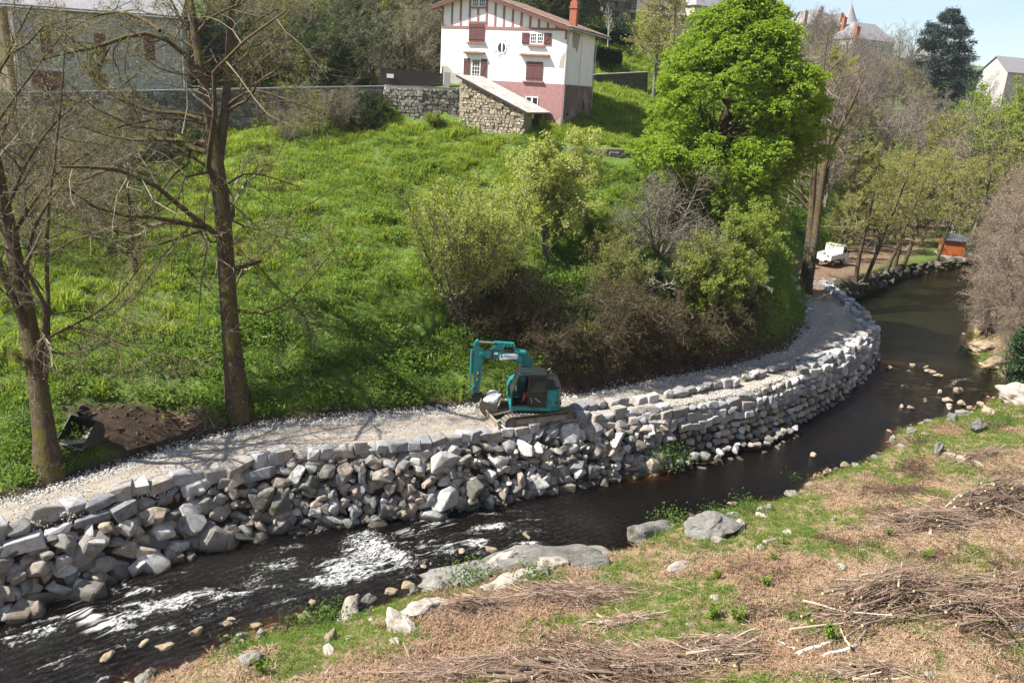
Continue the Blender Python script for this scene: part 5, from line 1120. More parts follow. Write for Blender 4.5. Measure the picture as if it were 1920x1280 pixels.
# twin-trunk tree at the bend
T3 = hero('twin_trunk_tree', 'tall bare tree with two mossy trunks standing at the bend of the track',
    [[(1507, 552, 72, .42), (1512, 500, 72, .36), (1520, 420, 72, .31), (1525, 330, 72, .27), (1531, 260, 72, .22), (1537, 200, 72, .17), (1545, 120, 72, .10), (1552, 60, 72, .04)],
     [(1514, 546, 71.7, .38), (1526, 470, 71.7, .34), (1534, 390, 71.5, .31), (1544, 310, 71.4, .27), (1560, 265, 71.3, .20), (1580, 230, 71.2, .15), (1600, 190, 71, .10), (1622, 140, 71, .05)]],
    [[(1548, 300, 71.5, .13), (1575, 250, 72.2, .10), (1600, 230, 72.8, .07), (1640, 190, 73.4, .04)], [(1556, 270, 71.3, .12), (1595, 222, 70.6, .09), (1640, 185, 70, .05)], [(1551, 300, 71.4, .1), (1548, 240, 70.8, .08), (1552, 180, 70.3, .05)],
     [(1537, 200, 72, .09), (1550, 150, 72.5, .07), (1560, 100, 73, .04)], [(1530, 270, 72, .07), (1515, 300, 71.5, .05), (1500, 335, 71, .03)], [(1534, 215, 72, .08), (1515, 170, 72, .06), (1500, 130, 72, .03)]],
    [dict(nc=9, t0=.25, ang=(25, 65), lf=.42, npts=6, curl=.22, up=.06, rf=.5, rmin=.016, k=4), dict(nc=6, t0=.2, ang=(25, 65), lf=.5, npts=5, curl=.25, up=.04, rf=.55, rmin=.011, k=3), dict(nc=5, t0=.2, ang=(25, 65), lf=.55, npts=4, curl=.25, up=.02, rf=.6, rmin=.009, k=3)],
    23, twig=M_TWIG, ncs=[8, 8])
_p, _r2 = limb([(1510, 550, 71.9, .5), (1516, 500, 71.9, .45), (1523, 430, 71.8, .40)], 8); ivy_on(T3, _p - np.array(T3.location), _r2, 900, 0, .8, 7, .14)
# ---------------------------------------------------------------- generic tree kinds (local coordinates, foot at 0)
def kind_tree(seed, H, lean=0.0, r0=.18, first=.3, nb=16, spread=.42, lv=(7, 6), leaf=None, bark=M_BARKG, twig=M_TWIG, ang=(40, 75), up=.06, curl=.18, k=6, wob=.06, twigr=.012, stems=1, forkspread=.35):
    """returns list of (part name, mesh, props)"""
    g = np.random.default_rng(seed); sets = []
    for s in range(stems):
        n = 9; P = np.zeros((n, 3)); P[:, 2] = np.linspace(-.3, H * (1 if s == 0 else g.uniform(.75, .95)), n); a = g.uniform(0, 6.28)
        off = forkspread * H * (0 if stems == 1 else 1) * .5; P[:, 0] += lean * P[:, 2] + math.cos(a) * off * np.clip(P[:, 2] / H, 0, 1) ** .8; P[:, 1] += math.sin(a) * off * np.clip(P[:, 2] / H, 0, 1) ** .8
        P[1:, :2] += np.cumsum(g.normal(0, wob * H / n, (n - 1, 2)), 0); R = r0 * np.linspace(1.25, .12, n) * (1 if stems == 1 else .7); sets.append((P[None], R[None], k))
    P = np.concatenate([s[0] for s in sets]); R = np.concatenate([s[1] for s in sets])
    tw = []; L1 = grow(g, P, R, nb, first, .97, ang, spread, 6, curl, up, .5, twigr * 1.6); tw.append((*L1, 4)); cur = L1
    for i, nc in enumerate(lv):
        cur = grow(g, cur[0], cur[1], nc, .2, .98, (25, 65), .5, 3 if i == len(lv) - 1 else 4, curl * 1.3, up * .6, .55, twigr * (1 if i == 0 else .75)); tw.append((*cur, 3))
    out = [('trunk', tubes_mesh('trunk', sets, bark), {}), ('branches', tubes_mesh('branches', tw[:1], bark), {}), ('twigs', tubes_mesh('twigs', tw[1:], twig, False), {'kind': 'stuff'})]
    if leaf:
        mat, per, size, asp, droop = leaf; Pq, Rq, _ = tw[-1]; b = np.repeat(np.arange(len(Pq)), per); p, d, r = lerp_poly(Pq, Rq, b, g.uniform(.15, 1, len(b)))
        out.append(('leaves', leaves_mesh('leaves', g, p + g.normal(0, .05, p.shape), size, mat, asp, droop), {'kind': 'stuff'}))
    return out
def plant(parts, name, label, cat, loc, rotz=None, scale=1.0, group=None):
    t = thing(name, label, cat, tuple(loc), rs.uniform(0, 6.28) if rotz is None else rotz, group); t.scale = (scale,) * 3 if np.isscalar(scale) else scale
    for n, me, pr in parts: link(n, me, t, **pr)
    return t
def on_ground(px, py, sink=.1, **kw):
    p = ground_at(px, py, **kw); p[2] -= sink; return p
def at_depth(px, D, sink=.1):
    """on the ground under the photo column px at depth D"""
    p = wd(px, 500, D)
    for _ in range(12):
        z = gz(p[0], p[1]); y = 500
        # slide along the column: keep px while matching height
        lo, hi = -3000, 3000
        for _i in range(40):
            mid = (lo + hi) / 2
            if wd(px, mid, D)[2] > z: lo = mid
            else: hi = mid
        p = wd(px, (lo + hi) / 2, D)
    p[2] -= sink; return p
# chestnut in full young leaf
def chestnut():
    g = np.random.default_rng(31); base = at_depth(1326, 61.5); H = 15.3
    t = thing('chestnut_tree', 'big bright green tree in full young leaf right of the white house', 'tree', tuple(base))
    n = 8; P = np.zeros((n, 3)); P[:, 2] = np.linspace(-.4, H * .9, n); P[:, 0] += np.linspace(0, .9, n) + np.cumsum(g.normal(0, .08, n)); R = np.linspace(.55, .06, n); sets = [(P[None], R[None], 10)]
    L1 = grow(g, P[None], R[None], 34, .16, .97, (50, 85), .42, 7, .13, .10, .5, .03); L2 = grow(g, *L1, 6, .3, 1, (25, 60), .42, 5, .2, .02, .55, .015)
    link('trunk', tubes_mesh('trunk', sets, M_BARK), t); link('branches', tubes_mesh('branches', [(*L1, 6), (*L2, 4)], M_BARK), t)
    # crown: boughs as domed clusters of drooping palmate leaves, over an irregular egg
    def env(z):      # crown radius by height (0..1)
        return np.interp(z, [.06, .14, .24, .38, .55, .72, .86, .95, 1.0], [2.6, 4.8, 6.2, 6.4, 5.5, 4.3, 2.9, 1.7, .5])
    C = []; 
    for i in range(430):
        z = g.uniform(.04, 1.0) ** .9; a = g.uniform(0, 6.28); lob = 1 + .16 * math.sin(3 * a + 5 * z) + .10 * math.sin(7 * a - 9 * z)
        rr = env(z) * lob * (1 - .55 * g.random() ** 2.2); 
        if z > .93: rr *= g.random()
        C.append((rr * math.cos(a) + 1.5 * z - .2, rr * math.sin(a), z * H + .4, g.uniform(.55, 1.15)))
    C += [(6.3 + .5 * g.normal(), -1.2 + .6 * g.normal(), 8.4 + .7 * g.normal(), .7) for _ in range(12)] + [(5.6 + .6 * g.normal(), -.8 + .7 * g.normal(), 6.6 + .8 * g.normal(), .75) for _ in range(12)]
    C = np.array(C); pos, out_ = [], []
    for cx, cy, cz, cr in C:
        m = int(88 * cr ** 1.6); d = g.normal(0, 1, (m, 3)); d /= np.linalg.norm(d, axis=1, keepdims=True); d[:, 2] = np.where((d[:, 2] < -.3) & (g.random(m) < .6), -d[:, 2] * .7, d[:, 2])
        p = np.array((cx, cy, cz)) + d * cr * np.array((1.1, 1.1, .85)) * g.uniform(.75, 1.05, (m, 1)); pos.append(p); out_.append(d)
    pos = np.concatenate(pos); out_ = np.concatenate(out_)
    # palmate: five leaflets fanned round the stalk end, tips hanging
    m = len(pos); k = 5; a0 = g.uniform(0, 6.28, m)[:, None] + np.arange(k)[None] * (2 * np.pi / k) + g.normal(0, .15, (m, k))
    dirs = np.stack((np.cos(a0), np.sin(a0), np.full_like(a0, -.55)), -1).reshape(-1, 3) + np.repeat(out_, k, 0) * .35
    V = leaves_mesh('leaves', g, np.repeat(pos, k, 0), .28, M_CHEST, .42, .1, .8, dirs=dirs); link('leaves', V, t, kind='stuff'); return t
chestnut()
ORD = ['first', 'second', 'third', 'fourth', 'fifth', 'sixth', 'seventh', 'eighth', 'ninth', 'tenth', 'eleventh', 'twelfth', 'thirteenth', 'fourteenth', 'fifteenth', 'sixteenth', 'seventeenth', 'eighteenth', 'nineteenth', 'twentieth', 'twenty-first', 'twenty-second', 'twenty-third', 'twenty-fourth', 'twenty-fifth', 'twenty-sixth', 'twenty-seventh', 'twenty-eighth']
# ---------------------------------------------------------------- single bushes and small trees on the near slope
M_WILL = leafmat('willow_leaves', [(.32, .37, .085), (.40, .44, .125), (.26, .32, .07)], .45)
willow = kind_tree(41, 5.4, r0=.085, first=.12, nb=9, spread=.5, lv=(6, 3), stems=18, forkspread=.85, ang=(10, 28), up=.16, curl=.08, twigr=.013, wob=.03, leaf=(M_WILL, 5, .12, .4, .1), bark=M_BARKG, twig=mat_twig('willow_twigs', [(.12, .13, .05), (.22, .22, .10), (.30, .28, .15)]))
plant(willow, 'willow_bush', 'fan-shaped many-stemmed willow bush in thin green leaf behind the digger', 'bush', on_ground(862, 597), 0.4, (1.45, 1.45, 1.3))
birch = kind_tree(42, 6.6, r0=.09, first=.22, nb=16, spread=.42, lv=(8, 6), stems=6, forkspread=.42, ang=(22, 55), up=.08, curl=.15, twigr=.008, leaf=(leafmat('pale_young_leaves', [(.34, .39, .10), (.42, .45, .15), (.27, .33, .075)], .5), 5, .145, .6, .0), bark=M_BARKG)
plant(birch, 'young_tree', 'pale green multi-stemmed young tree on the slope below the lean-to', 'tree', on_ground(1022, 492), 1.1, (1.25, 1.25, 1.18))
M_TWIGL = mat_twig('light_twigs', [(.07, .055, .04), (.17, .14, .105), (.34, .30, .24)])
bare_bush = kind_tree(43, 5.4, r0=.13, first=.15, nb=13, spread=.52, lv=(8, 6), stems=6, forkspread=.75, ang=(30, 75), up=.0, curl=.24, twigr=.010, bark=M_BARKG, twig=M_TWIGL)
plant(bare_bush, 'bare_tree', 'crooked bare pale-branched tree with ivy stems right of the pale green young tree', 'tree', on_ground(1235, 490), 2.2, 1.15)
thicket = kind_tree(44, 3.2, r0=.06, first=.08, nb=12, spread=.6, lv=(6, 5), stems=8, forkspread=1.1, ang=(30, 80), up=-.02, curl=.25, twigr=.007, bark=M_BARKG, twig=M_TWIGL)
leafy_bush = kind_tree(45, 4.2, r0=.07, first=.1, nb=13, spread=.5, lv=(7, 5), stems=7, forkspread=.85, ang=(25, 65), up=.06, curl=.16, twigr=.008, leaf=(M_LEAFY, 6, .14, .6, .0), bark=M_BARKG)
leafy_bush2 = kind_tree(46, 3.0, r0=.06, first=.06, nb=13, spread=.55, lv=(7, 5), stems=8, forkspread=1.1, ang=(25, 75), up=.0, curl=.2, twigr=.008, leaf=(M_LEAFD, 6, .10, .7, .1), bark=M_BARKG, twig=M_TWIGM)
olive_bush = kind_tree(47, 3.4, r0=.06, first=.06, nb=13, spread=.55, lv=(7, 5), stems=8, forkspread=1.0, ang=(25, 75), up=.0, curl=.2, twigr=.008, leaf=(M_LEAFO, 4, .12, .6, .1), bark=M_BARKG, twig=M_TWIGL)
bramble = kind_tree(48, 2.0, r0=.02, first=.05, nb=9, spread=.7, lv=(5, 4), stems=20, forkspread=1.9, ang=(30, 85), up=-.14, curl=.25, twigr=.006, leaf=(leafmat('bramble_leaves', [(.045, .05, .018), (.09, .06, .03), (.05, .075, .02), (.14, .085, .045)], .3), 2, .085, .7, .2), bark=M_TWIGM, twig=mat_twig('bramble_stems', [(.05, .032, .022), (.12, .08, .055), (.22, .165, .12)]))
for px, py, sc, k, lab in [(1385, 520, 1.1, leafy_bush, 'green leafing bush left of the stone heap by the bend'), (1345, 455, 1.2, leafy_bush, 'light green leafing bush under the bright green tree'), (1415, 470, .9, leafy_bush, 'yellowish green bush with a dark leaning stem above the stone heap'),
                           (1290, 520, 1.1, thicket, 'bare tangled thicket with pale twigs right of centre on the bank'), (1140, 520, .8, olive_bush, 'olive bush between the young tree and the bare thicket'), (1105, 455, .6, leafy_bush, 'small leafing bush right behind the pale young tree'), (1330, 560, 1.1, olive_bush, 'olive green bush hanging over the track bank'),
                           (945, 520, .6, leafy_bush, 'low green bush between the willow and the pale young tree'), (1440, 430, .75, olive_bush, 'pale olive bush behind the stone heap'), (1270, 430, 1.1, leafy_bush2, 'dark leafy bush left of the bright green tree trunk'), (1180, 470, 1.0, thicket, 'bare grey thicket in front of the low garden wall')]:
    plant(k, 'bush', lab, 'bush', on_ground(px, py), None, sc)
_bl = [(930, 625, 1.0, bramble), (1000, 610, 1.1, bramble), (1150, 600, 1.1, bramble), (1210, 625, 1.1, bramble), (1350, 620, 1.1, bramble), (960, 570, 1.0, bramble), (1130, 650, .9, bramble), (1040, 650, .8, bramble), (1300, 640, .8, bramble), (1380, 600, .8, leafy_bush2), (1250, 655, .7, bramble), (1180, 560, .8, olive_bush), (1400, 560, .55, leafy_bush), (890, 600, .9, bramble), (1330, 590, .9, leafy_bush), (1240, 560, .7, leafy_bush2)]
_ord = sorted([(a, b) for a, b, *_ in _bl])
for i, (px, py, sc, k) in enumerate(_bl):
    plant(k, 'bramble_bush', 'dark bramble and shrub clump on the steep bank, ' + ORD[_ord.index((px, py))] + ' from the left', 'bush', on_ground(px, py), None, sc, 'bramble clumps on the steep bank')
dead = kind_tree(51, 3.4, r0=.06, first=.15, nb=9, spread=.55, lv=(5, 4), stems=2, forkspread=.5, ang=(30, 70), up=.0, curl=.22, twigr=.012, bark=M_TWIGP, twig=M_TWIGP)
for px, py, rz_, sc, lab in [(1140, 560, 1.0, 1.0, 'pale dead branch sprawling over the brambles right of the willow'), (1265, 575, 2.6, 1.1, 'pale dead branch sprawling over the bank below the bare tree'), (1190, 610, 4.0, .8, 'small pale dead branch low in the brambles'), (1330, 540, .3, 1.0, 'pale dead branch beside the green bank bush')]:
    o_ = plant(dead, 'dead_branch', lab, 'branch', on_ground(px, py), rz_, sc); o_.rotation_euler = (.9, .5, rz_)
# shrubs against the street wall, left
shrub_bare = kind_tree(49, 5.2, r0=.07, first=.12, nb=12, spread=.5, lv=(8, 5), stems=7, forkspread=.8, ang=(25, 70), up=.02, curl=.22, twigr=.009, bark=M_BARKG, twig=M_TWIG, leaf=(M_BUD, 1, .07, .6, 0))
_l1 = [(60, 57, 1.0, shrub_bare), (140, 56.5, 1.1, shrub_bare), (225, 59, 1.0, shrub_bare), (20, 54, 1.2, shrub_bare), (300, 61, .7, shrub_bare), (110, 52, 1.1, shrub_bare), (-20, 56, 1.1, shrub_bare), (590, 66, .75, shrub_bare), (640, 66.5, .7, shrub_bare), (540, 65, .55, shrub_bare), (190, 55, .9, shrub_bare), (60, 47, 1.0, shrub_bare), (170, 49, .9, shrub_bare)]
_sb = sorted([(a, b) for a, b, *_ in _l1])
for px, d, sc, k in _l1:
    plant(k, 'shrub', 'bare twiggy grey shrub below the street wall, ' + ORD[_sb.index((px, d))] + ' from the left', 'shrub', at_depth(px, d), None, sc, 'bare shrubs along the street wall')
_l2 = [(300, 62.0, .7, leafy_bush2), (380, 63.5, .6, leafy_bush2), (110, 60, .8, leafy_bush2), (640, 67.2, .7, leafy_bush2), (700, 67.6, .75, leafy_bush2), (200, 60.5, .7, olive_bush), (690, 66.6, .5, leafy_bush2), (810, 66.2, .3, leafy_bush)]
_sl = sorted([(a, b) for a, b, *_ in _l2])
for px, d, sc, k in _l2:
    plant(k, 'wall_shrub', 'dark leafy shrub at the foot of the street wall, ' + ORD[_sl.index((px, d))] + ' from the left', 'shrub', at_depth(px, d), None, sc, 'leafy shrubs on the street wall')
plant(kind_tree(50, 7.5, r0=.16, first=.2, nb=18, spread=.45, lv=(8, 6), ang=(40, 80), curl=.25, up=.02, twigr=.009, twig=M_TWIGL, bark=M_BARK, leaf=(M_BUD, 1, .07, .6, 0)), 'sapling', 'bare crooked young tree behind the leaning tree at the left', 'tree', on_ground(255, 520), None, 1.0)
# ---------------------------------------------------------------- alders along the pool
M_ALD = leafmat('alder_leaves', [(.27, .28, .075), (.35, .34, .11), (.22, .24, .06)], .5)
alder = [kind_tree(60 + i, 14, lean=l, r0=.20, first=.35, nb=26, spread=.24, lv=(7, 5), ang=(55, 90), up=-.01, curl=.16, twigr=.012, leaf=(M_ALD, 4, .15, .7, 0), bark=M_BARK, wob=.045) for i, l in enumerate((0.0, .16, .22))]
for px, py, k, sc, rot, lab in [(1602, 540, 0, 1.0, 0, 'thin straight alder, first on the pool bank beside the stone edge'), (1612, 552, 2, .98, -.1, 'alder leaning right at the near end of the pool bank'), (1652, 535, 2, 1.0, -.35, 'second alder leaning right over the dark pool edge'), (1677, 512, 0, .95, 1, 'upright dark alder behind the pool edge'), (1693, 500, 1, 1.0, -.2, 'alder leaning right with forked top left of the hut'),
                                (1752, 498, 1, .95, -.6, 'slim alder just left of the orange hut'), (1640, 470, 1, .9, 0, 'thin alder in the grass beyond the dirt track'), (1580, 455, 0, .85, 2, 'slender alder behind the white truck'), (1822, 478, 0, 1.1, 0, 'thick tree trunk right of the orange hut'), (1836, 470, 1, 1.1, .3, 'leaning mossy trunk furthest right of the orange hut'), (1700, 440, 2, .9, .2, 'alder on the slope beyond the dirt track bend')]:
    plant(alder[k], 'alder_tree', lab, 'tree', on_ground(px, py), rot, sc)
# ---------------------------------------------------------------- woods on the far slope
bare = [kind_tree(70 + i, 12, r0=.2, first=.25, nb=24, spread=.40, lv=(8, 6), ang=(30, 65), up=.07, curl=.16, twigr=.016, twig=tw, bark=M_BARKG, stems=st, forkspread=.3) for i, (tw, st) in enumerate(((M_TWIG, 1), (M_TWIGB, 2), (M_TWIGL, 2)))]
bud = [kind_tree(75 + i, 11, r0=.18, first=.22, nb=22, spread=.40, lv=(8, 6), ang=(30, 65), up=.06, curl=.16, twigr=.014, twig=M_TWIG, bark=M_BARKG, leaf=(mt, per, sz_, .6, 0)) for i, (mt, per, sz_) in enumerate(((M_ALD, 5, .18), (M_LEAFYB, 7, .18), (M_LEAFY, 7, .18)))]
g_ = np.random.default_rng(9)
def wood(lst, kinds, name, label, group, sc=(.8, 1.2), cat='tree'):
    for i, (px, d) in enumerate(sorted(lst)):
        k = kinds[g_.integers(len(kinds))]; plant(k, name, label + (', %s from the left' % ORD[i] if len(lst) > 1 else ''), cat, at_depth(px, d), None, g_.uniform(*sc), group)
row = lambda x0, x1, n, d0, d1: [(x0 + (x1 - x0) * (i + g_.random()) / n, g_.uniform(d0, d1)) for i in range(n)]
for r_, n_, lab in ((row(1540, 1930, 10, 118, 138), 0, 'bare grey-brown tree in the lowest row above the dirt track'), (row(1470, 1900, 22, 138, 162), 0, 'bare tree in the second row up the far slope'), (row(1450, 1950, 28, 160, 185), 0, 'bare tree in the third row up the far slope'),
                    (row(1430, 1560, 7, 100, 125), 0, 'bare tree right behind the bright green tree'), (row(1500, 1960, 26, 188, 206), 0, 'bare tree in the top row below the manor')): wood(r_, bare, 'bare_tree', lab, 'bare trees on the far slope', (.85, 1.15) if 'top row' in lab or 'third' in lab else (.85, 1.2))
wood(row(1500, 1880, 14, 105, 130), bud, 'leafing_tree', 'thin yellow-green leafing tree low on the far slope', 'leafing trees low on the far slope', (.7, 1.05)); wood(row(1560, 1880, 13, 128, 150), bud, 'budding_tree', 'budding tree among the lower bare woods', 'budding trees on the far slope', (.9, 1.2)); wood(row(1650, 1960, 10, 165, 200), bud[1:2], 'yellow_green_tree', 'yellow-green tree scattered high on the far slope', 'yellow-green trees high on the far slope', (.6, .9)); wood(row(1690, 1950, 18, 150, 190), bud[:1], 'budding_tree', 'olive budding tree high on the right of the far slope', 'budding trees on the far slope', (.8, 1.1)); wood(row(1440, 1530, 4, 150, 190), bud[:1], 'budding_tree', 'olive budding tree under the chateau', 'budding trees on the far slope', (.55, .75))
wood([(1500, 104), (1545, 108), (1475, 98), (1600, 118)], bud[1:2], 'yellow_green_tree', 'yellow-green leafing tree behind the twin trunks', 'yellow-green trees behind the twin trunks', (.75, .95))
wood([(1832, 172), (1855, 176), (1815, 168), (1870, 180), (1840, 160)], bud[1:2], 'yellow_green_tree', 'bright yellow-green tree on the skyline right of the cedar', 'yellow-green trees right of the cedar', (1.0, 1.2))
wood([(1470, 175), (1500, 180), (1530, 178), (1815, 200)], bud[2:3], 'green_tree', 'fresh green tree on the ridge below the chateau', 'green trees on the ridge', (.6, .8))
wood([(1640, 104), (1570, 96), (1690, 118), (1740, 128), (1620, 112)], bud[:1] + bud[2:3], 'budding_tree', 'thin budding tree on the grass slope beyond the dirt track', 'budding trees beyond the dirt track', (.6, .85))
plant(bud[0], 'leafing_tree', 'tall olive-green leafing tree between the white house and the bright green tree', 'tree', at_depth(1245, 84), .5, (1.25, 1.25, 1.45))
plant(bud[0], 'leafing_tree', 'smaller olive leafing tree close behind the taller one', 'tree', at_depth(1225, 88), 2.5, (1.0, 1.0, 1.2))
wood(row(1745, 1935, 12, 112, 140), bare[:2] + bud, 'tall_tree', 'tall slender tree on the right slope behind the hut', 'tall trees behind the hut', (1.35, 1.8)); wood(row(1500, 1760, 11, 124, 150), bare + bud[:2], 'tall_tree', 'tall slender tree in the middle of the far woods', 'tall trees in the middle of the far woods', (1.15, 1.5)); wood(row(1800, 1960, 9, 150, 185), bud + bare[:1], 'tall_tree', 'tall tree high up at the right rim of the valley', 'tall trees on the right rim', (1.2, 1.6))
# cedar: tiers of flat branches
def cedar():
    g = np.random.default_rng(81); base = at_depth(1745, 196); H = 22; t = thing('cedar_tree', 'large dark blue-green cedar on the skyline right of the manor', 'tree', tuple(base))
    P = np.zeros((1, 9, 3)); P[0, :, 2] = np.linspace(-.5, H, 9); R = np.linspace(.7, .06, 9)[None]
    nb = 170; zf = g.uniform(.12, 1.0, nb); a = g.uniform(0, 6.28, nb); L = np.interp(zf, [.1, .3, .6, .85, 1], [7.5, 9.0, 7.6, 4.6, 1.4]) * g.uniform(.7, 1.15, nb); n = 6
    s = np.linspace(0, 1, n); B = np.zeros((nb, n, 3)); B[:, :, 0] = np.cos(a)[:, None] * L[:, None] * s; B[:, :, 1] = np.sin(a)[:, None] * L[:, None] * s; B[:, :, 2] = zf[:, None] * H + (s * .9 - .5 * s ** 2)[None] * 1.6; BR = np.maximum(.14 * (1 - s)[None] * (L / 7)[:, None], .02)
    link('trunk', tubes_mesh('trunk', [(P, R, 10)], M_BARK), t); link('branches', tubes_mesh('branches', [(B, BR, 4)], M_BARK), t)
    m = 260; b = np.repeat(np.arange(nb), m); p, d, r = lerp_poly(B, BR, b, g.uniform(.2, 1.0, len(b)) ** .7); side = np.cross(d, (0, 0, 1)); p = p + side * (g.normal(0, .55, len(b)))[:, None]; p[:, 2] += g.normal(0, .34, len(b)) - .25
    link('needles', leaves_mesh('needles', g, p, 0.5, M_CEDAR, .45, .1, 1.0, dirs=d * .8), t, kind='stuff'); return t
cedar()
# ---------------------------------------------------------------- right bank trees, close
M_CATK = leafmat('brown_catkins', [(.22, .165, .125), (.29, .225, .175), (.17, .125, .09)], .3)
hazel = [kind_tree(85 + i, 9, r0=.14, first=.12, nb=20, spread=.42, lv=(9, 7), stems=3, forkspread=.5, ang=(30, 75), up=.0, curl=.24, twigr=.010, twig=M_TWIGB, bark=M_BARKG, leaf=(M_CATK, 3, .10, .5, .3)) for i in range(2)]
for px, d, k, sc, lab in [(1905, 66, 0, 1.15, 'brown twiggy alder with catkins, nearest on the right bank'), (1880, 78, 1, 1.2, 'brown twiggy tree full of catkins behind the nearest one on the right bank'), (1960, 72, 1, 1.3, 'brown catkin tree at the very right edge'), (1910, 90, 0, 1.35, 'tall pinkish-brown bare tree at the right edge'), (1880, 104, 1, 1.4, 'tall brown bare tree right of the orange hut'), (1850, 68, 0, .62, 'low brown bush drooping over the pool'), (1950, 110, 0, 1.5, 'far brown tree at the right edge'), (1985, 88, 1, 1.4, 'brown tree cut by the right edge'), (1930, 60, 1, .8, 'brown twiggy bush above the evergreen bush'), (1870, 72, 1, .95, 'brown catkin tree leaning over the pool'), (1925, 80, 0, 1.5, 'pinkish brown tree behind the pool outcrop'), (1860, 92, 0, 1.1, 'slim brown tree right of the alders'), (1915, 100, 1, 1.6, 'high brown tree on the right rim'), (1845, 80, 1, .6, 'small brown bush on the pool shore'), (1890, 60, 0, .55, 'brown bush between the rock ledges and the evergreen')]:
    plant(hazel[k], 'catkin_tree', lab, 'tree', at_depth(px, d), None, sc)
def evergreen(px, d, w_, h, lab, seed=91, n=9000):
    g = np.random.default_rng(seed); base = at_depth(px, d); t = thing('evergreen_bush', lab, 'bush', tuple(base)); P = np.zeros((1, 6, 3)); P[0, :, 2] = np.linspace(-.3, h * .8, 6); R = np.linspace(.12, .03, 6)[None]
    L1 = grow(g, P, R, 24, .05, .95, (40, 85), .45, 5, .2, .05, .5, .012); link('trunk', tubes_mesh('trunk', [(P, R, 6)], M_BARK), t); link('branches', tubes_mesh('branches', [(*L1, 4)], M_BARK), t)
    C = np.column_stack((g.normal(0, .32, 60) * w_, g.normal(0, .3, 60) * w_, g.uniform(.08, .95, 60) * h)); c = C[g.integers(0, 60, n)]; q = g.normal(0, 1, (n, 3)); q /= np.linalg.norm(q, axis=1, keepdims=True); p = c + q * .55 * g.uniform(.7, 1.05, (n, 1)) * np.array((1, 1, .8))
    link('leaves', leaves_mesh('leaves', g, p, .15, M_IVY, .7, .2, .5, dirs=q), t, kind='stuff')
evergreen(1905, 55, 1.6, 5.2, 'dark evergreen holly-like bush at the right edge beside the river', 91)
# ---------------------------------------------------------------- slope woods behind the houses
hang = kind_tree(95, 6.0, r0=.07, first=.05, nb=14, spread=.5, lv=(7, 5), stems=8, forkspread=.8, ang=(25, 75), up=-.03, curl=.22, twigr=.011, bark=M_BARKG, twig=M_TWIG, leaf=(M_LEAFO, 1, .10, .6, .2))
hang_y = kind_tree(96, 5.0, r0=.07, first=.05, nb=14, spread=.5, lv=(7, 4), stems=7, forkspread=.7, ang=(25, 65), up=.03, curl=.18, twigr=.011, bark=M_BARKG, twig=M_TWIG, leaf=(M_LEAFYB, 4, .13, .6, .1))
hang_o = kind_tree(98, 5.0, r0=.07, first=.05, nb=14, spread=.55, lv=(7, 4), stems=9, forkspread=.9, ang=(25, 75), up=-.05, curl=.22, twigr=.011, bark=M_BARKG, twig=M_TWIG, leaf=(M_LEAFD, 4, .13, .6, .2))
for r_, lab in ((row(360, 830, 15, 75, 79), 'grey-green scrub at the foot of the steep slope behind the street'), (row(420, 830, 14, 80, 84), 'grey-green scrub in the second tier of the steep slope'), (row(430, 830, 12, 86, 92), 'grey-green scrub in the third tier of the steep slope'), (row(300, 850, 11, 94, 102), 'grey-green scrub along the top of the steep slope')):
    wood(r_, [hang, hang, hang_o], 'hanging_shrub', lab, 'scrub on the steep slope', (.85, 1.35), 'shrub')
for px, d, lab in [(735, 82, 'yellow-green leafing shrub against the rock beside the white house'), (600, 84, 'yellow-green leafing shrub higher on the steep scrub slope')]: plant(hang_y, 'leafing_shrub', lab, 'shrub', at_depth(px, d), None, 1.2)
wood([(850, 95), (900, 98), (960, 98), (1000, 100), (1040, 102), (1085, 104), (1070, 110), (980, 106), (880, 104), (1110, 116), (1000, 112), (930, 110)], [hang, hang_o], 'hanging_shrub', 'dark scrub on the cliff above the white house roof', 'scrub on the cliff behind the house', (.9, 1.3), 'shrub')
for px, d, w_, h, lab, sd in [(925, 93, 2.5, 7, 'dark evergreen behind the half-timbered roof', 92), (1000, 95, 2.5, 7.5, 'dark evergreen left of the brick chimney', 93), (1090, 99, 2.2, 8, 'dark evergreen behind the brick chimney', 94), (1155, 110, 2.6, 3, 'dark ivy mass on the cliff behind the lamp', 95)]: evergreen(px, d, w_, h, lab, sd, 4500)
plant(kind_tree(97, 4.2, r0=.05, first=.4, nb=14, spread=.3, lv=(6,), ang=(20, 50), up=.1, curl=.1, twigr=.014, twig=M_TWIGP, bark=simple('pale_stem', (.45, .42, .37))), 'young_tree', 'small bare white-stemmed tree in front of the hedge right of the white house', 'tree', tuple(wd(1138, 101, 95)), 0, 1.15)
# clipped hedges
def hedge(name, label, p, q, h, th_=.9, n=5000, seed=1):
    g = np.random.default_rng(seed); p = np.array(p); q = np.array(q); u = g.random(n)[:, None]; d = (q - p); L = np.linalg.norm(d[:2]); nrm = np.array((-d[1], d[0], 0)) / L
    f = g.random(n); off = np.where(f < .4, 0, g.random(n) * th_); zz = np.where(f < .4, g.random(n), np.where(f < .8, 1, g.random(n)))
    pts = p + d * u + nrm * off[:, None] + np.column_stack((np.zeros(n), np.zeros(n), zz * h)) + g.normal(0, .05, (n, 3))
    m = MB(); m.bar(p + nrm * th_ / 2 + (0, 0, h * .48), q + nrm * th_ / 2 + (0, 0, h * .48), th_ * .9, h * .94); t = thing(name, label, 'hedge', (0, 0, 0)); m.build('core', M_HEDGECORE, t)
    link('leaves', leaves_mesh('leaves', g, pts, .16, M_HEDGE, .7, .0, .6), t, kind='stuff')
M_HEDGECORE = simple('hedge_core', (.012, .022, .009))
hedge('hedge', 'tall clipped dark hedge under the street lamp', wd(1112, 84, 100), wd(1187, 94, 103), 1.9, seed=2)
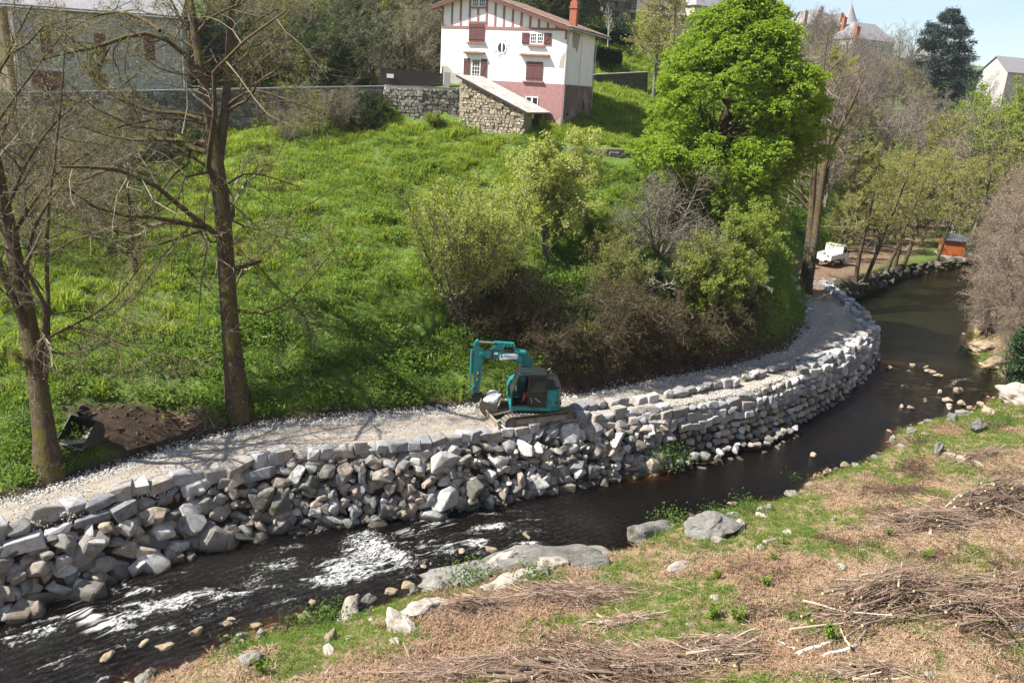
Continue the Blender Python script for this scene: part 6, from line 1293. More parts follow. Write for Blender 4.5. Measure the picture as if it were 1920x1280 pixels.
hedge('hedge', 'low clipped hedge on the upper terrace wall right of the house', wd(1112, 112, 92), wd(1165, 120, 94), 1.4, seed=3)
M_STICKT = mat_twig('brush_twigs', [(.10, .062, .044), (.20, .135, .095), (.38, .28, .21)])
# ================================================================ GROUND COVER (what nobody could count)
def blades(seed, n, h, w_, spread, bend, mat, seg=2):
    """tuft of curved grass blades"""
    g = np.random.default_rng(seed); V, T = [], []; k = 0; rn = []
    for i in range(n):
        a = g.uniform(0, 6.28); r = spread * math.sqrt(g.random()); p = np.array((r * math.cos(a), r * math.sin(a), -.03)); hh = h * g.uniform(.55, 1.15); b = bend * hh * g.uniform(.3, 1.2); a2 = a + g.normal(0, .9); d = np.array((math.cos(a2), math.sin(a2), 0)); s = np.array((-d[1], d[0], 0)) * w_ * .5
        m = p + d * b * .3 + (0, 0, hh * .6); t = p + d * b + (0, 0, hh * (1 - .25 * bend))
        V += [p - s, p + s, m + s * .8, m - s * .8, t]; T += [(k, k + 1, k + 2), (k, k + 2, k + 3), (k + 3, k + 2, k + 4)]; k += 5; rn += [g.random()] * 3
    return mk_mesh('tuft', V, tris=T, mat=mat, attrs={'rnd': ('FACE', 'FLOAT', rn)})
def herb(seed, n, h, r, size, mat):
    """low leafy plant"""
    g = np.random.default_rng(seed); p = np.column_stack((g.normal(0, r, n), g.normal(0, r, n), h * g.random(n) ** .7)); return leaves_mesh('herb', g, p, size, mat, .6, .0, .9)
M_GRASS = leafmat('meadow_grass', [(.15, .225, .034), (.23, .31, .046), (.30, .355, .065), (.38, .38, .12)], .5, .2, .16)
M_GRASSD = leafmat('lush_grass', [(.105, .17, .026), (.15, .225, .036), (.20, .27, .052)], .45, .2, .3)
M_HERB = leafmat('nettle_leaves', [(.095, .16, .026), (.14, .22, .036), (.19, .27, .052)], .45, .2, .3)
M_STRAW = leafmat('straw', [(.36, .255, .165), (.46, .345, .235), (.29, .195, .125), (.54, .43, .30)], .2, .1, .3)
M_BRACK = leafmat('dead_bracken', [(.26, .16, .105), (.35, .23, .15), (.20, .12, .08)], .2, .1, .3)
TUFT = [blades(600 + i, 26, .36, .030, .24, .7, M_GRASS) for i in range(4)] + [blades(610 + i, 22, .52, .03, .18, .5, M_GRASS) for i in range(2)]
TUFTD = [blades(620 + i, 24, .30, .026, .2, .7, M_GRASSD) for i in range(3)]
HERBS = [herb(630 + i, 36, .36, .22, .13, M_HERB) for i in range(4)]
def in_view(P, z, m=60):
    q = np.column_stack((P, z)) - CAM; k = q @ _f; x = 960 + FPX * (q @ _r) / k; y = 640 - FPX * (q @ _u) / k
    return (k > 5) & (x > -m) & (x < 1920 + m) & (y > -m) & (y < 1280 + m)
fbm = lambda P, s, seed: sum(np.sin(P @ k + ph) for k, ph in [(np.random.default_rng(seed + i).normal(0, s, 2), i * 1.7) for i in range(7)]) / 2.6
def meadow():
    P = np.vstack((rand_in(80000, -46, 36, 24, 84), rand_in(26000, 10, 110, 66, 170), rand_in(12000, -10, 40, 60, 110)))
    h, sN, sW, sF, sG = height(P, True); wgt = 1 - sm(P[:, 0], 11, 24)
    dR = np.abs(sdist(P, road)[0])
    ok = (sF > .7) & in_view(P, h) & ~((sG > -.15) & (P[:, 0] < 1.5)) & (dR > 2.2)
    mud = np.hypot((P[:, 0] + 15.7) / 4.5, (P[:, 1] - 32.9) / 1.8) < 1
    e = earth(P, sF); ok &= ~mud & (rng.random(len(P)) > e * .62)
    # keep it off the house, shed
    loc = (P - K[:2]) @ np.array([[c_, -s_], [s_, c_]]); ok &= ~((loc[:, 0] > -14) & (loc[:, 0] < .1) & (loc[:, 1] > -.1) & (loc[:, 1] < 11)) & ~((loc[:, 0] > -14) & (loc[:, 0] < -1.3) & (loc[:, 1] > -5) & (loc[:, 1] < 0)); ok &= np.hypot(P[:, 0] + 16.6, P[:, 1] - 31.9) > 1.25
    P = P[ok]; h = h[ok]; sF = sF[ok]; gw_ = np.abs(sdist(P, arr([LW[0][:2], LW[1][:2], LW[2][:2]]))[0]) > 1.1; P, h, sF = P[gw_], h[gw_], sF[gw_]; n = len(P); f = fbm(P, .45, 3); low_ = sm(-sF, -12, -3)     # nettles near the foot of the slope
    right = sm(P[:, 0], -4, 6) * (sF < 12)
    herbp = np.clip(.10 + .55 * low_ + .22 * f + .25 * right, .03, .9); pick = rng.random(n)
    idx = np.where(pick < herbp, 9 + rng.integers(0, 4, n), np.where(rng.random(n) < .3 + .4 * low_, 6 + rng.integers(0, 3, n), rng.integers(0, 6, n)))
    s = rng.uniform(.75, 1.3, n) * (1 + .25 * fbm(P, .9, 8)) * np.where(h > 13, 1.0, 1) * (1 + .3 * (P[:, 1] > 75)); s = np.clip(s * (1 + .35 * fbm(P, 2.2, 15)), .35, 2.2); ok2 = rng.random(n) > .32 * (fbm(P, 1.5, 77) > .55); P, h, s, idx = P[ok2], h[ok2], s[ok2], idx[ok2]; n = len(P)
    scatter('meadow_grass', TUFT + TUFTD + HERBS, np.column_stack((P, h)), np.column_stack((rng.normal(0, .12, n), rng.normal(0, .12, n), rng.uniform(0, 6.28, n))), np.column_stack((s, s, s * rng.uniform(.8, 1.2, n))), idx, label='lush green spring grass and nettles over the slope', category='grass')
    # small white umbels
meadow()
def pasture_near():
    """litter, grass tufts and ferns of the near bank"""
    P = np.vstack((rand_in(150000, -14, 46, 12, 62), rand_in(20000, 34, 60, 50, 90))); h, sN, sW, sF, sG = height(P, True); ok = (sN < -.15) & (sW < 0) & in_view(P, h, 40)
    P = P[ok]; h = h[ok]; sN = sN[ok]; n = len(P); f = fbm(P, .55, 31); f2 = fbm(P, 1.6, 41)
    shore = 1 - sm(-sN, .3, 3.2); gr = (f + .7 * f2 + .9 * shore + rng.normal(0, .25, n) > .22) | (rng.random(n) < .08)
    idx = np.where(gr, 6 + rng.integers(0, 5, n), np.where((fbm(P, .8, 61) + rng.normal(0, .3, n) > .75) | (rng.random(n) < .08), 11 + rng.integers(0, 3, n), np.where(fbm(P, .6, 71) + rng.normal(0, .4, n) > .35, 4 + rng.integers(0, 2, n), rng.integers(0, 5, n)))); keep = np.where(gr, rng.random(n) < .6, rng.random(n) < .85); P, h, idx, gr = P[keep], h[keep], idx[keep], gr[keep]; n = len(P)
    tw_l = [mk_mesh('twig_litter', *(lambda V, Q: (V, None, Q))(*tube_arrays(np.cumsum(np.concatenate((np.random.default_rng(690 + i).normal(0, .16, (9, 1, 3)) * (1, 1, .1) + (0, 0, .03), np.repeat(np.random.default_rng(695 + i).normal(0, .12, (9, 1, 3)) * (1, 1, .25), 2, 1)), 1), 1), np.full((9, 3), .0065), 3)), mat=M_STICKT) for i in range(3)]
    lit = [blades(640 + i, 14, .10, .020, .20, 3.2, M_STRAW) for i in range(4)] + [blades(650 + i, 12, .12, .03, .2, 2.6, M_BRACK) for i in range(2)]
    grs = [blades(660 + i, 20, .16, .014, .13, .9, M_GRASSD) for i in range(3)] + [herb(670 + i, 22, .12, .12, .06, M_HERB) for i in range(2)]
    s = rng.uniform(.7, 1.35, n)
    scatter('bank_litter', lit + grs + tw_l, np.column_stack((P, h + .01)), np.column_stack((rng.normal(0, .2, n), rng.normal(0, .2, n), rng.uniform(0, 6.28, n))), s3(s), idx, label='dead bracken litter and grass tufts on the near bank', category='litter')
pasture_near()
# stones of the river bed
def bed_stones():
    P = np.vstack((rand_in(20000, -20, 36, 14, 62), rand_in(2500, 20, 60, 50, 90))); h, sN, sW, sF, sG = height(P, True); ok = (sN > -.5) & (sW < -.6) & in_view(P, h); P, h, sN = P[ok], h[ok], sN[ok]
    ok = rng.random(len(P)) < np.clip(1.1 * np.exp(-np.abs(sN) / 1.0) + .22, 0, 1); P, h = P[ok], h[ok]; n = len(P); s = rng.gamma(3, .06, n) + .05
    bs = [hull_rock(700 + i, 14, .15, (1, .85, .6), .1) for i in range(6)]; [me.materials.append(M_ROCKY if i % 2 else M_BOULD) for i, me in enumerate(bs)]
    scatter('river_cobbles', bs, np.column_stack((P, h + s * .1)), np.column_stack((rng.normal(0, .3, (n, 2)), rng.uniform(0, 6.28, n))), s3(s), label='tan cobbles lying in the shallow river edge', category='cobbles')
bed_stones()
# broken stone and soil clods at the bank foot
def clods():
    P = rand_in(26000, -26, 26, 22, 66); h, sN, sW, sF, sG = height(P, True); mud = np.hypot((P[:, 0] + 15.7) / 4.5, (P[:, 1] - 32.9) / 1.8)
    ok = ((sF > .1) & (sF < 1.2)) | ((mud < 1.05) & (sF > 0)); P, h = P[ok], h[ok]; n = len(P); cl = [hull_rock(720 + i, 12, .1, (1, .9, .7), .2) for i in range(4)]; ms = simple('soil_clods', (.045, .030, .02), (.10, .07, .045), 5, .95); [me.materials.append(ms) for me in cl]
    s = rng.gamma(2.5, .045, n) + .03; scatter('soil_clods', cl, np.column_stack((P, h)), rng.uniform(0, 6.28, (n, 3)), s3(s), label='dark broken soil along the foot of the bank', category='soil')
clods()
# ================================================================ EXCAVATOR
M_TEAL = simple('teal_paint', (.007, .135, .142), (.011, .165, .17), 3, .42, .05, spec=.45, c3=(.055, .12, .11), s3=3.5, obj=True)
M_BLACKP = simple('black_panel', (.012, .013, .015), (.02, .021, .024), 5, .35, spec=.5)
M_STEEL = simple('worn_steel', (.11, .095, .08), (.20, .17, .135), 6, .6, .3, metal=.3, obj=True)
M_MUDST = simple('muddy_steel', (.20, .165, .125), (.31, .265, .205), 5, .85, .4, c3=(.10, .085, .07), s3=3, obj=True)
M_CHROME = simple('chrome', (.6, .6, .6), None, rough=.15, metal=1.0)
M_RUB = simple('track_rubber', (.05, .045, .04), (.13, .115, .095), 7, .85, .4, obj=True)
M_CABGL = simple('cab_glass', (.02, .03, .03), None, rough=.05, spec=.9)
M_DECAL = simple('decal_white', (.75, .76, .75)); M_DBLUE = simple('decal_blue', (.05, .09, .16)); M_RED = simple('decal_red', (.35, .04, .03))
ex_p = np.array([1.25, 37.75]); ez = float(track_z(ex_p[None])[0]) + .05
ex = thing('excavator', 'teal tracked excavator with black cab holding a pale boulder in its bucket', 'excavator', (ex_p[0], ex_p[1], ez), math.radians(186))
def rot_z(pts, a):
    c, s = math.cos(a), math.sin(a); return [(x * c - y * s, x * s + y * c, z) for x, y, z in pts]
TA = math.radians(203.4 - 186)          # tracks stand turned against the upper works
RZ = lambda a: np.array(Matrix.Rotation(a, 3, 'Z'))
class MBR(MB):
    """MB that turns everything about z by TA when built"""
    def turned(s):
        s.V = [v @ RZ(TA).T for v in s.V]; return s
for sd in (-1, 1):
    yc = sd * .93; t = MBR(); LN, HT = 1.62, .36
    out = []; 
    for a in np.linspace(-math.pi / 2, math.pi / 2, 9): out.append((LN + HT * math.cos(a), HT + HT * math.sin(a)))
    for a in np.linspace(math.pi / 2, 3 * math.pi / 2, 9): out.append((-LN + HT * math.cos(a), HT + HT * math.sin(a)))
    inn = [(x * .93, HT + (z - HT) * .80) for x, z in out]; n = len(out)
    for (y0, y1) in ((yc - .24, yc + .24),):
        V = [(x, y0, z) for x, z in out] + [(x, y1, z) for x, z in out] + [(x, y0, z) for x, z in inn] + [(x, y1, z) for x, z in inn]
        t.add(V, quads=[q for i in range(n) for j in [(i + 1) % n] for q in ((i, j, n + j, n + i), (2 * n + i, 3 * n + i, 3 * n + j, 2 * n + j), (i, 2 * n + i, 2 * n + j, j), (n + i, n + j, 3 * n + j, 3 * n + i))])
    track = t.turned().build('track', M_RUB, ex)
    # grousers
    per = 4 * LN + 2 * math.pi * HT; k = 46; gm = MBR()
    for i in range(k):
        s = per * i / k
        if s < 2 * LN: x, z, a = -LN + s, 2 * HT, 0
        elif s < 2 * LN + math.pi * HT: b = (s - 2 * LN) / HT; x, z, a = LN + HT * math.sin(b), HT + HT * math.cos(b), b
        elif s < 4 * LN + math.pi * HT: x, z, a = LN - (s - 2 * LN - math.pi * HT), 0, math.pi
        else: b = (s - 4 * LN - math.pi * HT) / HT; x, z, a = -LN - HT * math.sin(b), HT - HT * math.cos(b), math.pi + b
        gm.box((x, yc, z), (.05, .50, .05), np.array(Matrix.Rotation(a, 3, 'Y')))
    gm.turned().build('track_shoes', M_MUDST, track)['kind'] = 'stuff'
    f = MBR(); f.box((0, yc, .36), (2.9, .30, .34), bev=.05); f.box((0, yc + sd * .17, .38), (2.7, .06, .20)); f.turned().build('track_frame', M_MUDST, ex)
    for x in (-LN, LN):
        wm = MBR(); wm.tube([(x, yc - .17, HT), (x, yc + .17, HT)], .29, 16); wm.tube([(x, yc - .2, HT), (x, yc + .2, HT)], .1, 10); wm.turned().build('sprocket' if x < 0 else 'idler', M_STEEL, ex)
u = MBR(); u.box((0, 0, .52), (1.5, 1.5, .42), bev=.2); u.turned().build('undercarriage', M_BLACKP, ex)
sr = MB(); sr.tube([(0, 0, .7), (0, 0, .92)], .62, 24); sr.build('slew_ring', M_BLACKP, ex)
# dozer blade with its push arms
b = MBR(); prof = [(2.42, .02), (2.36, .12), (2.33, .28), (2.37, .46), (2.44, .55), (2.36, .56), (2.26, .46), (2.24, .2), (2.32, .02)]
b.prism(prof, 'y', -1.2, 1.2); b.box((2.42, 0, .05), (.06, 2.42, .1)); b.turned().build('dozer_blade', M_MUDST, ex)
for sd in (-1, 1):
    a = MBR(); a.bar((.7, sd * .48, .42), (2.28, sd * .62, .28), .16, .16); a.turned().build('blade_arm', M_MUDST, ex)
a = MBR(); a.tube([(.9, 0, .55), (2.26, 0, .38)], .06, 8); a.turned().build('blade_cylinder', M_STEEL, ex)
# upper works
def rounded(x0, x1, y0, y1, r, side='x0'):
    pts = []
    for cx, cy, a0 in ((x1 - .06, y1 - .06, 0), (x0 + r, y1 - r, 90), (x0 + r, y0 + r, 180), (x1 - .06, y0 + .06, 270)):
        rr = r if cx == x0 + r else .06
        for a in np.radians(np.linspace(a0, a0 + 90, 6)): pts.append((cx + rr * math.cos(a), cy + rr * math.sin(a)))
    return pts
d = MB(); d.prism(rounded(-1.28, 1.28, -1.15, 1.17, .55), 'z', .90, 1.08); d.build('deck', M_TEAL, ex)
r_ = MB(); r_.prism(rounded(-1.26, -.42, -1.13, 1.15, .52), 'z', 1.08, 2.02); body = r_.build('engine_cover', M_TEAL, ex)
r_ = MB(); r_.prism(rounded(-1.22, -.44, -1.08, 1.10, .50), 'z', 2.02, 2.14); r_.build('engine_top', M_BLACKP, ex)
r_ = MB(); r_.box((-.75, 1.155, 1.52), (.5, .02, .78)); r_.build('service_door', M_TEAL, body)
h_ = MB(); h_.box((-.55, 1.172, 1.5), (.12, .02, .05)); h_.box((-1.0, 1.15, 1.35), (.16, .03, .12)); h_.build('door_handle', M_BLACKP, body)
r_ = MB(); r_.prism([(.10, 1.08), (1.25, 1.08), (1.30, 1.45), (1.18, 1.82), (.85, 2.02), (.10, 2.05)], 'y', -1.14, -.48); sp_ = r_.build('side_housing', M_TEAL, ex)
r_ = MB(); r_.box((.72, -.47, 1.6), (.5, .02, .3)); r_.build('housing_vent', M_BLACKP, sp_)
rl = MB(); rl.tube([(.2, -1.1, 2.05), (.2, -1.1, 2.45), (.75, -1.1, 2.4), (.9, -1.1, 2.05)], .02, 6); rl.build('handrail', M_BLACKP, ex)
an = MB(); an.tube([(-.95, .7, 2.14), (-1.05, .72, 2.8)], .012, 5); an.build('antenna', M_BLACKP, ex)
ep = MB(); ep.tube([(-.75, -.55, 2.14), (-.75, -.55, 2.42), (-.86, -.55, 2.50)], .06, 8); ep.build('exhaust', M_BLACKP, ex)
# cab: posts, roof, panes, half-open front with the driver inside
CX0, CX1, CY0, CY1, CZ0, CZ1 = -.46, 1.20, .06, 1.12, 1.06, 2.72
cab = MB(); c2 = MB()
A = dict(rb=(CX0, CZ0), fb=(CX1, CZ0), fm=(CX1 + .02, 1.75), ft=(CX1 - .30, CZ1 - .06), rt=(CX0, CZ1))
for y in (CY0, CY1):
    for p, q, wv in ((A['fb'], A['fm'], .07), (A['fm'], A['ft'], .07), ((.42, CZ0), (.42, CZ1 - .03), .08), (A['rb'], A['rt'], .11)): cab.bar((p[0], y, p[1]), (q[0], y, q[1]), .07, wv, up=(0, 1, 0))
    cab.bar((CX0, y, CZ0 + .04), (CX1, y, CZ0 + .04), .08, .1)
cab.box((CX0 + .01, (CY0 + CY1) / 2, 1.45), (.06, CY1 - CY0, .8))
cab.build('cab_frame', M_BLACKP, ex)
cr_ = MB(); cr_.prism([(CX0 - .04, CZ1 - .06), (CX1 - .24, CZ1 - .10), (CX1 - .34, CZ1 + .02), (CX0 + .5, CZ1 + .07), (CX0 + .02, CZ1 + .05)], 'y', CY0 - .03, CY1 + .03); rfc = cr_.build('cab_roof', M_BLACKP, ex)
hz_ = MB(); hz_.box((.42, (CY0 + CY1) / 2, CZ1 + .065), (.62, .72, .03)); hz_.build('roof_hatch', M_CABGL, rfc)
for y in (CY0 + .2, CY1 - .2):
    l_ = MB(); l_.box((CX1 - .33, y, CZ1 + .05), (.08, .14, .1)); l_.build('work_lamp', M_CHROME, rfc)
dr = MB(); dr.box((-.02, CY1 + .02, 1.46), (.80, .05, .76)); dr.box((-.02, CY1 + .02, 1.86), (.80, .05, .05)); dr.box((.37, CY1 + .02, 2.25), (.06, .05, .84)); dr.box((-.40, CY1 + .02, 2.25), (.06, .05, .84)); dr.box((-.02, CY1 + .02, 2.64), (.80, .05, .06)); door = dr.build('cab_door', M_BLACKP, ex)
pn = MB(); pn.box((-.02, CY1 + .02, 2.25), (.72, .015, .74)); pn.build('door_pane', M_CABGL, door)
hd = MB(); hd.tube([(.22, CY1 + .07, 1.3), (.3, CY1 + .09, 1.6)], .018, 6); hd.tube([(-.2, CY1 + .07, 1.35), (.1, CY1 + .08, 1.6)], .012, 6); hd.build('door_handle', M_CHROME, door)
for nm, V in (('front_pane', [(CX1 + .0, CY0 + .04, CZ0 + .1), (CX1 + .0, CY1 - .04, CZ0 + .1), (CX1 + .02, CY1 - .04, 1.75), (CX1 + .02, CY0 + .04, 1.75)]), ('windscreen', [(CX1 + .02, CY0 + .04, 1.77), (CX1 + .02, CY1 - .04, 1.77), (CX1 - .29, CY1 - .04, CZ1 - .1), (CX1 - .29, CY0 + .04, CZ1 - .1)]), ('far_pane', [(CX0 + .1, CY0, 1.9), (.36, CY0, 1.9), (.36, CY0, 2.6), (CX0 + .1, CY0, 2.6)])):
    g_m = MB(); V = np.array(V); nn = np.cross(V[1] - V[0], V[2] - V[0]); nn /= np.linalg.norm(nn); g_m.add(np.vstack((V, V + nn * .012)), quads=[(0, 1, 2, 3), (7, 6, 5, 4), (0, 4, 5, 1), (1, 5, 6, 2), (2, 6, 7, 3), (3, 7, 4, 0)]); g_m.build(nm, M_CABGL, ex)
fl = MB(); fl.box((.37, .59, 1.10), (1.6, 1.0, .05)); fl.build('cab_floor', M_BLACKP, ex)
st_ = MB(); st_.box((.12, .6, 1.42), (.52, .5, .14), bev=.06); st_.box((-.16, .6, 1.85), (.14, .5, .8), np.array(Matrix.Rotation(-.12, 3, 'Y'))); st_.box((-.2, .6, 2.32), (.1, .28, .2)); st_.build('seat', simple('seat_grey', (.09, .09, .10), (.13, .13, .14)), ex)
for y in (.3, .92):
    j = MB(); j.box((.34, y, 1.55), (.35, .14, .12)); j.tube([(.48, y, 1.6), (.53, y, 1.78)], .03, 6); j.build('joystick_console', M_BLACKP, ex)
mr = MB(); mr.box((1.05, 1.22, 2.12), (.06, .16, .28), bev=.02); mr.bar((1.05, 1.12, 2.15), (1.05, 1.2, 2.15), .03); mr.build('mirror', M_CHROME, ex)
# boom (two-piece, offset knuckle), stick, cylinders
YB0, YB1 = -.42, -.04
bm_ = MB(); bm_.prism([(.72, 1.35), (.98, 1.35), (.92, 2.2), (.82, 2.95), (.86, 3.42), (.92, 3.52), (.52, 3.55), (.24, 3.25), (.16, 2.6), (.38, 1.6)], 'y', YB0 + .02, YB1 - .02); boom = bm_.build('boom', M_TEAL, ex)
b2 = MB(); b2.prism([(.78, 2.98), (2.30, 3.16), (2.72, 3.10), (2.86, 3.30), (2.74, 3.52), (2.30, 3.50), (.78, 3.42)], 'y', YB0 + .05, YB1 - .05); fb_ = b2.build('front_boom', M_TEAL, ex)
kn = MB(); kn.box((.80, (YB0 + YB1) / 2, 3.50), (.6, .5, .10), np.array(Matrix.Rotation(-.12, 3, 'Y'))); kn.tube([(.82, YB0 - .06, 3.2), (.82, YB1 + .06, 3.2)], .14, 12); kn.build('knuckle', M_TEAL, boom)
bk = MB(); bk.box((2.2, (YB0 + YB1) / 2, 3.32), (.09, YB1 - YB0 - .06, .42)); bk.build('hose_clamp', M_BLACKP, fb_)
brk = MB(); brk.prism([(1.62, 3.46), (2.55, 3.46), (2.2, 3.66), (1.92, 3.92), (1.70, 3.98), (1.62, 3.85)], 'y', YB0 + .10, YB1 - .10); brk.build('cylinder_bracket', M_TEAL, fb_)
def cyl(a, b, r0, r1, frac, parent, name='cylinder'):
    a, b = np.array(a), np.array(b); mth = a + (b - a) * frac; m = MB(); m.tube([a, mth], r0, 12); m.tube([a + (mth - a) * .97, mth + (b - a) * .01], r0 * 1.18, 12); o = m.build(name, M_TEAL, parent); k = MB(); k.tube([mth - (b - a) * .02, b], r1, 10); k.build('rod', M_CHROME, o); return o
cyl((1.15, -.23, 3.90), (2.86, -.23, 3.97), .085, .045, .55, ex, 'stick_cylinder')
for y in (YB0 - .06, YB1 + .06): cyl((1.05, y, 1.35), (.72, y, 2.95), .075, .045, .55, ex, 'boom_cylinder')
hs = MB()
for i in range(4): hs.tube([(1.0 + .05 * i, -.34 + .07 * i, 3.52), (1.4, -.34 + .07 * i, 3.64 + .03 * (i % 2)), (1.7, -.34 + .07 * i, 3.56), (2.3, -.34 + .07 * i, 3.6), (2.75, -.34 + .07 * i, 3.4)], .018, 6)
hs.build('hoses', M_BLACKP, ex)
pb = MB(); pb.box((1.35, (YB0 + YB1) / 2, 3.78), (.62, .30, .05)); 
for i in range(4): pb.box((1.12 + .16 * i, (YB0 + YB1) / 2, 3.84), (.06, .36, .08))
pb.build('pipe_guard', M_TEAL, ex)
stick = MB(); stick.prism([(2.90, 4.04), (3.02, 4.02), (3.16, 3.74), (3.10, 3.2), (3.06, 1.30), (2.74, 1.28), (2.64, 2.9), (2.54, 3.28), (2.70, 3.48), (2.82, 3.7)], 'y', YB0 + .07, YB1 - .07); stk = stick.build('stick', M_TEAL, ex)
w_ = MB(); w_.tube([(2.72, YB0 - .03, 3.30), (2.72, YB1 + .03, 3.30)], .13, 12); w_.tube([(2.95, YB0 + .02, 3.97), (2.95, YB1 - .02, 3.97)], .08, 10); w_.build('pivot_pin', M_TEAL, stk)
dm = MB(); dm.box((2.86, YB1 - .066, 2.35), (.09, .01, .12)); dm.box((2.88, YB1 - .066, 2.0), (.07, .01, .10)); dm.build('warning_sticker', simple('yellow_sticker', (.55, .42, .03)), stk)
cyl((3.20, -.23, 3.55), (3.20, -.23, 1.45), .08, .045, .60, ex, 'bucket_cylinder')
lk = MB()
for y in (YB0 + .02, YB1 - .02): lk.bar((3.22, y, 1.46), (2.98, y, 1.70), .04, .10, up=(0, 1, 0)); lk.bar((3.22, y, 1.46), (3.12, y, 1.02), .04, .11, up=(0, 1, 0))
lk.build('linkage', M_TEAL, ex)
qc = MB(); qc.prism([(2.62, 1.22), (3.10, 1.16), (3.16, .92), (2.96, .74), (2.66, .82), (2.52, 1.02)], 'y', YB0 + .05, YB1 - .05); qc.build('quick_coupler', M_BLACKP, ex)
hz2 = MB()
for y in (YB1 - .02, YB1 + .02): hz2.tube([(2.75, y, 3.4), (2.62, y + .03, 3.05), (2.80, y + .05, 2.6), (2.86, y + .02, 1.9), (2.95, y, 1.35)], .018, 6)
hz2.build('hoses', M_BLACKP, ex)
# bucket: curled shell of sheet steel, side plates, lip and teeth
def bucket(parent, prof, y0, y1, th_=.035, mat=M_STEEL, lipmat=M_MUDST, teeth=5, lipdir=(1, 0)):
    P = np.array(prof, float); n = len(P); t = np.gradient(P, axis=0); t /= np.linalg.norm(t, axis=1, keepdims=True); nn = np.column_stack((-t[:, 1], t[:, 0])); Q = P + nn * th_
    m = MB(); V = [(x, y0, z) for x, z in P] + [(x, y1, z) for x, z in P] + [(x, y0, z) for x, z in Q] + [(x, y1, z) for x, z in Q]; q = []
    for i in range(n - 1): q += [(i, i + 1, n + i + 1, n + i), (2 * n + i, 3 * n + i, 3 * n + i + 1, 2 * n + i + 1), (i, 2 * n + i, 2 * n + i + 1, i + 1), (n + i, n + i + 1, 3 * n + i + 1, 3 * n + i)]
    q += [(0, n, 3 * n, 2 * n), (n - 1, 3 * n - 1, 4 * n - 1, 2 * n - 1)]; m.add(V, quads=q); sh = m.build('bucket_shell', mat, parent)
    for y in (y0, y1):
        s = MB(); s.prism([tuple(p) for p in Q], 'y', y - .02, y + .02); s.build('bucket_side', mat, parent)
    e = P[-1]; dd = P[-1] - P[-2]; dd /= np.linalg.norm(dd); l = MB(); a = e - dd * .05; b_ = e + dd * .10; l.bar((a[0], (y0 + y1) / 2, a[1]), (b_[0], (y0 + y1) / 2, b_[1]), y1 - y0 + .06, .05, up=(nn[-1][0], 0, nn[-1][1])); l.build('bucket_lip', lipmat, parent)
    for i in range(teeth):
        y = y0 + (y1 - y0) * (i + .5) / teeth; k = MB(); k.bar((e[0], y, e[1]), (e[0] + dd[0] * .26, y, e[1] + dd[1] * .26), .09, .06, up=(nn[-1][0], 0, nn[-1][1])); k.build('bucket_tooth', lipmat, parent)
bucket(ex, [(2.62, 1.05), (2.70, .80), (2.66, .52), (2.50, .30), (2.26, .22), (2.02, .34), (1.86, .58), (1.78, .78)][::1], -.78, .32)
bl = link('boulder', facet_rock(77, 3, 14), None, (0, 0, 0)); bl.data.materials.append(simple('white_boulder', (.62, .60, .57), (.52, .50, .48), 3, .9, .4))
mw = Matrix.Translation((ex_p[0], ex_p[1], ez)) @ Matrix.Rotation(math.radians(186), 4, 'Z'); bl.location = mw @ Vector((2.12, -.22, .98)); bl.scale = (.47, .40, .38); bl.rotation_euler = (.1, -.35, .3); tag(bl, 'smooth white boulder sitting in the excavator bucket', 'boulder')
# company board on the boom, nearer side
bd = MB(); bd.box((1.36, YB1 - .028, 3.26), (.92, .02, .27), np.array(Matrix.Rotation(.085, 3, 'Y'))); board = bd.build('company_sign', M_DECAL, fb_)
def text(body_, size, loc, mat, parent, name='lettering', ry=0.0):
    cu = bpy.data.curves.new(name, 'FONT'); cu.body = body_; cu.size = size; cu.extrude = .002; cu.align_x = 'CENTER'; cu.align_y = 'CENTER'; cu.materials.append(mat)
    tmp = bpy.data.objects.new(name, cu); COL.objects.link(tmp); me = bpy.data.meshes.new_from_object(tmp.evaluated_get(bpy.context.evaluated_depsgraph_get())); bpy.data.objects.remove(tmp); o = bpy.data.objects.new(name, me); COL.objects.link(o); o.parent = parent; o.location = loc; o.rotation_euler = (math.pi / 2, ry, math.pi); return o
text('TERRACOL', .15, (1.26, YB1 - .0145, 3.275), M_DBLUE, board, ry=.085); text('TRAVAUX PUBLICS', .045, (1.26, YB1 - .0145, 3.175), M_RED, board, ry=.085)
bpy.data.objects.remove(board.children[-1]) if False else None
lg = MB(); lg.prism([(1.66, 3.22), (1.72, 3.37), (1.79, 3.40), (1.76, 3.22), (1.72, 3.22), (1.72, 3.30), (1.69, 3.22)], 'y', YB1 - .016, YB1 - .012); lg.build('logo', M_DBLUE, board)
bd = MB(); bd.box((2.02, YB1 - .045, 3.40), (.2, .01, .08)); bd.build('maker_plate', M_DECAL, fb_)
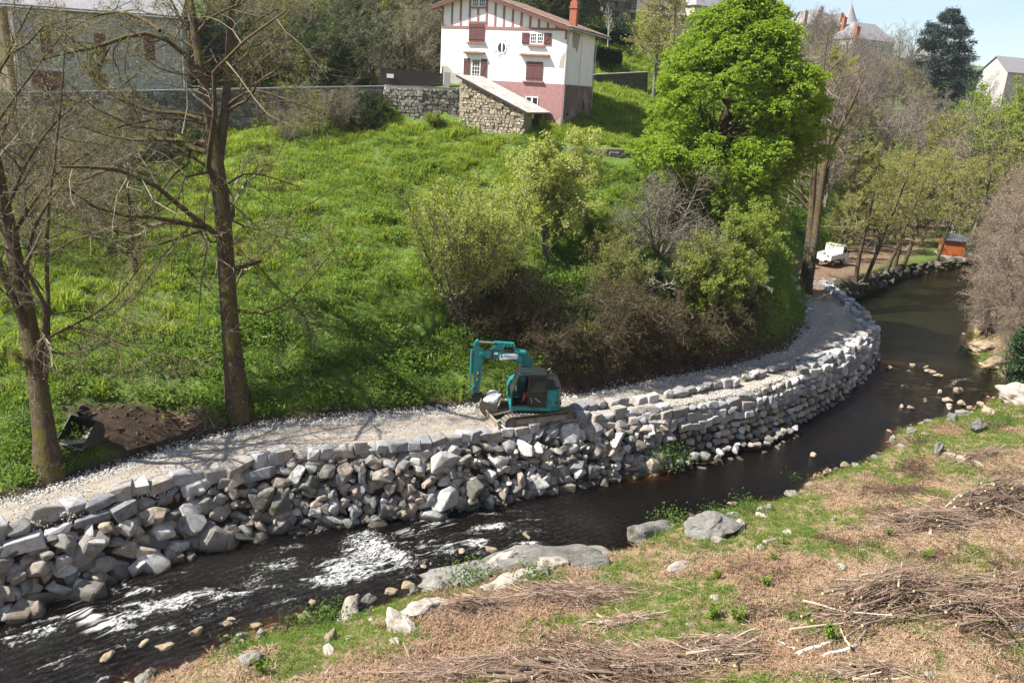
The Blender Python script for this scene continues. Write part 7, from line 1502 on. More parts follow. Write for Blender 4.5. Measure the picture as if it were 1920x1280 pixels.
# ---------------------------------------------------------------- driver, seated
def person_seated():
    j = dict(pelvis=(.05, .6, 1.55), belly=(.04, .6, 1.75), chest=(.02, .6, 1.98), neck=(.04, .6, 2.16), head0=(.07, .6, 2.24), head1=(.08, .6, 2.38),
             sl=(.02, .79, 2.06), el=(.12, .86, 1.80), wl=(.38, .88, 1.72), hl=(.47, .89, 1.72), sr=(.02, .41, 2.06), er=(.12, .34, 1.80), wr=(.38, .32, 1.72), hr=(.47, .31, 1.72),
             kl=(.50, .72, 1.60), al=(.60, .72, 1.22), tl=(.76, .72, 1.17), kr=(.50, .48, 1.60), ar=(.60, .48, 1.22), tr=(.76, .48, 1.17), pl=(.10, .70, 1.56), pr=(.10, .50, 1.56))
    rad = dict(pelvis=.15, belly=.14, chest=.16, neck=.06, head0=.085, head1=.085, sl=.075, el=.055, wl=.04, hl=.045, sr=.075, er=.055, wr=.04, hr=.045, kl=.085, al=.05, tl=.045, kr=.085, ar=.05, tr=.045, pl=.11, pr=.11)
    E = [('pelvis', 'belly'), ('belly', 'chest'), ('chest', 'neck'), ('neck', 'head0'), ('head0', 'head1'), ('chest', 'sl'), ('sl', 'el'), ('el', 'wl'), ('wl', 'hl'), ('chest', 'sr'), ('sr', 'er'), ('er', 'wr'), ('wr', 'hr'), ('pelvis', 'pl'), ('pl', 'kl'), ('kl', 'al'), ('al', 'tl'), ('pelvis', 'pr'), ('pr', 'kr'), ('kr', 'ar'), ('ar', 'tr')]
    ks = list(j); me = bpy.data.meshes.new('person'); me.from_pydata([j[k] for k in ks], [(ks.index(a), ks.index(b)) for a, b in E], [])
    o = bpy.data.objects.new('person', me); COL.objects.link(o); sk = o.modifiers.new('skin', 'SKIN'); o.modifiers.new('sub', 'SUBSURF').levels = 1
    for i, k in enumerate(ks): me.skin_vertices[0].data[i].radius = (rad[k],) * 2
    me.skin_vertices[0].data[0].use_root = True
    dg = bpy.context.evaluated_depsgraph_get(); me2 = bpy.data.meshes.new_from_object(o.evaluated_get(dg)); bpy.data.objects.remove(o)
    for m_ in (simple('dark_jacket', (.03, .035, .045), (.05, .055, .07), 9), simple('orange_trousers', (.55, .10, .02), (.62, .14, .03), 9), simple('skin', (.42, .26, .19)), simple('dark_boots', (.03, .025, .02))): me2.materials.append(m_)
    for p in me2.polygons:
        c = p.center; p.material_index = 2 if (c.z > 2.17 or (c.x > .42 and c.z > 1.66 and (c.y > .82 or c.y < .38))) else 1 if (c.z < 1.66 and c.x > -.2 and c.z > 1.24) else 3 if c.z <= 1.24 else 0
    t = link('person', me2, None); t.matrix_world = mw; tag(t, 'driver in dark jacket and orange trousers sitting in the excavator cab', 'person')
    hr_ = MB(); hr_.tube([(.055, .6, 2.36), (.055, .6, 2.42), (.06, .6, 2.475)], [.095, .085, .03], 10); hr_.build('hair', simple('brown_hair', (.04, .025, .015)), t)
person_seated()
# ================================================================ SPARE BUCKET
sbp = on_ground(150, 838, 0.0); sb = thing('digger_bucket', 'spare black digger bucket lying on bare soil beside the leaning tree', 'digger bucket', tuple(sbp + (0, 0, .22)), math.radians(248))
M_BLKST = simple('black_steel', (.016, .016, .018), (.035, .034, .034), 4, .45, .2, metal=.4, spec=.5, obj=True)
bucket(sb, [(-.35, 1.05), (-.62, .85), (-.72, .5), (-.62, .2), (-.35, .02), (.05, .0), (.5, .06)], -.75, .75, .04, M_BLKST, M_STEEL, 4)
for y in (-.22, .22):
    e_ = MB(); e_.prism([(-.30, 1.02), (-.55, .9), (-.62, 1.1), (-.45, 1.32), (-.2, 1.28)], 'y', y - .03, y + .03); e_.build('mounting_ear', M_BLKST, sb)
e_ = MB(); e_.tube([(-.4, -.3, 1.2), (-.4, .3, 1.2)], .05, 10); e_.tube([(-.5, -.3, 1.0), (-.5, .3, 1.0)], .05, 10); e_.build('pin', M_STEEL, sb)
# ================================================================ TIPPER TRUCK
M_TRUCK = simple('white_truck_paint', (.70, .70, .67), (.62, .62, .58), 2, .4, spec=.5, obj=True)
tp = on_ground(1538, 500, 0.0); tk = thing('tipper_truck', 'small white tipper truck parked by the dirt track behind the twin trunks', 'truck', tuple(tp), math.radians(90 - 43))
def rail(name, c, s, mat=M_TRUCK, parent=None, bev=0): m = MB(); m.box(c, s, bev=bev); return m.build(name, mat, parent or tk)
# x forward, origin under the tail
for y in (-.38, .38): rail('chassis_rail', (2.4, y, .58), (4.7, .1, .16), M_BLACKP)
for x in (.95, 3.75):
    for sd in (-1, 1):
        w_ = MB(); w_.tube([(x, sd * .98, .36), (x, sd * .74, .36)], .36, 18); wl = w_.build('wheel', M_RUB, tk); r2 = MB(); r2.tube([(x, sd * .99, .36), (x, sd * .90, .36)], .19, 12); r2.build('rim', M_ZINC, wl)
rail('bed_floor', (1.5, 0, .86), (3.0, 2.04, .08)); rail('tailgate', (.03, 0, 1.14), (.06, 2.04, .46)); 
for sd in (-1, 1): rail('bed_side', (1.53, sd * 1.0, 1.14), (2.94, .05, .46))
for sd in (-1, 1):
    s_m = MB()
    for i in range(6): s_m.box((.3 + .5 * i, sd * 1.035, 1.14), (.05, .03, .42))
    s_m.build('side_rib', M_TRUCK, tk)['kind'] = 'stuff'
rail('headboard', (3.02, 0, 1.45), (.06, 2.0, 1.1)); hb = MB()
for y in (-.95, .95): hb.bar((3.02, y, 2.0), (3.02, y, 2.22), .06)
hb.bar((3.02, -.95, 2.2), (3.02, .95, 2.2), .06); hb.build('ladder_rack', M_TRUCK, tk)
cb = MB(); cb.prism([(3.12, .55), (4.95, .50), (5.05, .95), (4.55, 1.28), (4.05, 2.06), (3.85, 2.16), (3.12, 2.16)], 'y', -.96, .96); cbo = cb.build('cab', M_TRUCK, tk)
for sd in (-1, 1):
    g_m = MB(); g_m.prism([(3.35, 1.33), (4.38, 1.33), (3.98, 1.98), (3.35, 1.98)], 'y', sd * .965 - .008, sd * .965 + .008); g_m.build('side_window', M_CABGL, cbo)
    mm = MB(); mm.box((4.35, sd * 1.14, 1.42), (.08, .2, .3), bev=.02); mm.build('mirror', M_BLACKP, cbo); dl = MB(); dl.box((3.55, sd * .97, 1.12), (.16, .02, .04)); dl.build('door_handle', M_BLACKP, cbo)
g_m = MB(); g_m.add([(4.56, -.86, 1.30), (4.56, .86, 1.30), (4.08, .80, 2.05), (4.08, -.80, 2.05), (4.58, -.86, 1.31), (4.58, .86, 1.31), (4.10, .80, 2.06), (4.10, -.80, 2.06)], quads=[(0, 1, 2, 3), (7, 6, 5, 4), (0, 4, 5, 1), (2, 6, 7, 3)]); g_m.build('windscreen', M_CABGL, cbo)
g_m = MB(); g_m.box((3.11, 0, 1.78), (.02, 1.3, .34)); g_m.build('rear_window', M_CABGL, cbo)
for sd in (-1, 1): rail('tail_lamp', (-.0, sd * .82, .74), (.06, .26, .12), simple('tail_red', (.30, .02, .02)))
rail('number_plate', (-.0, 0, .74), (.03, .5, .11), M_DECAL); rail('bed_notice', (.0, -.65, 1.30), (.02, .22, .18), M_BLACKP); rail('cab_step', (3.6, 0, .45), (.8, 1.9, .1), M_BLACKP)
lo = MB(); lo.box((1.1, .3, .98), (.9, .7, .14), bev=.1); lo.build('yellow_tarp', simple('yellow_tarp', (.62, .52, .12), (.55, .45, .1)), tk)
# ================================================================ STONE HEAP by the track, edge boulders of the pool
heap = thing('stone_heap', 'heap of pale quarried stones beside the track left of the twin trunks', 'stone heap', tuple(on_ground(1478, 540)))
for i in range(26):
    a = rs.uniform(0, 6.28); r_ = 2.0 * math.sqrt(rs.random()); x, y = r_ * 1.1 * math.cos(a), r_ * math.sin(a); z = gz(heap.location.x + x, heap.location.y + y) - heap.location.z
    link('stone', BLD[i % len(BLD)] if i % 3 else BLK[i % len(BLK)], heap, (x, y, z + .2 + .55 * max(0, 1 - r_ / 2) * rs.random()), (rs.uniform(0, 6), rs.uniform(0, .5), rs.uniform(0, 6)), (rs.uniform(.6, 1.1), rs.uniform(.5, .9), rs.uniform(.4, .7)))
for i, o in enumerate([c for c in heap.children]):
    pass
edge = thing('pool_edge', 'dark mossy boulders lining the pool bank below the alders', 'boulder edging'); M_MOSSB = mat_stone('mossy_boulder', [(.05, .048, .036), (.07, .062, .046), (.035, .036, .026), (.10, .09, .07)], .9)
BLD3 = [me.copy() for me in BLD]; [(me.materials.clear(), me.materials.append(M_MOSSB)) for me in BLD3]
Lp, Ls = resample(W_LINE[16:-2], .75)
for i, p in enumerate(Lp):
    if p[1] < 76: continue
    for k in range(3):
        q = p + np.array((rs.gauss(.55, .3), rs.gauss(-.5, .3))); a = rs.uniform(.5, 1.05)
        link('boulder', BLD3[rs.randrange(len(BLD3))], edge, (q[0], q[1], float(track_z(p[None])[0]) - 1.2 + k * .45 + rs.gauss(.0, .15)), (rs.uniform(0, 6), rs.uniform(-.5, .5), rs.uniform(0, 6)), (a * 1.2, a, a * .9))
# ================================================================ NEAR BANK: ROCKS, BRUSH, LOGS, FERNS
R_ = rock
R_(960, 1056, 6.4, 1.9, 3.0, 'g', 'long grey bedrock outcrop dropping into the rapids below the bank centre', seed=1, rot=.5, sink=.55)
R_(890, 1085, 4.6, 1.5, 2.6, 'g', 'lower left shoulder of the grey bedrock outcrop beside the foam', seed=2, rot=.6, sink=.5)
R_(1085, 1052, 4.2, 1.2, 2.2, 'g', 'low flat grey bedrock slab right of the outcrop', seed=3, rot=.2, sink=.58)
R_(985, 1085, 3.0, 1.0, 1.5, 'w', 'whitish bare rock top showing through the grass on the outcrop', seed=4, rot=.3, sink=.45)
R_(925, 1105, 1.4, .5, .9, 'w', 'small white rock patch below the whitish rock top', seed=5, rot=.2, sink=.4)
R_(1022, 1075, .8, .6, .7, 'g', 'rounded pale rock on the right shoulder of the outcrop', seed=6)
R_(1215, 1015, 2.6, 1.7, 1.9, 'g', 'big smooth grey boulder leaning over the dark water at mid bank', seed=7, rot=.5, sink=.25)
R_(1325, 995, 3.4, 1.4, 2.4, 'g', 'broad grey boulder right of the smooth one on the bank edge', seed=8, rot=.2, sink=.3)
R_(1385, 990, 1.1, .7, .8, 'w', 'white block on the right end of the broad grey boulder', seed=0, sink=.3)
R_(1345, 1015, 1.0, .45, .7, 'w', 'flat white stone in the orange litter before the broad grey boulder', seed=1, sink=.4)
R_(1160, 1035, .5, .4, .4, 'w', 'small pale stone left of the big smooth boulder', seed=2)
R_(1275, 1063, 1.2, .4, .6, 'w', 'flat white stone ledge below the big smooth boulder', seed=3, sink=.4)
R_(805, 1145, 2.6, 1.0, 1.5, 'w', 'pinkish white rock hump on the left bank slope', seed=4, rot=.7, sink=.4)
R_(752, 1182, 1.7, 1.0, 1.3, 'w', 'rounded white boulder with ochre side on the left bank slope', seed=5)
R_(742, 1205, .6, .35, .5, 'w', 'small white stone just below the rounded white boulder', seed=6)
R_(655, 1155, 1.7, 1.1, 1.2, 'w', 'craggy light rock at the water edge on the left', seed=7)
R_(690, 1132, .9, .8, .6, 'g', 'upright grey brown slab beside the craggy light rock', seed=8, sink=.3)
R_(755, 1110, .9, .5, .7, 'g', 'flat grey rock at the water edge right of the upright slab', seed=0)
R_(618, 1200, .9, .8, .6, 'y', 'brown upright rock face in the grass at lower left', seed=1)
R_(617, 1220, .7, .4, .5, 'w', 'pale stone under the brown upright rock face', seed=2)
R_(464, 1242, .9, .7, .8, 'g', 'mottled grey rock at the lower left bank end', seed=3)
R_(455, 1195, .6, .5, .5, 'g', 'angular grey rock standing in the shallows at lower left', seed=4)
R_(490, 1190, .7, .45, .5, 'g', 'split grey rock next to the angular one at lower left', seed=5)
R_(573, 1152, .35, .4, .3, 'y', 'small pointed tan rock at the lower left shore', seed=6)
R_(368, 1185, .55, .35, .4, 'y', 'yellowish wet rock in the shallows at lower left', seed=7, water=True)
R_(425, 1170, .5, .3, .4, 'y', 'mossy yellow wet rock standing in the riffle at lower left', seed=8, water=True)
R_(270, 1275, 1.0, .5, .8, 'g', 'grey rock cut by the lower picture edge at the far left bank', seed=0)
R_(350, 1255, .7, .4, .6, 'w', 'pale rock by the lower picture edge left of the grass tongue', seed=1)
R_(1375, 945, .6, .3, .3, 'y', 'short tan block lying in the dark water off the bank', seed=2, water=True)
R_(1525, 855, .55, .35, .4, 'y', 'lone tan rock with a foam collar in the river', seed=3, water=True)
R_(1443, 815, 1.2, .6, .9, 'y', 'pale tan rock at the foot of the wall in the river', seed=4, water=True)
R_(1415, 822, .5, .35, .4, 'y', 'small tan rock left of the pale tan one at the wall foot', seed=5, water=True)
R_(1475, 800, .6, .4, .5, 'y', 'small tan rock right of the pale tan one at the wall foot', seed=6, water=True)
R_(1345, 845, .7, .5, .6, 'b', 'brown rock under the overgrown wall foot', seed=7, water=True)
R_(1485, 930, 1.1, .7, .8, 'g', 'round grey rock at the bank edge below the river bend', seed=8)
R_(1520, 915, 1.0, .6, .7, 'g', 'slanted grey rock right of the round one at the bank edge', seed=0)
R_(1425, 955, .5, .35, .4, 'w', 'small white stone among herbs at the shore', seed=1); R_(1442, 952, .6, .4, .5, 'w', 'white stone beside the small one among herbs at the shore', seed=2); R_(1425, 968, .8, .4, .6, 'w', 'pale flat stone below the two white shore stones', seed=3)
R_(1370, 967, .7, .4, .5, 'g', 'grey shore stone right of the broad grey boulder', seed=4)
R_(1562, 975, .35, .35, .3, 'w', 'single white stone in the litter at mid right', seed=5); R_(1478, 1000, .6, .35, .5, 'w', 'white stone near the thin fallen stem', seed=6); R_(1443, 1015, .8, .3, .4, 'w', 'flat white stone below the thin fallen stem', seed=7); R_(1425, 1026, .4, .3, .3, 'w', 'small bluish white stone in the grass', seed=8)
R_(1667, 812, .7, .5, .5, 'y', 'tan rock on the point of the right bank', seed=0); R_(1710, 812, 1.1, .7, .8, 'g', 'grey rock behind the tan one on the right bank point', seed=1); R_(1732, 815, .6, .45, .5, 'y', 'tan round rock right of the grey one on the bank point', seed=2); R_(1672, 830, .7, .8, .5, 'g', 'upright grey rock at the water on the right bank point', seed=3)
R_(1690, 838, .9, .35, .5, 'w', 'flat pale rock below the right bank point', seed=4); R_(1645, 862, 1.0, .6, .8, 'g', 'light grey rock where the shore turns', seed=5); R_(1605, 875, .8, .5, .6, 'g', 'grey rock left of the light grey one on the shore', seed=6)
R_(1795, 735, 1.1, .9, .8, 'y', 'brown tipped boulder topmost in the rock group off the right bank', seed=7, water=True); R_(1775, 752, .9, .6, .7, 'y', 'tan rounded rock below the tipped boulder', seed=8, water=True); R_(1802, 757, .9, .55, .7, 'y', 'tan rock right below the tipped boulder', seed=0, water=True); R_(1780, 765, .6, .4, .5, 'w', 'small pale rock in the middle of the rock group', seed=1, water=True)
R_(1762, 735, .5, .4, .4, 'w', 'small pale rock left of the tipped boulder', seed=2, water=True); R_(1778, 760, .5, .3, .4, 'w', 'white rounded stone at the left of the rock group', seed=3, water=True); R_(1800, 778, 1.1, .8, .8, 'g', 'grey boulder at the foot of the rock group', seed=4, water=True); R_(1787, 787, 1.0, .9, .8, 'g', 'dark grey boulder at the shore below the rock group', seed=5)
R_(1818, 765, .6, .4, .5, 'y', 'small brown rock right of the rock group', seed=6, water=True); R_(1852, 775, 1.3, 1.0, 1.0, 'y', 'mossy tan boulder standing in the water near the right edge', seed=7); R_(1830, 808, 1.7, 1.1, 1.0, 'g', 'tilted flat-topped grey boulder on the right bank', seed=8, rot=.4, sink=.2)
R_(1905, 755, 3.0, 2.2, 2.2, 'w', 'large pale boulder at the right edge beside the river', seed=0, sink=.25)
R_(1758, 852, 1.3, 1.2, .6, 'g', 'pointed grey rock fin on the right bank', seed=1, sink=.25); R_(1783, 855, 1.0, .4, .6, 'w', 'white slab leaning behind the pointed rock fin', seed=2); R_(1804, 865, .6, .5, .5, 'w', 'round grey white rock right of the pointed fin', seed=3); R_(1830, 870, 1.1, .4, .7, 'y', 'ochre rock patch right of the pointed fin', seed=4)
for px, py, w__, lab, sd in [(1735, 690, .7, 'dark wet rock in the upper riffle', 5), (1745, 697, 1.3, 'long yellowish rock in the upper riffle', 6), (1710, 685, .6, 'dark wet rock left in the upper riffle', 7), (1760, 705, 1.0, 'low grey rock right in the upper riffle', 8), (1668, 690, .7, 'tan rock off the wall corner', 0), (1690, 763, .5, 'tan stone in midstream', 1), (1706, 765, .6, 'round tan stone in midstream beside the other', 2), (1735, 752, .35, 'little brown stone in midstream', 3)]:
    R_(px, py, w__, .4, w__ * .6, 'y', lab, seed=sd, water=True)
R_(1852, 622, 3.2, 2.4, 2.2, 'w', 'white topped rock outcrop on the right bank of the pool', seed=2, sink=.25); R_(1835, 655, 3.4, 1.2, 2.2, 'y', 'brown layered rock ledge at the pool shore', seed=3, sink=.35); R_(1870, 680, 3.0, 1.0, 2.0, 'y', 'lower brown rock ledge nearest the evergreen bush', seed=4, sink=.35); R_(1808, 652, .9, .6, .7, 'g', 'dark rock at the tip of the pool shore', seed=5)
R_(930, 1062, 2.2, .9, 1.2, 'w', 'pale ledge on the left half of the long bedrock outcrop', seed=5, rot=.7, sink=.35); R_(1010, 1050, 2.0, .8, 1.0, 'g', 'ragged grey ledge along the top of the long bedrock outcrop', seed=4, rot=.3, sink=.3); R_(1045, 1062, 1.6, .7, 1.0, 'w', 'pale broken slab at the right end of the long bedrock outcrop', seed=2, rot=.2, sink=.35); R_(862, 1098, 1.6, .7, 1.0, 'g', 'ragged grey rock at the left foot of the bedrock outcrop', seed=7, rot=.8, sink=.35); R_(1125, 1040, 1.5, .6, .9, 'w', 'pale low slab between the outcrop and the smooth boulder', seed=3, rot=.3, sink=.4)
# stones hidden in the grass: tiny, nothing tells them apart
for i in range(46):
    px, py = rs.uniform(600, 1900), rs.uniform(900, 1270); P = wz(px, py, 1.5); h, a, b_, c, d = height(P[None, :2], True)
    if a[0] > -.6: continue
    s_ = rs.uniform(.15, .42); R_(px, py, s_ * 1.3, s_ * .7, s_, rs.choice('wwgy'), 'small loose stone lying in the litter of the near bank', 'small loose stones on the near bank', seed=i, sub=2)
gw2 = random.Random(4)
for i in range(60):
    px = gw2.uniform(120, 1000); py = np.interp(px, [0, 250, 450, 650, 850, 1020], [1190, 1165, 1115, 1070, 1022, 990]) + gw2.uniform(-45, 70); P = wz(px, py, .1); hh_, a, b_, c, d = height(P[None, :2], True)
    if a[0] < .1 or a[0] > 1.9 or b_[0] > -1.6: continue
    s_ = gw2.uniform(.2, .6); R_(px, py, s_ * 1.3, s_ * .5, s_, 'y', 'small dark wet rock breaking the water of the rapids', 'wet rocks in the rapids', seed=i, water=True, sink=.42)
# ---------------------------------------------------------------- brush piles
M_STICK = simple('cut_branch_bark', (.105, .075, .052), (.21, .158, .112), 5, .9, .3, c3=(.10, .075, .055), s3=2.2, rnd=.35)
M_STICKL = simple('peeled_branch', (.36, .29, .215), (.45, .37, .28), 5, .85, .2)
M_CUT = simple('fresh_cut_wood', (.62, .46, .25), (.55, .40, .2), 9, .8)
M_BIRCH = simple('birch_bark', (.66, .64, .60), (.52, .50, .47), 6, .8, c3=(.10, .09, .08), s3=3.0)
def gmany(P): return height(P)
def brush(name, label, cx, cy, W, H, ang, nthick, ntwig, zmax, thick=(.022, .05), L=(1.6, 3.4), seed=1, aspread=.22, leaf=0, mat=M_STICK):
    """a heap of cut branches: thick ones are parts, the fine twigs are one mass. centre in the photo, W across and H deep in metres, ang = lie"""
    g = np.random.default_rng(seed); c = ground_at(cx, cy); t = thing(name, label, 'brush pile', tuple(c)); base = np.array(c)
    def heap_z(p): r = np.hypot(p[:, 0] / (W / 2), p[:, 1] / (H / 2)); return zmax * np.clip(1 - r * r, 0, 1) * (1 + .5 * np.sin(p[:, 0] * 2.3 + seed) * np.cos(p[:, 1] * 2.9 + seed))
    ca, sa = math.cos(ang), math.sin(ang); Rt = np.array([[ca, -sa], [sa, ca]])
    def sticks(n, Lr, rr, npt, curl, sp):
        u = np.column_stack((g.normal(0, W * .24, n), g.normal(0, H * .24, n))); Ln = g.uniform(*Lr, n); th = g.normal(0, sp, n) + np.where(g.random(n) < .12, g.uniform(-1.2, 1.2, n), 0)
        d = np.column_stack((np.cos(th), np.sin(th))); s = np.linspace(-.5, .5, npt)
        p = u[:, None, :] + d[:, None, :] * (Ln[:, None] * s[None])[..., None] + np.cumsum(g.normal(0, curl, (n, npt, 2)), 1)
        lay_ = g.random(n) ** .7; flat = p.reshape(-1, 2); hz = heap_z(flat).reshape(n, npt); xy = flat @ Rt.T + base[:2]; gzv = gmany(xy).reshape(n, npt)
        mi = npt // 2; z = (gzv[:, mi] - base[2] + hz[:, mi] * lay_)[:, None] + (gzv - gzv[:, mi:mi + 1]) * .7 + .03 + np.abs(g.normal(0, .05, (n, 1))) + np.cumsum(g.normal(0, curl * .5, (n, npt)), 1) + (g.normal(0, .13, n)[:, None] * s[None] * Ln[:, None])
        Q = np.concatenate(((flat @ Rt.T).reshape(n, npt, 2), np.maximum(z, gzv - base[2] + .015)[..., None]), 2); R0 = g.uniform(*rr, n); return Q, R0[:, None] * np.linspace(1, .45, npt)[None]
    Q, R0 = sticks(int(nthick * 1.5), L, thick, 7, .02, aspread)
    for q, r in zip(Q, R0):
        m = MB(); m.tube(q, r, 7, cap=True); o = m.build('branch', M_STICKL if g.random() < .12 else mat, t, smooth=False)
        e = MB(); dd = q[0] - q[1]; dd /= np.linalg.norm(dd)
        if r[0] > .03: e.tube([q[0] - dd * .005, q[0] + dd * .006], r[0] * 1.01, 8); e.build('cut_end', M_CUT, o)
    T1_, R1_ = sticks(int(ntwig * .6), (.5, 2.0), (.007, .017), 5, .03, .5); T2_, R2_ = sticks(int(ntwig * 1.0), (.2, .8), (.005, .009), 4, .035, 1.6)
    link('twigs', tubes_mesh('twigs', [(T1_, R1_, 3), (T2_, R2_, 3)], M_STICKT, False), t, kind='stuff')
    if leaf:
        k = g.integers(0, len(T1_), leaf); p, d, r = lerp_poly(T1_, R1_, k, g.random(leaf)); link('dead_leaves', leaves_mesh('dead_leaves', g, p + g.normal(0, .04, p.shape), .07, M_BRACK, .6, 0, .5), t, kind='stuff')
    return t
brush('brush_pile', 'long heap of cut brown branches across the lower right slope', 1665, 1120, 6.4, 2.8, .45, 40, 900, 1.05, seed=11, leaf=2500)
brush('brush_pile', 'wide tangled brush heap against the right edge at mid height of the slope', 1850, 1150, 5.4, 3.2, .15, 36, 1100, 1.0, (.02, .045), seed=12, leaf=2500)
brush('brush_pile', 'stacked brush with short logs at the right edge, topmost of the heaps', 1860, 955, 6.0, 2.8, .55, 46, 900, 1.25, (.025, .06), (1.2, 3.2), seed=13)
brush('brush_pile', 'pale twiggy brush with an upright stake left of the topmost heap', 1745, 985, 4.0, 2.0, -.15, 22, 800, .7, (.02, .04), (1.0, 2.4), seed=14)
brush('brush_pile', 'heap of trimmed poles with yellow cut ends at the bottom centre right', 1345, 1225, 2.6, 1.6, .25, 24, 300, .4, (.03, .055), (1.0, 2.0), seed=15, aspread=.35)
brush('brush_pile', 'thick grey poles with cut ends at the bottom picture edge', 1050, 1268, 2.8, 1.0, .0, 12, 260, .3, (.04, .07), (1.4, 2.6), seed=16, aspread=.1)
brush('brush_pile', 'broad red-brown twig mat across the bottom centre', 1190, 1245, 5.0, 2.0, .1, 10, 1300, .3, (.012, .022), (1.2, 2.4), seed=17, leaf=1500)
brush('brush_pile', 'loose red-brown twig mat at the bottom left of centre', 860, 1262, 4.0, 1.6, .3, 10, 900, .25, (.012, .022), (1.2, 2.6), seed=18)
brush('brush_pile', 'flattened dry bramble patch in the middle of the near bank', 1080, 1115, 5.0, 1.8, .1, 4, 800, .22, (.01, .018), (1.0, 1.8), seed=19)
brush('brush_pile', 'small dark bramble tangle with two dead sticks at left of the bank', 885, 1140, 2.4, 1.2, .3, 4, 450, .35, (.02, .03), (.9, 1.5), seed=20)
brush('brush_pile', 'short peeled sticks scattered on the bank above the twig mat', 1170, 1170, 2.0, .8, .2, 12, 120, .15, (.02, .045), (.5, 1.3), seed=21, mat=M_STICKL)
brush('brush_pile', 'sticks laid in a fan on the grass below the ochre rock', 1840, 860, 3.4, 1.4, .6, 16, 250, .3, (.018, .035), (1.2, 2.4), seed=22)
brush('brush_pile', 'thorny dead stems heaped beside the ivy foot of the forked tree', 375, 785, 1.6, 1.0, .4, 6, 120, .35, (.015, .025), (1.0, 1.8), seed=23, aspread=.8)
brush('brush_pile', 'grey weathered sticks at the bottom edge right of the birch logs', 1620, 1265, 2.4, .8, .05, 10, 160, .2, (.03, .055), (.9, 2.0), seed=24, aspread=.15)
def log(label, a, b, r, mat=M_STICKL, name='log', lift=0.0):
    p, q = ground_at(*a), ground_at(*b); p[2] += r * .8 + lift; q[2] += r * .8; g = np.random.default_rng(int(a[0])); n = 6; s = np.linspace(0, 1, n)[:, None]; P = p + (q - p) * s + g.normal(0, r * .5, (n, 3)) * np.array((1, 1, .3)); t = thing(name, label, name, tuple(p)); P = P - p
    m = MB(); m.tube(P, r * np.linspace(1, .75, n), 10); m.build('bark', mat, t, smooth=True)
    for e0, e1, rr in ((P[0], P[1], r), (P[-1], P[-2], r * .75)):
        d = (e0 - e1) / np.linalg.norm(e0 - e1); e = MB(); e.tube([e0 - d * .004, e0 + d * .006], rr * 1.0, 10); e.build('cut_end', M_CUT, t)
log('white birch log at the bottom, left one of the pair', (1495, 1228), (1560, 1205), .075, M_BIRCH); log('white birch log at the bottom, right one of the pair', (1540, 1232), (1612, 1212), .06, M_BIRCH); log('thin bent white birch stick beside the birch logs', (1455, 1202), (1510, 1224), .03, M_BIRCH)
log('long thin grey pole running up from the birch logs', (1622, 1210), (1740, 1160), .03, M_STICK, 'pole'); log('long curved pole along the lower side of the long brush heap', (1512, 1152), (1680, 1085), .035, M_STICKL, 'pole'); log('long slim pole along the upper side of the long brush heap', (1545, 1128), (1730, 1040), .025, M_STICK, 'pole')
log('grey thick log stub poking from the long brush heap', (1640, 1085), (1690, 1062), .10, M_STICK); log('log with yellow cut end in the right brush heap', (1830, 1082), (1875, 1078), .09, M_STICK); log('thick tan log lying in the pale brush', (1785, 990), (1805, 955), .11, M_STICKL); log('upright pale stake in the pale brush', (1744, 1005), (1743, 965), .07, M_STICKL)
log('thick grey log with pale cut end at the bottom edge', (945, 1276), (1090, 1268), .08, M_STICK); log('second grey log above it at the bottom edge', (950, 1262), (1060, 1255), .06, M_STICK); log('pale log end at the right edge of the slope', (1900, 1180), (1925, 1172), .12, M_BIRCH)
log('thin fallen stem beyond the broad grey boulder', (1465, 1004), (1520, 1003), .03, M_STICK, 'pole'); log('long dry stem slanting up from the bottom twig mat', (930, 1245), (1060, 1185), .025, M_STICK, 'pole')
# ---------------------------------------------------------------- ferns, shore plants
M_FERN = leafmat('young_fern', [(.14, .22, .03), (.19, .27, .045), (.11, .18, .025)], .45)
def fern(px, py, label, s=1.0, seed=0):
    g = np.random.default_rng(seed + 900); c = ground_at(px, py); t = thing('fern', label, 'fern', tuple(c)); pos, dr_ = [], []
    for i in range(7):
        a = g.uniform(0, 6.28); d = np.array((math.cos(a) * .35, math.sin(a) * .35, 1)); L = s * g.uniform(.35, .6)
        for k in np.linspace(.25, 1, 12):
            p = d * L * k; p[2] -= .1 * k * k * L
            for sd in (-1, 1): pos.append(p); dr_.append((-math.sin(a) * sd * 1.2 + .3 * d[0], math.cos(a) * sd * 1.2 + .3 * d[1], .25))
    link('fronds', leaves_mesh('fronds', g, np.array(pos), .13 * s, M_FERN, .4, 0, .5, dirs=np.array(dr_)), t, kind='stuff')
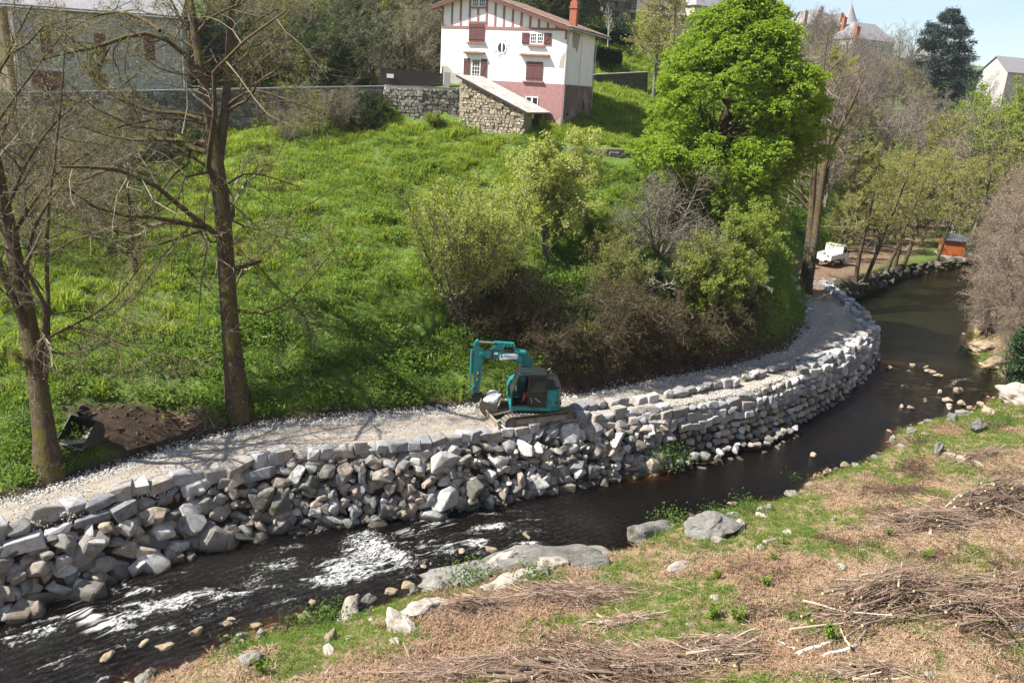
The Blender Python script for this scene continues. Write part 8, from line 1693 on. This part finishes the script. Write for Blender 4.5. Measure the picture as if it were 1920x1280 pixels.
for i, (px, py, lab, s) in enumerate([(1434, 1098, 'bright green fern alone in the litter right of centre', .9), (1344, 1085, 'bright green fern below the broad grey boulder', .8), (1334, 1160, 'tall bright fern left of two at the bottom centre right', 1.1), (1380, 1165, 'bright fern right of two at the bottom centre right', 1.1), (1557, 1200, 'bright fern standing behind the birch logs', 1.2), (1735, 1050, 'yellow green tuft above the right brush heap', .9), (1449, 1050, 'small fern near the flat white stone', .7), (490, 1262, 'bright fern at the lower left bank end', 1.0), (1665, 1005, 'small fern left of the pale brush', .7), (1470, 1022, 'small bright fern beside the thin fallen stem', .6)]): fern(px, py, lab, s, i)
herb_patch = [(1345, 970), (1400, 958), (1260, 985), (880, 1095), (1490, 905), (575, 1180), (620, 1165), (450, 1225), (1000, 1090), (1890, 790), (1725, 830), (1870, 800), (1240, 850), (1262, 868), (1225, 862), (120, 868), (30, 800)]
hb_k = [(n, me, pr) for n, me, pr in [('leaves', herb(880, 420, .6, .42, .10, leafmat('shore_leaves', [(.05, .10, .018), (.08, .145, .025), (.11, .17, .035)], .4)), {'kind': 'stuff'})]]
for i, (px, py) in enumerate(herb_patch): plant(hb_k, 'shore_plant', 'green leafy plant clump at the water or track edge, ' + ORD[sorted(herb_patch).index((px, py))] + ' from the left', 'plant', on_ground(px, py, .05), None, rs.uniform(.8, 1.3), 'leafy plant clumps at the edges')
# ================================================================ AIR
def haze():
    m = bpy.data.materials.new('haze'); m.use_nodes = True; nt = m.node_tree; nt.nodes.clear(); o = nt.nodes.new('ShaderNodeOutputMaterial'); v = nt.nodes.new('ShaderNodeVolumePrincipled')
    v.inputs['Color'].default_value = (.86, .91, 1.0, 1); v.inputs['Density'].default_value = .00016; v.inputs['Anisotropy'].default_value = .3; nt.links.new(v.outputs[0], o.inputs['Volume'])
    zmin = float(GH.min()) - 1; zmax = max(float(GH.max()), 60) + 6; x0, x1, y0, y1 = gx[0] - 3, gx[-1] + 3, gy[0] - 3, gy[-1] + 3
    b = MB(); b.box(((x0 + x1) / 2, (y0 + y1) / 2, (zmin + zmax) / 2), (x1 - x0, y1 - y0, zmax - zmin)); b.build('haze', m)['kind'] = 'stuff'
haze()
